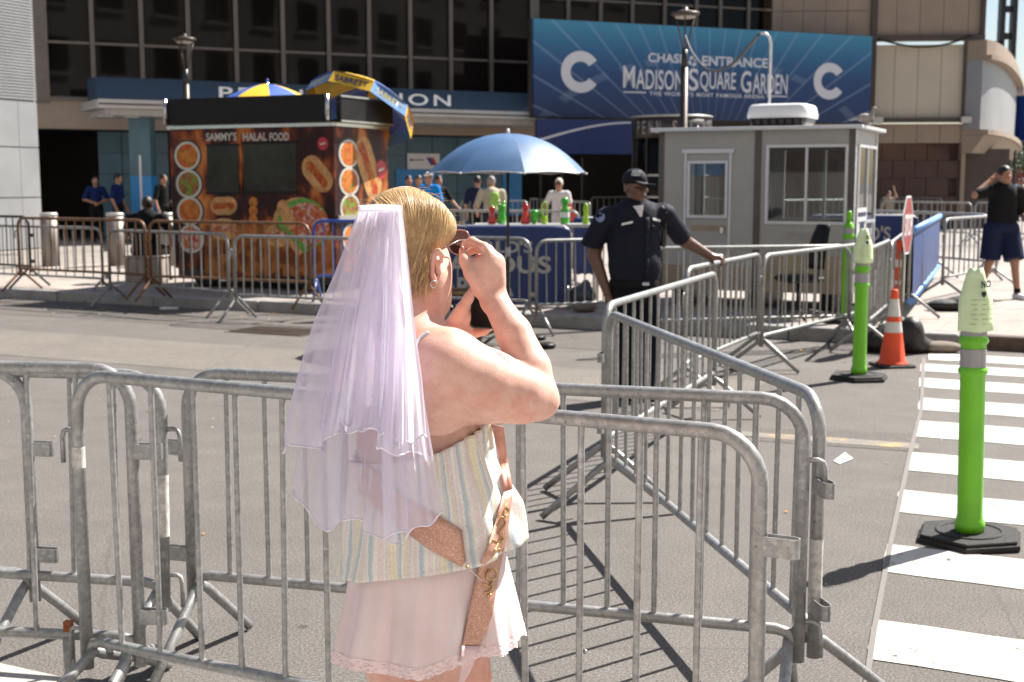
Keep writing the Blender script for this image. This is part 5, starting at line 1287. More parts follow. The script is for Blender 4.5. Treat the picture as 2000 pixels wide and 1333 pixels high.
def figure(loc, rz, label, h=1.75, skin=SK_M, shirt=None, legs=None, hairm=None, shoes=None, vox=.016, pose=None, wide=1.0, sleeve=.5, shorts=False, skirt=False, group=None, seated=False):
    P = dict(le=(-.27, .02, 1.12), lw=(-.27, -.08, .88), re=(.27, .02, 1.12), rw=(.27, -.08, .88), lf=(-.10, 0, 0), rf=(.10, 0, 0), lk=None, rk=None, hip=(0, 0, .92), bend=(0, 0)); P.update(pose or {})
    t = empty('person', loc, rz, label, 'person', group); k = h/1.75
    V = lambda p: np.array((p[0]*k*(1 if abs(p[0]) < .01 else 1), p[1]*k, p[2]*k))
    hp = np.array(P['hip']); bx, by = P['bend']
    sp = lambda z, x=0, y=0: V((x + bx*(z-.92), y + hp[1] + by*(z-.92), z - .92 + hp[2]))
    shl, shr = sp(1.42, -.185*wide, .01), sp(1.42, .185*wide, .01)
    hd = sp(1.635, 0, -.025)
    le, lw, re, rw = [V(P[q]) for q in ('le', 'lw', 're', 'rw')]
    # body, one surface
    b = Body(vox, .03)
    b.ell(hd, (.078*k, .098*k, .118*k)).ell(hd+np.array((0, -.03, -.05))*k, (.058*k, .062*k, .07*k)).cap(sp(1.38), sp(1.56, 0, -.01), .062*k, .055*k).ell(hd+np.array((0, -.105, -.02))*k, (.016*k, .022*k, .024*k), k=.01)
    for s in (-1, 1): b.ell(hd+np.array((s*.08, .01, -.01))*k, (.014*k, .025*k, .034*k), k=.008)
    b.chain([shl, le, lw], [.058*k*wide, .045*k, .03*k]).chain([shr, re, rw], [.058*k*wide, .045*k, .03*k])
    for e, w_ in ((le, lw), (re, rw)):
        d = (w_-e)/np.linalg.norm(w_-e); b.cap(w_, w_+d*.08*k, .032*k, .034*k, .6, (1, .2, 0)); b.cap(w_+d*.08*k, w_+d*.15*k, .03*k, .02*k, .55, (1, .2, 0)); b.cap(w_+d*.03*k, w_+d*.09*k+np.array((0, -.04, 0)), .016*k, .011*k)
    b.chain([sp(1.36), sp(1.1), sp(.95)], [.13*k*wide, .12*k*wide, .13*k*wide], flat=.7, axis=(0, 1, 0))
    kn = {}
    for s, f, kk in ((-1, 'lf', 'lk'), (1, 'rf', 'rk')):
        ft = V(P[f]); hj = V((s*.09*wide+hp[0], hp[1], hp[2])); kj = V(P[kk]) if P[kk] else (hj*.52+(ft+np.array((0, 0, .08*k)))*.48+np.array((0, -.03, 0)))
        kn[s] = (hj, kj, ft); b.chain([hj, kj, ft+np.array((0, .01, .09*k))], [.08*k*wide, .055*k, .038*k]).cap(ft+np.array((0, .02, .04)), ft+np.array((0, -.13*k, .03)), .04*k, .033*k)
    b.build_local('body', skin, t)
    # shirt
    s_ = Body(vox, .035); s_.chain([sp(1.37), sp(1.2), sp(1.05), sp(.93)], [.15*k*wide, .15*k*wide, .15*k*wide, .155*k*wide], flat=.72, axis=(0, 1, 0))
    s_.cap(shl*.9+shr*.1, shr*.9+shl*.1, .066*k, .066*k)
    for a, e in ((shl, le), (shr, re)):
        q = a+(e-a)*min(1, sleeve*2); s_.cap(a, q, .068*k*wide, .066*k); d = (q-a)/np.linalg.norm(q-a); s_.plane(q, d, .1)
    if sleeve > .5:
        for e, w_ in ((le, lw), (re, rw)): s_.cap(e, e+(w_-e)*(sleeve-.5)*2, .062*k, .05*k)
    s_.ell(sp(1.5, 0, -.01), (.075*k, .075*k, .07*k), k=.005, sub=True)
    s_.plane(sp(.86), (0, 0, -1))
    s_.build_local('shirt', shirt, t)
    # lower garment
    l_ = Body(vox, .03); l_.ell(sp(.95), (.165*k*wide, .13*k*wide, .12*k))
    if skirt:
        l_.chain([sp(.98), sp(.6)*1.0, V((0, .02, .25))], [.15*k, .2*k, .26*k], flat=.8, axis=(0, 1, 0)); l_.plane(V((0, 0, .2)), (0, 0, -1))
    else:
        for s in (-1, 1):
            hj, kj, ft = kn[s]
            if shorts:
                e = kj+(hj-kj)*.05; l_.cap(hj, e, .105*k*wide, .105*k*wide); d = (e-hj)/np.linalg.norm(e-hj); l_.plane(e, d, .16)
            else: l_.chain([hj, kj, ft+np.array((0, .01, .07*k))], [.10*k*wide, .075*k, .065*k]); l_.plane(ft+np.array((0, 0, .035)), (0, 0, -1), .12)
    l_.build_local('skirt' if skirt else ('shorts' if shorts else 'trousers'), legs, t)
    if hairm is not None:
        hb = Body(vox, .02); hb.ell(hd+np.array((0, .015, .025))*k, (.088*k, .105*k, .108*k)); hb.plane(hd+np.array((0, -.045, .0))*k, (0, -1, -.55)); hb.plane(hd+np.array((0, 0, -.045))*k, (0, 0, -1)); hb.build_local('hair', hairm, t)
    for s in (-1, 1):
        ft = kn[s][2]; sb = Body(vox*.8, .015); sb.cap(ft+np.array((0, .04, .042)), ft+np.array((0, -.15*k, .035)), .048*k, .042*k); sb.plane(ft+np.array((0, 0, .002)), (0, 0, -1)); sb.plane(ft+np.array((0, 0, .085)), (0, 0, 1)); sb.build_local('shoe', shoes or cloth('shoe_black', (.012, .012, .013)), t)
    return t, hd, k
def _bl(s, name, mt, parent):
    V, Q = s.arrays(); me = bpy.data.meshes.new(name); me.from_pydata(V.tolist(), [], Q.tolist()); me.polygons.foreach_set('use_smooth', [True]*len(Q)); me.materials.append(mt); me.update(); return obj(name, me, parent)
Body.build_local = _bl
HB = mat('hair_dark', (.012, .009, .008), .55, 0, .4, 60); HW = mat('hair_white', (.6, .57, .5), .6, 0, .15, 40); HG = mat('hair_grey', (.25, .22, .2), .6, 0, .2, 40)
BLK = cloth('cloth_black', (.010, .010, .011)); NVY = cloth('cloth_navy', (.014, .02, .05)); TSA = cloth('cloth_royal_blue', (.008, .02, .09)); CYB = cloth('cloth_bright_blue', (.01, .22, .62)); CRM = cloth('cloth_cream', (.45, .40, .30)); WHT = cloth('cloth_white', (.62, .62, .62), .06); KHA = cloth('cloth_khaki', (.30, .25, .18))
def stand(u, y, z=PZ): q = D(u, 356, y); return (q.x, q.y, z)
# man in black, walking at the right edge, arm raised to the ear
mb_, hd_, k_ = figure(stand(1960, 17.6), R(12), 'man in black shirt and navy shorts raising an arm, phone in other hand', 1.80, SK_M, BLK, NVY, HB, cloth('shoe_white', (.7, .7, .7), .05), .010, wide=1.28, shorts=True,
    pose=dict(le=(-.42, -.02, 1.38), lw=(-.15, .04, 1.58), re=(.32, .02, 1.12), rw=(.22, -.30, 1.02), lf=(-.16, .18, 0), rf=(.14, -.22, 0), rk=(.12, -.15, .50), lk=(-.13, .03, .5)))
for s, p in ((-1, (-.16, .18)), (1, (.14, -.22))): MB().lathe([(.045, .085), (.044, .15)], 12, (p[0]*k_, p[1]*k_+.01, 0), cap=False).build('sock', BLK, mb_)
hdp = Vector((hd_[0], hd_[1], hd_[2]))
ph_loc = mb_.matrix_basis @ Vector((.20*k_, -.44*k_, 1.0*k_))
# strolling woman in white
wm, hd_, k_ = figure(stand(1092, 26.5), R(-15), 'white-haired woman in a white top and long white skirt, looking down', 1.66, SK_M, WHT, cloth('cloth_white_skirt', (.55, .55, .58), .1), HW, None, .012, skirt=True, sleeve=.32,
    pose=dict(le=(-.33, .0, 1.12), lw=(-.40, -.02, .86), re=(.26, .0, 1.10), rw=(.16, -.24, 1.10)))
MB().tube([(.0+.075*math.cos(a), -.12+.0, 0) for a in np.linspace(0, 6.28, 16)], .004, 5).build('w', BLK).location = (0, 0, -50)
bpy.data.objects.remove(bpy.data.objects['w'])
gl = MB()
for s in (-1, 1): gl.ell((s*.035, -.115+hd_[1]+.02, hd_[2]+.005), .026, .012, .022, 10, 6)
gl.build('sunglasses', BLK, wm)
hbq = wm.matrix_basis @ Vector((.24, -.20, .80)); hb = empty('handbag', hbq, R(20), 'red handbag carried by the woman in white', 'handbag')
MB().loft([[(x*k, y*k, z) for x, y in ((-.16, -.05), (.16, -.05), (.16, .05), (-.16, .05))] for z, k in ((0, .9), (.03, 1), (.18, .95), (.22, .75))], smooth=False).build('bag', mat('bag_red', (.5, .06, .03), .4), hb, bevel=.015); MB().tube([(-.1, 0, .21), (-.08, 0, .32), (0, 0, .36), (.08, 0, .32), (.1, 0, .21)], .012, 6).build('handle', mat('bag_red', (.5, .06, .03)), hb)
# man in bright blue shirt with a cap
ms_, hd_, k_ = figure(stand(838, 28.0), R(-25), 'man in a bright blue T-shirt and tan cap left of the parasol', 1.80, SK_M, CYB, NVY, HB, None, .013)
cp = Body(.012, .02); cp.ell(hd_+np.array((0, .01, .05)), (.095, .112, .085)).cap(hd_+np.array((0, -.07, .06)), hd_+np.array((0, -.17, .045)), .07, .05, .18, (0, 0, 1)); cp.plane(hd_+np.array((0, 0, .035)), (0, 0, -1)); cp.build_local('cap', mat('cap_tan', (.28, .24, .2), .8), ms_)
figure(stand(962, 25.5), R(195), 'man in a cream shirt with a lime vest, back turned, under the parasol', 1.70, SK_M, CRM, cloth('cloth_charcoal', (.03, .03, .035)), HG, None, .013, wide=1.15, pose=dict(bend=(-.05, -.35), le=(-.30, -.15, 1.12), lw=(-.2, -.42, 1.0), re=(.32, -.12, 1.12), rw=(.22, -.42, .98)))
vs_ = Body(.013, .03); vs_.chain([np.array((-.02, .08, 1.30)), np.array((.02, .10, 1.05))], [.10, .07], flat=.5, axis=(0, 1, 0)); pv = [o for o in bpy.data.objects if o.get('label', '').startswith('man in a cream')][0]
vs_.build_local('vest', cloth('cloth_lime', (.30, .5, .12)), pv)
figure(stand(932, 29.0), R(170), 'man in a dark T-shirt half hidden behind the parasol, left of the cream shirt', 1.72, SK_M, NVY, BLK, HB, None, .014)
for u, y, rz, lab, sh in ((798, 31.5, 15, 'dark-clothed person in the shade right of the cart umbrella', BLK), (818, 30.5, -10, 'second dark-clothed person in the shade beside the bright blue shirt', BLK), (856, 31, 30, 'dark-clothed person reaching out behind the bright blue shirt', BLK)):
    figure(stand(u, y), R(rz), lab, 1.74, SK_M, sh, BLK, HB, None, .016, pose=dict(re=(.33, -.05, 1.15), rw=(.42, -.18, 1.0)) if u == 856 else None)
figure(stand(186, 34.2), R(20), 'officer in a royal blue shirt facing out, arms folded low, by the teal wall', 1.74, SK_M, TSA, BLK, HB, None, .014, pose=dict(le=(-.30, 0, 1.14), lw=(-.06, -.2, 1.05), re=(.30, 0, 1.14), rw=(.06, -.2, 1.03)))
figure(stand(229, 34.0), R(80), 'officer in a royal blue shirt standing side-on near the blue pillar', 1.80, SK_M, TSA, BLK, HB, None, .014)
figure(stand(318, 33.5), R(60), 'dark figure in the shade between the blue pillar and the cart', 1.78, SK_M, BLK, BLK, HB, None, .016)
# seated figure in black by the brown barricade
se, hd_, k_ = figure(stand(282, 20.4), R(175), 'person in black seated with back turned behind the brown barricade', 1.78, SK_D, BLK, BLK, HB, None, .012, wide=1.35, pose=dict(hip=(0, 0, .50), lk=(-.16, -.42, .5), rk=(.16, -.42, .5), lf=(-.16, -.42, 0), rf=(.16, -.42, 0), le=(-.36, -.1, .78), lw=(-.28, -.34, .62), re=(.36, -.1, .78), rw=(.28, -.34, .62), bend=(0, -.12)))
sq_ = se.location; stl = empty('seat_block', (sq_.x, sq_.y, PZ), R(175), 'low pale block the person in black sits on', 'seat')
MB().bbox(-.28, .28, -.22, .22, 0, .40, .02).build('block', CONC, stl); MB().bbox(-.30, .30, -.24, .24, .401, .43, .01).build('top_slab', CONC, stl)
# pedestrian with raised hand far right
figure(stand(1737, 40), R(0), 'tiny distant person with one hand raised before the marble wall', 1.30, SK_L, KHA, NVY, HB, None, .02, pose=dict(re=(.3, 0, 1.55), rw=(.2, -.05, 1.85)))
for u, y, sh, lab in ((1978, 60, CYB, 'tiny distant walker in blue at the right edge'), (1990, 66, cloth('cloth_red', (.45, .03, .03)), 'tiny distant walker in red at the right edge'), (1996, 52, WHT, 'tiny distant walker in white at the right edge')):
    figure(stand(u, y), R(0), lab, 1.74, SK_M, sh, NVY, HB, None, .025)
pho = empty('mobile_phone', ph_loc, R(30), 'small dark phone held low by the man in black', 'phone'); MB().bbox(-.035, .035, -.006, .006, -.07, .07, .003).build('case', BLK, pho); MB().box(-.031, .031, -.0075, -.0062, -.065, .065).build('screen', DGL, pho)

# ---------------------------------------------------------------- police officer
OY = 10.2; og = D(1240, 356, OY); off = empty('person', (og.x, og.y, 0), 0, 'police officer in navy uniform and lettered cap, one hand on a barricade', 'person')
def O(u, v, dy=0.0): return np.array(D(u, v, OY+dy))
om = OY/FPX
hand = np.array(G(1402, 509, 1.10)); 
ob_ = Body(.0065, .016)
hc = O(1241, 366)
rotH = np.array(Matrix.Rotation(R(34), 3, 'Z'))     # head turned to the right of the picture
hl = lambda x, y, z: hc + rotH @ np.array((x, y, z))
ob_.ell(hl(0, .01, .02), (.078, .10, .11), rotH).ell(hl(0, -.035, -.055), (.062, .065, .072), rotH).ell(hl(0, -.055, -.105), (.035, .035, .03), rotH)
ob_.ell(hl(0, -.112, -.018), (.015, .02, .02), rotH, k=.008).cap(hl(0, -.095, .02), hl(0, -.115, -.012), .010, .014, k=.01).ell(hl(.0, -.095, -.065), (.028, .014, .012), rotH, k=.008).ell(hl(0, -.088, .028), (.06, .016, .014), rotH, k=.01)
for s in (-1, 1): ob_.ell(hl(s*.08, .02, -.01), (.012, .024, .034), rotH, k=.008).ell(hl(s*.042, -.07, -.025), (.026, .024, .026), rotH, k=.015).ell(hl(s*.033, -.098, .006), (.018, .010, .009), rotH, k=.004, sub=True)
ob_.cap(O(1243, 440), O(1242, 385), .072, .064)
# arms
la = [O(1176, 432, -.02), O(1160, 498, .05), O(1186, 572, -.02)]
ra = [O(1300, 420, .05), O(1336, 470, .28), hand + np.array((-.055, -.03, .03))]
ob_.chain(la, [.07, .056, .036]).chain(ra, [.07, .056, .034])
ob_.ell(O(1190, 585, -.02), (.04, .03, .055))
hd2 = (hand - ra[2]); ob_.cap(ra[2], hand + np.array((.01, .0, .028)), .036, .042, .7, (0, 0, 1))
b5d = np.array((G(1484, 497, 1.07) - G(1340, 526, 1.07)).normalized()); b5n = np.array((b5d[1], -b5d[0], 0))
for i in range(4):
    q = hand + b5d*(-.03+.022*i); ob_.chain([q+np.array((0, 0, .026))-b5n*.0, q+b5n*.038+np.array((0, 0, .018)), q+b5n*.046+np.array((0, 0, -.022)), q+b5n*.026+np.array((0, 0, -.04))], [.0115, .011, .010, .009], k=.006)
ob_.chain([hand - b5d*.05 + np.array((0, 0, .02)), hand - b5d*.045 - b5n*.036 + np.array((0, 0, .004)), hand - b5d*.03 - b5n*.03 + np.array((0, 0, -.03))], [.013, .012, .010], k=.006)
# torso and legs under the uniform, so the figure is whole
ob_.chain([O(1240, 430), O(1238, 500), O(1238, 560)], [.15, .16, .16], flat=.75, axis=(0, 1, 0))
fz = [(1222, -.02), (1266, .03)]; feet = []
for u, dy in fz:
    f = O(u, 356, dy); f[2] = .09; feet.append(f); ob_.chain([O(u, 590, dy), O(u, 690, dy), f], [.09, .06, .045])
obo = ob_.build('body', SK_D, off)
UNI = mat('uniform_navy', (.0075, .0085, .019), .8, 0, .25, 9, .9, 13, spec=.25); UNT = mat('uniform_trousers', (.004, .005, .009), .85, 0, .25, 9, .35, 18, spec=.2)
sh_b = Body(.008, .03)
sh_b.chain([O(1240, 432), O(1238, 480), O(1240, 520), O(1239, 552)], [.195, .205, .205, .185], flat=.74, axis=(0, 1, 0)).cap(O(1187, 422), O(1293, 415, .03), .075, .075).ell(O(1245, 512, -.06), (.15, .12, .13))
qa = O(1155, 480, .03); sh_b.cap(O(1180, 430, -.02), qa, .085, .088); d_ = la[1]-la[0]; d_ /= np.linalg.norm(d_); sh_b.plane(qa, d_, .13)
qb = ra[0]+(ra[1]-ra[0])*.88; sh_b.cap(ra[0], qb, .085, .08); d_ = ra[1]-ra[0]; d_ /= np.linalg.norm(d_); sh_b.plane(qb, d_, .13)
sh_b.cap(O(1226, 412, -.05), O(1216, 404, .05), .03, .03, k=.02).cap(O(1262, 410, -.04), O(1272, 402, .05), .03, .03, k=.02)
sh_b.ell(O(1243, 398), (.064, .068, .08), k=.01, sub=True)
sh_b.plane(O(1240, 556), (0, 0, -1), .3)
sho = sh_b.build('shirt', UNI, off)
tr_b = Body(.01, .03); tr_b.ell(O(1238, 568), (.195, .15, .13))
for (u, dy), f in zip(fz, feet): tr_b.chain([O(u, 592, dy), O(u, 690, dy), f], [.108, .085, .075]); 
tr_b.plane((0, 0, .03), (0, 0, -1)); tr_b.build('trousers', UNT, off)
for f in feet:
    sb = Body(.008, .012); sb.cap((f[0], f[1]+.05, .05), (f[0]+.1, f[1]-.13, .042), .05, .047); sb.plane((0, 0, .003), (0, 0, -1)); sb.plane((0, 0, .10), (0, 0, 1)); sb.build('shoe', BLK, off)
cap_b = Body(.005, .012); cc = hl(0, .012, .052); cap_b.ell(cc, (.093, .112, .095), rotH); cap_b.plane(cc+np.array((0, 0, -.025)), (0, 0, -1)); CAPM = mat('cap_black', (.009, .010, .016), .75, 0, .2, 30, spec=.2)
cpo = cap_b.build('cap', CAPM, off)
br = Body(.005, .006); a0, a1 = hl(0, -.075, .034), hl(0, -.165, .012); br.cap(a0, a1, .078, .058, .16, (0, .25, 1)); br.plane(hl(0, -.05, .03), rotH @ np.array((0, 1, 0))); br.build('brim', CAPM, cpo)
bv = bvh_of(cpo); BW = mat('badge_white', (.75, .75, .75), .6)
def otext(s, u0, u1, v0, v1, bvh, m, nm):
    c = shoot(bvh, (u0+u1)/2, (v0+v1)/2, .004); l_, r_ = shoot(bvh, u0, (v0+v1)/2, .004) or c, shoot(bvh, u1, (v0+v1)/2, .004) or c
    ex = (r_-l_).normalized(); t_ = shoot(bvh, (u0+u1)/2, v0, .004) or c+Vector((0, 0, .02)); bo = shoot(bvh, (u0+u1)/2, v1, .004) or c; ey = (t_-bo).normalized(); ey = (ey-ex*ey.dot(ex)).normalized()
    return text(nm, s, m, off, c-Vector(off.location)-ray(u0, v0).normalized()*.004, ex, ey, width=(r_-l_).length, height=(v1-v0)*om, offset=.02)
otext('POLICE', 1226, 1260, 332, 346, bv, BW, 'cap_lettering')
bv = bvh_of(sho)
SHB = mat('patch_blue', (.20, .25, .42), .7, 0, .4, 90)
patch('shoulder_patch', bv, [[(1163, 420), (1172, 416), (1181, 419)], [(1163, 427), (1172, 427), (1181, 427)], [(1166, 432), (1172, 435), (1178, 432)]], SHB, off, .004)
patch('name_tape', bv, quadrows((1214, 437), (1236, 432), (1214, 441), (1236, 436), 2, 6), BW, off, .004)
patch('name_plate', bv, quadrows((1275, 425), (1290, 430), (1275, 430), (1290, 434), 2, 4), BW, off, .006)
patch('pocket_flap', bv, quadrows((1212, 446), (1240, 440), (1214, 456), (1240, 450), 3, 5), UNI, off, .010, thick=.004); patch('pocket_flap', bv, quadrows((1272, 440), (1292, 442), (1272, 450), (1292, 451), 3, 5), UNI, off, .010, thick=.004)
patch('undershirt', bv, [[(1236, 403), (1246, 402), (1257, 401)], [(1243, 412), (1249, 412), (1256, 411)], [(1250, 424), (1252, 424), (1254, 423)]], WHT, off, .012)
for v in (440, 462, 485, 508, 530): patch('button', bv, quadrows((1263, v), (1266, v), (1263, v+3), (1266, v+3), 1, 1), BLACKB, off, .006)
patch('placket', bv, quadrows((1258, 426), (1269, 424), (1258, 548), (1268, 548), 12, 2), UNI, off, .005, thick=.003)
bl_ = Body(.008, .01); bl_.chain([O(1238, 548), O(1238, 558)], [.198, .198], flat=.76, axis=(0, 1, 0)); bl_.plane(O(1238, 546), (0, 0, 1)); bl_.plane(O(1238, 560), (0, 0, -1)); blo = bl_.build('belt', BLK, off)
bv2 = bvh_of(blo); patch('buckle', bv2, quadrows((1255, 546), (1268, 546), (1255, 558), (1268, 558), 2, 2), STL, off, .008)
rd = Body(.006, .008); rd.cap(O(1297, 452, -.02), O(1296, 478, -.02), .022, .024).cap(O(1299, 450, -.02), O(1304, 415, .0), .008, .006).cap(O(1299, 412, -.02), O(1296, 424, -.03), .014, .014); rd.build('radio', BLACKB, off)
ep_ = Body(.006, .008); ep_.cap(O(1294, 404, -.03), O(1301, 416, -.04), .012, .012, .5, (0, 1, 0)); ep_.build('shoulder_mic', mat('mic_grey', (.35, .35, .36), .4), off)
# ================================================================ the woman with the veil
BY = 2.75; bg_ = D(838, 356, BY); bride = empty('person', (bg_.x, bg_.y, 0), 0, 'woman seen from behind in a lilac bridal veil, striped top and pink skirt', 'person')
def B(u, v, y=BY): return np.array(D(u, v, y))
ft = np.array((.77, .64, 0)); rt = np.array((.64, -.77, 0)); fh = np.array((.5, .866, 0)); rh = np.array((.866, -.5, 0)); UP = np.array((0, 0, 1.0))
bb = Body(.0042, .014)
# head (facing right and away, tipped down a little)
H = B(795, 468, 2.79); Rh = np.array(Matrix(((rh[0], -fh[0], 0), (rh[1], -fh[1], 0), (0, 0, 1))))   # columns: right, back, up
hl = lambda r_, f_, z_: H + rh*r_ + fh*f_ + UP*z_
bb.ell(hl(0, -.005, .015), (.078, .100, .100), Rh).ell(hl(0, .042, -.055), (.064, .066, .075), Rh).ell(hl(.028, .045, -.06), (.045, .052, .06), Rh).ell(hl(.012, .075, -.118), (.032, .034, .032), Rh)
bb.ell(hl(0, .108, -.045), (.014, .022, .022), Rh, k=.01).cap(hl(.0, .098, .0), hl(0, .118, -.04), .009, .013, k=.01)
bb.ell(B(846, 552, 2.775), (.040, .055, .058), k=.03).ell(B(840, 588, 2.79), (.034, .05, .036), k=.03).cap(B(820, 590, 2.76), B(845, 592, 2.80), .042, .032, k=.03)
bb.cap(B(800, 560, 2.77), B(784, 690, 2.74), .062, .068, k=.03)
# right ear
ea = B(853, 521, 2.715); Re = np.array(Matrix.Rotation(R(-12), 3, 'Y'))
bb.ell(ea+np.array((0, .004, .004)), (.009, .014, .026), Re, k=.006).chain([B(862, 512, 2.708), B(863, 498, 2.698), B(856, 490, 2.693), B(848, 496, 2.692), B(844, 514, 2.694), B(844, 534, 2.700), B(848, 551, 2.708)], [.0045, .0055, .006, .006, .006, .006, .0075], k=.003)
# torso
tc = [(800, 705, 2.76), (818, 780, 2.75), (824, 860, 2.75), (830, 960, 2.75), (836, 1080, 2.76), (838, 1180, 2.77)]; tw = [.120, .136, .134, .142, .150, .155]
bb.chain([B(*p) for p in tc], tw, flat=.76, axis=ft, k=.03)
bb.cap(B(786, 690, 2.74), B(868, 716, 2.65), .066, .072, k=.04).cap(B(786, 690, 2.76), B(705, 728, 2.90), .062, .062, k=.04)
bb.ell(B(850, 770, 2.66), (.075, .07, .10), k=.05)
# legs
for u, y in ((882, 2.72), (768, 2.84)):
    g0 = D(u, 356, y); gz = lambda z, du=0: np.array((g0.x+du, g0.y, z+.03))
    bb.chain([B(u, 1190, y), gz(.62), gz(.46), gz(.30), gz(.10)], [.088, .075, .056, .054, .040], k=.03).cap(gz(.06, -.02), gz(.04)+ft*.14, .04, .032)
# right arm, raised
sh = B(872, 727, 2.645); up_ = [sh, B(955, 756, 2.65), B(1022, 772, 2.655), B(1050, 778, 2.67)]
bb.chain(up_, [.078, .072, .055, .043], k=.03)
bb.ell(B(878, 716, 2.64), (.062, .06, .066), k=.04)
fo = [B(1050, 775, 2.67), B(1034, 720, 2.69), B(1003, 650, 2.72), B(966, 588, 2.76)]
bb.chain(fo, [.043, .045, .038, .0275], k=.008).ell(B(1066, 787, 2.665), (.020, .02, .019), k=.015)
bb.ell(B(1056, 788, 2.665), (.030, .028, .026), k=.02)
# right hand: back of the hand towards us, pinching the glasses
hy = 2.78
bb.cap(B(964, 588, hy-.015), B(952, 530, hy-.012), .029, .036, .62, (0.2, 1, 0), k=.015).cap(B(958, 545, hy-.012), B(966, 514, hy-.005), .030, .024, .62, (.2, 1, 0), k=.012)
bb.cap(B(940, 560, hy-.012), B(938, 525, hy-.01), .022, .018, .7, (0, 1, 0), k=.012)
kf = .0055
bb.chain([B(962, 508, hy-.012), B(945, 484, hy+.0), B(922, 472, hy+.02), B(908, 478, hy+.03)], [.0135, .0115, .0100, .0085], k=kf)
bb.chain([B(971, 508, hy+.004), B(953, 488, hy+.030), B(930, 486, hy+.045), B(915, 494, hy+.044)], [.0130, .0112, .0098, .0082], k=kf)
bb.chain([B(975, 516, hy+.018), B(958, 502, hy+.048), B(936, 505, hy+.056), B(924, 516, hy+.048)], [.0125, .0105, .0093, .0080], k=kf)
bb.chain([B(977, 528, hy+.028), B(962, 522, hy+.056), B(944, 526, hy+.058), B(936, 534, hy+.048)], [.0110, .0094, .0083, .0072], k=kf)
bb.chain([B(941, 566, hy-.018), B(920, 535, hy-.022), B(909, 511, hy-.008), B(904, 490, hy+.012)], [.0185, .0150, .0125, .0090], k=.007)
# left arm and hand round the phone
lh = 3.02
bb.chain([B(705, 732, 2.90), B(768, 800, 2.99), B(868, 668, 3.0), B(888, 645, 3.005)], [.055, .046, .034, .029], k=.02)
bb.cap(B(884, 650, lh-.01), B(903, 622, lh-.01), .026, .030, .65, (.2, 1, 0), k=.010).cap(B(898, 640, lh-.005), B(912, 642, lh), .022, .017, .7, (0, 1, 0), k=.012)
bb.chain([B(892, 622, lh-.022), B(904, 602, lh-.030), B(915, 583, lh-.030), B(923, 567, lh-.028)], [.0180, .0145, .0120, .0090], k=.007)
bb.chain([B(914, 647, lh), B(930, 651, lh+.002), B(945, 648, lh-.002), B(955, 643, lh-.006)], [.0125, .0108, .0098, .0080], k=kf)
for i, v in enumerate((622, 606, 590)):
    bb.chain([B(904, v+8, lh+.012), B(922, v, lh+.026), B(946, v-4, lh+.020), B(962, v-6, lh+.012)], [.013, .0112, .010, .0085], k=kf)
BSK = skinmat('skin_sunlit', (0.66, 0.40, 0.325))
body = bb.build('body', BSK, bride)
NAIL = mat('nail_pink', (.52, .20, .17), .25, 0, .3, 260, coat=.6)
nl = Body(.0016, .002); nl.ell(B(903, 489, hy+.004), (.0058, .006, .0095)); nl.build('thumb_nail', NAIL, bride); nl = Body(.0016, .002); nl.ell(B(923, 567, lh-.035), (.006, .005, .009), np.array(Matrix.Rotation(R(25), 3, 'Y'))); nl.build('thumb_nail', NAIL, bride)
bvb = bvh_of(body)
ER = mat('earring_silver', (.6, .58, .55), .2, .9)
c = B(847, 553, 2.695); MB().tube([c + np.array((.0062*math.cos(a), .003*math.cos(a), .0075*math.sin(a)-.003)) - np.array(bride.location) for a in np.linspace(0, 6.28, 20)], .0014, 8).build('earring', ER, bride)
patch('tattoo', bvb, quadrows((968, 688), (985, 690), (980, 700), (999, 710), 3, 3), mat('tattoo_grey', (.13, .10, .10), .6, 0, .5, 160), bride, .0012)
# ---- hair
def hairmat(name, a, b):
    m, nt, p, out = newmat(name); co = coords(nt, 'world')
    nt.links.new(ramp(nt, noise(nt, co, 38, 4, .7), [(.3, a), (.7, b)]), p.inputs['Base Color']); p.inputs['Roughness'].default_value = .38; p.inputs['Specular IOR Level'].default_value = .5; return m
HM = [hairmat('hair_honey', (.38, .235, .105), (.57, .385, .19)), hairmat('hair_blonde', (.68, .49, .28), (.84, .65, .42)), hairmat('hair_brown', (.11, .06, .025), (.22, .125, .055))]
hb_ = Body(.0042, .02)
hb_.ell(hl(.0, -.010, .020), (.090, .108, .094), Rh).ell(B(838, 440, 2.75), (.050, .05, .058)).ell(B(800, 520, 2.73), (.048, .05, .055)).ell(B(826, 545, 2.735), (.020, .02, .022)).ell(B(872, 448, 2.78), (.022, .03, .035))
hb_.plane(B(862, 497, 2.74), fh*.72+UP*-.70, .2)
hb_.ell(B(868, 545, 2.75), (.028, .06, .052), k=.004, sub=True)
hair = hb_.build('hair', HM[0], bride)
bvhair = bvh_of(hair)
def poly(P, s):
    x = s*(len(P)-1); i = min(int(x), len(P)-2); f = x-i
    return (P[i][0]+(P[i+1][0]-P[i][0])*f, P[i][1]+(P[i+1][1]-P[i][1])*f)
Oa = [(716, 406), (742, 388), (772, 377), (805, 373), (838, 383), (864, 404), (880, 430), (886, 458)]
Oe = [(748, 440), (775, 450), (790, 480), (796, 510), (803, 532), (815, 552), (830, 562), (846, 545)]
Oc = [(738, 410), (775, 405), (800, 425), (825, 440), (850, 455), (868, 478), (872, 495), (872, 498)]
rnd = random.Random(11)
cu = bpy.data.curves.new('hair_strands', 'CURVE'); cu.dimensions = '3D'; cu.bevel_depth = 1.0; cu.bevel_resolution = 0
def add_strand(pts, r, mi):
    s = cu.splines.new('POLY'); s.points.add(len(pts)-1)
    for i, p in enumerate(pts):
        q = Vector(p) - Vector(bride.location); s.points[i].co = (q.x, q.y, q.z, 1); s.points[i].radius = r*(1 if i < len(pts)-2 else .5)
    s.material_index = mi
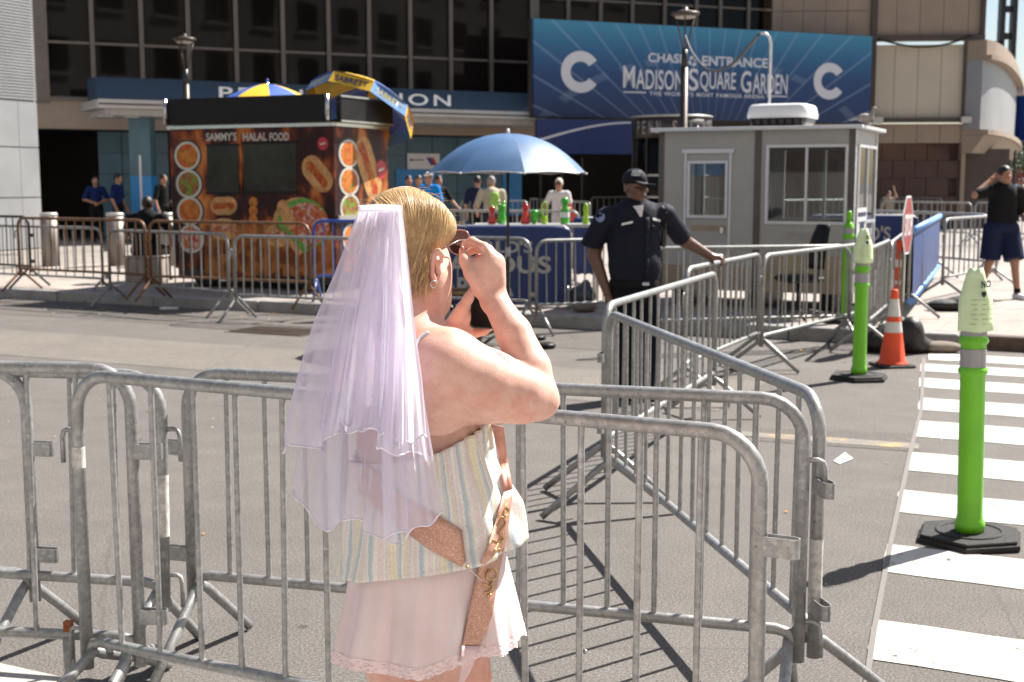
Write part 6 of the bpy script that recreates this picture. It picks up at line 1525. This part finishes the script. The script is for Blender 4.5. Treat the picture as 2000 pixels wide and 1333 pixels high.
for i in range(4600):
    s = rnd.random(); a = poly(Oa, s); e = poly(Oe, min(1, max(0, s+rnd.gauss(0, .06)))); c = poly(Oc, min(1, max(0, s+rnd.gauss(0, .05))))
    t0 = rnd.random()**2.2*.6-.04; t1 = min(1, t0+rnd.uniform(.35, .9)); pts = []; clump = hash((int(s*38), 7)) % 100/100; lift = abs(rnd.gauss(.0006, .0012))+.0035*clump; wob = rnd.uniform(-3, 3)+10*(clump-.5)
    for k in range(10):
        t = t0+(t1-t0)*k/9
        u = (1-t)**2*a[0]+2*t*(1-t)*c[0]+t*t*e[0] + wob*math.sin(3*t+i); v = (1-t)**2*a[1]+2*t*(1-t)*c[1]+t*t*e[1] + wob*math.cos(2*t+i)
        p = shoot(bvhair, u, v, .0006+lift)
        if p is None:
            if pts: break
            continue
        pts.append(p)
    if len(pts) > 3: add_strand(pts, rnd.uniform(.0004, .0009), rnd.choices((0, 1, 2), (.34, .36+.3*clump, .24-.2*clump))[0])
for i in range(420):      # locks
    s = rnd.random(); sp_ = s+rnd.gauss(0, .03); a = poly(Oa, s); e = poly(Oe, min(1, max(0, sp_))); c = poly(Oc, min(1, max(0, sp_)))
    t0 = rnd.random()**2*.45-.03; t1 = min(1, t0+rnd.uniform(.45, .95)); pts = []; wob = rnd.uniform(-7, 7); lf = rnd.uniform(-.002, .0045)
    for k in range(14):
        t = t0+(t1-t0)*k/13
        p = shoot(bvhair, (1-t)**2*a[0]+2*t*(1-t)*c[0]+t*t*e[0]+wob*math.sin(4*t+i), (1-t)**2*a[1]+2*t*(1-t)*c[1]+t*t*e[1]+wob*math.cos(3*t+i), lf)
        if p is None:
            if pts: break
            continue
        pts.append(p)
    if len(pts) > 4: add_strand(pts, rnd.uniform(.0012, .0036), rnd.choices((0, 1, 2), (.40, .4, .20))[0])
for i in range(46):      # wisps over the ear and nape
    a = (rnd.uniform(806, 842), rnd.uniform(490, 530)); e = (a[0]+rnd.uniform(-26, 6), rnd.uniform(548, 592)); c = (a[0]+rnd.uniform(-10, 8), rnd.uniform(520, 560)); y = rnd.uniform(2.672, 2.69)
    add_strand([B((1-t)**2*a[0]+2*t*(1-t)*c[0]+t*t*e[0]+2*math.sin(9*t+i), (1-t)**2*a[1]+2*t*(1-t)*c[1]+t*t*e[1], y) for t in np.linspace(0, 1, 10)], rnd.uniform(.0005, .0009), rnd.choice((0, 1, 1)))
for i in range(130):      # flyaways and loose wisps
    if i < 70: a = poly(Oa, rnd.uniform(0, .95)); d = (rnd.gauss(0, 9), -rnd.uniform(3, 14)); ln = rnd.uniform(14, 34); g = (rnd.choice((-1, 1))*ln, -rnd.uniform(-6, 10)); y = 2.78
    else: a = (rnd.uniform(798, 852), rnd.uniform(545, 566)); d = (rnd.gauss(-4, 6), rnd.uniform(4, 12)); g = (rnd.gauss(-12, 12), rnd.uniform(6, 30)); y = 2.70
    pts = [B(a[0]+d[0]*t*2*(1-t)+g[0]*t*t, a[1]+d[1]*2*t*(1-t)+g[1]*t*t+0, y-.01*t) for t in np.linspace(0, 1, 8)]
    add_strand(pts, .0004, rnd.choice((0, 1)))
for m_ in HM: cu.materials.append(m_)
hs = bpy.data.objects.new('hair_strands', cu); link(hs, hair)
dg = bpy.context.evaluated_depsgraph_get(); me = bpy.data.meshes.new_from_object(hs.evaluated_get(dg)); me.name = 'hair_strands'; bpy.data.objects.remove(hs); bpy.data.curves.remove(cu)
so = obj('hair_strands', me, hair); so['kind'] = 'stuff'
# ---- clothing lofts round the torso
def ring_pt(v, phi, W, Dp, yc=2.755):
    uc = np.interp(v, [815, 860, 960, 1080, 1180, 1330], [822, 824, 831, 837, 838, 838]); c = B(uc, v, yc) + rt*W*math.cos(phi) + ft*Dp*math.sin(phi)
    c[2] = D(1000, v, c[1]).z; return c
def gridmesh(name, P, m, parent, uv=None, close=True, thick=0.0):
    n, k = len(P), len(P[0]); L = Vector(parent.location) if parent.type == 'EMPTY' else Vector(parent.parent.location)
    vs = [Vector(p)-L for r_ in P for p in r_]; mb = MB(); fs = []
    for i in range(n-1):
        for j in range(k if close else k-1):
            fs.append((i*k+j, i*k+(j+1) % k, (i+1)*k+(j+1) % k, (i+1)*k+j))
    mb.add(vs, fs, True); me = mb.mesh(name, m)
    ul = me.uv_layers.new(name='UVMap'); dat = []
    for i in range(n-1):
        for j in range(k if close else k-1):
            for (a, b) in ((i, j), (i, j+1), (i+1, j+1), (i+1, j)): dat += [b/(k if close else k-1), a/(n-1)]
    ul.data.foreach_set('uv', dat); o = obj(name, me, parent)
    if thick: s = o.modifiers.new('solid', 'SOLIDIFY'); s.thickness = thick
    return o
NP = 160; PH = [2*math.pi*j/NP - math.pi for j in range(NP)]     # phi 0: her right side, -90 deg: her back
def dg_(p): return math.degrees(p)
def topv(p): return np.interp(dg_(p), [-180, -130, -90, -60, -30, 0, 30, 60, 120, 180], [850, 900, 908, 902, 886, 852, 822, 805, 805, 850])
def botv(p): return np.interp(dg_(p), [-180, -120, -90, -45, -10, 20, 60, 120, 180], [1085, 1132, 1140, 1128, 1108, 1070, 1030, 1030, 1085])
def flare(p, v): return .034*math.exp(-((dg_(p)-45)/38)**2)*np.interp(v, [900, 980, 1060], [0, 1, 1.0])
P = []
for i in range(34):
    t = i/33; row = []
    for p in PH:
        v = topv(p)+(botv(p)-topv(p))*t; W = np.interp(v, [800, 890, 960, 1050, 1140], [.162, .174, .190, .208, .222]); Dp = W*.80+.004
        g = .007*math.sin(30*p+1.5*math.sin(3*p))*max(0, 1-t*2.6) + (.0075*math.sin(9*p+2.6*t+math.sin(2*p))+.0045*math.sin(19*p-5*t))*min(1, .25+t) + .0025*math.sin(9*t*math.pi+4*p)*math.exp(-((dg_(p)+20)/30)**2)*t
        row.append(ring_pt(v, p, W+g+flare(p, v), Dp+g+flare(p, v)))
    P.append(row)
def stripe_mat():
    m, nt, p, out = newmat('striped_cotton'); co = coords(nt, 'uv'); sx = nt.nodes.new('ShaderNodeSeparateXYZ'); nt.links.new(co, sx.inputs[0])
    wob = math_(nt, 'MULTIPLY', math_(nt, 'SUBTRACT', noise(nt, co, 5, 2), .5), .008)
    f = math_(nt, 'FRACT', math_(nt, 'MULTIPLY', math_(nt, 'ADD', sx.outputs[0], wob), 11))
    W_, Y, Bl, Pk, Gy = (.74, .71, .66), (.73, .66, .45), (.47, .53, .58), (.73, .62, .60), (.61, .60, .56)
    st = [(0, W_), (.06, Bl), (.14, Gy), (.17, W_), (.24, Pk), (.33, W_), (.36, Gy), (.38, Pk), (.44, Y), (.47, W_), (.50, Y), (.56, W_), (.60, Gy), (.66, Bl), (.70, W_), (.76, Y), (.79, Pk), (.86, Gy), (.88, W_), (.95, Pk)]
    c = ramp(nt, f, st, 'CONSTANT')
    wv = noise(nt, coords(nt, 'world', (1, 1, .25)), 900, 1); c = mixc(nt, 1.0, c, ramp(nt, wv, [(.35, (.84,)*3), (.65, (1.12,)*3)]), 'MULTIPLY')
    nt.links.new(c, p.inputs['Base Color']); p.inputs['Roughness'].default_value = .85; p.inputs['Specular IOR Level'].default_value = .15
    bump(nt, p, math_(nt, 'ADD', wv, math_(nt, 'MULTIPLY', noise(nt, coords(nt, 'world', (1, 1, .4)), 60, 3), 1.5)), .35, .0025); return m
top = gridmesh('striped_top', P, stripe_mat(), bride, thick=.0012)
P = []
for i in range(6):
    t = i/5; row = []
    for p in PH:
        v = np.interp(dg_(p), [-180, -90, -40, 0, 180], [820, 834, 836, 826, 815]) + 70*t; W = .163; row.append(ring_pt(v, p, W+.001*math.sin(9*t+p), W*.81+.0015*math.sin(9*t+2*p)))
    P.append(row)
gridmesh('bandeau', P, cloth('dusty_pink_cloth', (.50, .29, .23), .1, 30), bride)
def pinkmat():
    m, nt, p, out = newmat('pink_crepe'); co = coords(nt, 'world', (1, 1, .06))
    cr = noise(nt, co, 260, 3, .6); big = noise(nt, coords(nt), 9, 3)
    nt.links.new(ramp(nt, big, [(.3, (.80, .64, .645)), (.7, (.88, .74, .745))]), p.inputs['Base Color']); p.inputs['Roughness'].default_value = .85; p.inputs['Specular IOR Level'].default_value = .15
    bump(nt, p, cr, .45, .003); tr = nt.nodes.new('ShaderNodeBsdfTranslucent'); tr.inputs[0].default_value = (.88, .68, .68, 1); mx = nt.nodes.new('ShaderNodeMixShader'); mx.inputs[0].default_value = .14
    nt.links.new(p.outputs[0], mx.inputs[1]); nt.links.new(tr.outputs[0], mx.inputs[2]); nt.links.new(mx.outputs[0], out.inputs[0]); return m
PINK = pinkmat()
def skb(p): return np.interp(dg_(p), [-180, -150, -110, -75, -45, -15, 20, 60, 180], [1235, 1262, 1288, 1318, 1322, 1292, 1262, 1235, 1235]) + 5*math.sin(6*p)
def skirt_pt(p, v, extra=0):
    s = (v-1080)/240; W = .189+.050*s; g = s*(.013*math.sin(7*p+.6+1.2*math.sin(2*p))+.011*math.sin(13*p+1.1+math.sin(3*p))+.005*math.sin(29*p+2*s)) + extra
    return ring_pt(v, p, W+g, W*.84+g, 2.760)
P = [[skirt_pt(p, 1075+(skb(p)-1075)*i/23) for p in PH] for i in range(24)]
skirt = gridmesh('pink_skirt', P, PINK, bride, thick=.0012)
def lacemat():
    m, nt, p, out = newmat('pink_lace'); co = coords(nt, 'uv', (150, 6, 1)); v = nt.nodes.new('ShaderNodeTexVoronoi'); v.inputs['Scale'].default_value = 1.0; nt.links.new(co, v.inputs['Vector'])
    nt.links.new(ramp(nt, v.outputs['Distance'], [(.12, (.58, .38, .39)), (.3, (.76, .57, .58)), (.6, (.82, .65, .66))]), p.inputs['Base Color']); p.inputs['Roughness'].default_value = .9; bump(nt, p, v.outputs['Distance'], .6, .003); return m
P = [[skirt_pt(p, skb(p)-21+24*i/5+(2*math.sin(60*p) if i == 5 else 0), .0022) for p in PH] for i in range(6)]
gridmesh('lace_hem', P, lacemat(), skirt)
# strap
MB().tube([Vector(q)-Vector(bride.location) for q in catmull([shoot(bvb, u, v, .002) for u, v in ((838, 650), (822, 660), (812, 675), (808, 700), (806, 730))], 4)], .0045, 8).build('strap', WHT, bride)
# ---- sash
bvc = bvh_of(top, skirt)
def glit():
    m, nt, p, out = newmat('rose_gold_sash'); co = coords(nt); v = nt.nodes.new('ShaderNodeTexVoronoi'); v.inputs['Scale'].default_value = 900; nt.links.new(co, v.inputs['Vector'])
    s = nt.nodes.new('ShaderNodeSeparateColor'); nt.links.new(v.outputs['Color'], s.inputs[0])
    nt.links.new(ramp(nt, s.outputs[0], [(0, (.46, .23, .16)), (.8, (.60, .33, .24)), (.97, (.9, .66, .56))]), p.inputs['Base Color']); p.inputs['Roughness'].default_value = .42; p.inputs['Metallic'].default_value = .35
    bump(nt, p, v.outputs['Distance'], .4, .002); return m
SASH = glit()
def strip(L_, R_, n=20, m=4):
    return [[(poly(L_, i/n)[0]*(1-j/m)+poly(R_, i/n)[0]*j/m, poly(L_, i/n)[1]*(1-j/m)+poly(R_, i/n)[1]*j/m) for j in range(m+1)] for i in range(n+1)]
sash = patch('sash_back', bvc, strip([(700, 960), (770, 1024), (835, 1072), (912, 1113)], [(712, 898), (790, 972), (850, 1005), (903, 1035)]), SASH, bride, .007, thick=.001)
patch('sash_front', bvc, strip([(984, 962), (962, 1040), (934, 1112), (916, 1195), (903, 1262)], [(1003, 955), (990, 1050), (976, 1115), (962, 1200), (938, 1262)]), SASH, bride, .012, thick=.001)
patch('sash_tail', bvc, strip([(903, 1262), (898, 1300), (895, 1338)], [(938, 1262), (925, 1300), (900, 1345)], 8), mat('sash_lining', (.62, .45, .46), .5), bride, .014, y=2.58, thick=.001)
patch('sash_fold', bvc, strip([(958, 828), (972, 880), (984, 962)], [(984, 835), (990, 890), (1002, 955)], 10, 3), mat('sash_reverse', (.52, .25, .19), .5, 0, .2, 30), bride, .010, thick=.001)
GOLD = mat('gold_foil', (.62, .42, .16), .25, .9)
bvs = bvh_of(*[o for o in bpy.data.objects if o.parent == bride and o.name.startswith('sash_front')])
scr = [[(990, 985), (984, 1000), (988, 1008), (994, 996), (986, 990)], [(972, 1030), (980, 1010), (988, 1022), (976, 1040), (984, 1052), (972, 1060)], [(962, 1055), (972, 1062), (966, 1078), (978, 1072), (970, 1090)], [(956, 1118), (966, 1110), (970, 1126), (958, 1134), (950, 1126), (956, 1112)], [(944, 1140), (956, 1146), (962, 1136), (958, 1154), (946, 1158)], [(952, 1165), (960, 1160)]]
for c in scr:
    pts = [shoot(bvs, q.x, q.y, .0015) for q in catmull([Vector((u, v, 0)) for u, v in c], 5)]; pts = [q-Vector(bride.location) for q in pts if q is not None]
    if len(pts) > 2: MB().tube(pts, .0016, 6).build('gold_script', GOLD, bride)
pin = shoot(bvc, 913, 1108, .016); MB().ell(pin-Vector(bride.location), .004, .004, .004, 8, 6).build('pin', GOLD, bride)
MB().tube([pin-Vector(bride.location), shoot(bvc, 942, 1136, .016)-Vector(bride.location)], .0009, 5).build('thread', WHT, bride)
# ---- veil
def veilmat(name, alpha, c=(.83, .80, .93)):
    m, nt, p, out = newmat(name); co = coords(nt); nt.nodes.remove(p)
    d = nt.nodes.new('ShaderNodeBsdfDiffuse'); d.inputs[0].default_value = rgb(c); t = nt.nodes.new('ShaderNodeBsdfTranslucent'); t.inputs[0].default_value = rgb(tuple(min(.98, x*1.12) for x in c))
    a = nt.nodes.new('ShaderNodeMixShader'); a.inputs[0].default_value = .62; nt.links.new(d.outputs[0], a.inputs[1]); nt.links.new(t.outputs[0], a.inputs[2])
    tr = nt.nodes.new('ShaderNodeBsdfTransparent'); mx = nt.nodes.new('ShaderNodeMixShader')
    lw = nt.nodes.new('ShaderNodeLayerWeight'); lw.inputs[0].default_value = .35
    n = noise(nt, co, 14, 4, .7); k = math_(nt, 'ADD', math_(nt, 'ADD', alpha-.10, math_(nt, 'MULTIPLY', n, .2)), math_(nt, 'MULTIPLY', lw.outputs[1], .35))
    nt.links.new(k, mx.inputs[0]); nt.links.new(tr.outputs[0], mx.inputs[1]); nt.links.new(a.outputs[0], mx.inputs[2]); nt.links.new(mx.outputs[0], out.inputs[0])
    wv = noise(nt, coords(nt), 35, 3); b = nt.nodes.new('ShaderNodeBump'); b.inputs['Strength'].default_value = .25; b.inputs['Distance'].default_value = .004; nt.links.new(wv, b.inputs['Height']); nt.links.new(b.outputs[0], d.inputs['Normal']); return m
VM = veilmat('veil_tulle', .54); VM2 = veilmat('veil_tulle_dense', .62, (.84, .81, .88)); VE = mat('veil_edge', (.72, .68, .78), .7)
def veil_layer(name, Ledge, Redge, hem, m, y0, amp, nf, seed, na=110, nt_=60, edge=True, wrap=.17, left_y=None):
    rn = random.Random(seed); ph = [rn.uniform(0, 6.28) for _ in range(6)]; P = []
    for i in range(nt_+1):
        t = i/nt_; row = []
        for j in range(na+1):
            a = j/na; hu, hv = poly(hem, a)
            lu, lv = poly(Ledge, t); ru, rv = poly(Redge, t)
            # straight fall from comb to hem, bowed like the side edges
            su, sv = poly([Ledge[0], Redge[0]], a)
            wl, wr = (1-a), a
            bu = (lu-(Ledge[0][0]+(Ledge[-1][0]-Ledge[0][0])*t))*wl**2 + (ru-(Redge[0][0]+(Redge[-1][0]-Redge[0][0])*t))*wr**2
            u = su+(hu-su)*t+bu; v = sv+(hv-sv)*t
            A = amp*(.26+t*1.0)*(.75+.5*math.sin(6.1*a+ph[4])**2); aw = a+.075*math.sin(5.3*a+ph[3])+.022*math.sin(15*a+ph[5]+t)
            f1 = math.sin(2*math.pi*nf*aw+ph[0]+.8*math.sin(3*t+ph[1])); f2 = math.sin(2*math.pi*nf*2.3*aw+ph[2]+t*1.3)
            dy = A*(f1*.8+f2*.35)+.006*math.sin(7*t+9*a+ph[3])*t
            v += 5*t**4*math.sin(2*math.pi*8.3*a+ph[4]); dy += .008*t**3*math.sin(2*math.pi*13*a+ph[5]); u += A/.0011*.42*math.cos(2*math.pi*nf*aw+ph[0]+.8*math.sin(3*t+ph[1]))
            y = y0(t) + wrap*(1-a)**2*min(1, t*1.6+.25) + dy
            row.append(B(u, v, y))
        P.append(row)
    o = gridmesh(name, P, m, bride, close=False)
    if edge:
        MB().tube([Vector(q)-Vector(bride.location) for q in P[-1]], .0018, 6).build(name+'_edge', VE, o)
    return o
yb = lambda t: np.interp(t, [0, .12, .35, .7, 1], [2.672, 2.625, 2.545, 2.515, 2.500])
vroot = veil_layer('veil', [(700, 412), (655, 520), (605, 650), (570, 790), (562, 962)], [(782, 408), (797, 560), (815, 720), (835, 860), (857, 1003)],
    [(562, 962), (600, 975), (640, 1034), (668, 1010), (700, 1022), (735, 1050), (766, 1063), (768, 1040), (800, 1048), (835, 1025), (857, 1003)], VM, yb, .030, 4.6, 3)
yc = lambda t: np.interp(t, [0, .15, .45, 1], [2.664, 2.605, 2.525, 2.475])
veil_layer('veil_upper_layer', [(696, 414), (652, 515), (606, 640), (575, 760), (548, 870)], [(784, 406), (798, 520), (812, 640), (824, 770), (832, 884)],
    [(540, 884), (562, 850), (600, 880), (640, 872), (656, 828), (690, 842), (735, 842), (756, 866), (730, 880), (780, 888), (832, 884)], VM, yc, .029, 4.1, 8, wrap=.15)
yd = lambda t: np.interp(t, [0, .3, 1], [2.652, 2.565, 2.455])
veil_layer('veil_side_fold', [(752, 408), (730, 520), (708, 640), (690, 740), (664, 822)], [(783, 404), (796, 500), (808, 620), (820, 720), (826, 850)],
    [(662, 824), (690, 838), (734, 840), (752, 866), (790, 872), (826, 852)], VM2, yd, .016, 2.3, 5, na=60, wrap=.05)
cmb = [B(703+ (782-703)*j/10, 409-4*math.sin(math.pi*j/10), 2.655) for j in range(11)]
P = [[B(701+(783-701)*j/12, 402+12*i/4+2*abs(j-6)/6, 2.655+.03*(1-i/4)-.012*math.sin(math.pi*j/12)) for j in range(13)] for i in range(5)]
gridmesh('veil_comb_band', P, VM2, bride, close=False, thick=.003)

# ---- sunglasses and phone (held)
sgl = empty('sunglasses', tuple(B(905, 472, 2.86)), 0, 'rimmed dark sunglasses held up by the veiled woman', 'sunglasses')
LENS = mat('lens_dark', (.035, .016, .016), .08, 0, .1, 5, spec=.6); RIM = mat('rim_rose', (.30, .20, .18), .25, .5)
so_ = Vector(sgl.location)
def lens_pts(c, s=1.0):
    return [Vector(c) + Vector(rh)*(x*s) + Vector((0, 0, z*s)) for x, z in ((-.026, .018), (-.018, .026), (.012, .026), (.024, .018), (.027, .0), (.022, -.018), (.008, -.027), (-.014, -.026), (-.026, -.012))]
for nm, c in (('right', B(897, 473, 2.865)), ('left', B(897, 473, 2.865)-rh*.066)):
    ring = [p-so_ for p in catmull(lens_pts(c) + [lens_pts(c)[0]], 4)]
    le = MB().loft([[p*1 - Vector(fh)*.0009 for p in ring[:-1]], [p + Vector(fh)*.0009 for p in ring[:-1]]], smooth=False).build('lens', LENS, sgl)
    MB().tube(ring[:-1], .0021, 8, closed=True).build('rim', RIM, le)
hg = Vector(B(897, 473, 2.865)) + Vector(rh)*.028 + Vector((0, 0, .006)) - so_
MB().tube([hg, hg - Vector(fh)*.05 + Vector(rh)*.003, Vector(B(856, 491, 2.735)) - so_], .0017, 8).build('temple_arm', RIM, sgl); MB().ell(hg, .0035, .003, .004, 8, 6).build('hinge', RIM, sgl)
c2 = Vector(B(897, 473, 2.865))-so_; MB().tube([c2-Vector(rh)*.026+Vector((0, 0, .012)), c2-Vector(rh)*.033+Vector((0, 0, .017)), c2-Vector(rh)*.040+Vector((0, 0, .012))], .0018, 8).build('bridge', RIM, sgl)
phn = empty('smartphone', tuple(B(952, 578, lh-.010)), 0, 'black smartphone held up in the left hand of the veiled woman', 'phone'); phn.rotation_euler = (R(-8), R(4), R(6))
rr_ = [(x, z) for x, z in arc(.029, .069, .009, 0, 90, 5)+arc(-.029, .069, .009, 90, 180, 5)+arc(-.029, -.069, .009, 180, 270, 5)+arc(.029, -.069, .009, 270, 360, 5)]
MB().loft([[(x*k, y, z*k) for x, z in rr_] for y, k in ((-.0045, .96), (-.003, 1), (.003, 1), (.0045, .96))], smooth=False).build('case', mat('phone_case', (.012, .012, .013), .45), phn)
MB().add([(x*.92, -.0048, z*.965) for x, z in rr_], [tuple(range(len(rr_)))]).build('screen', mat('phone_screen', (.004, .004, .005), .2, spec=.15), phn)
MB().box(.0381, .0388, -.001, .001, .02, .04).build('side_button', STL, phn)
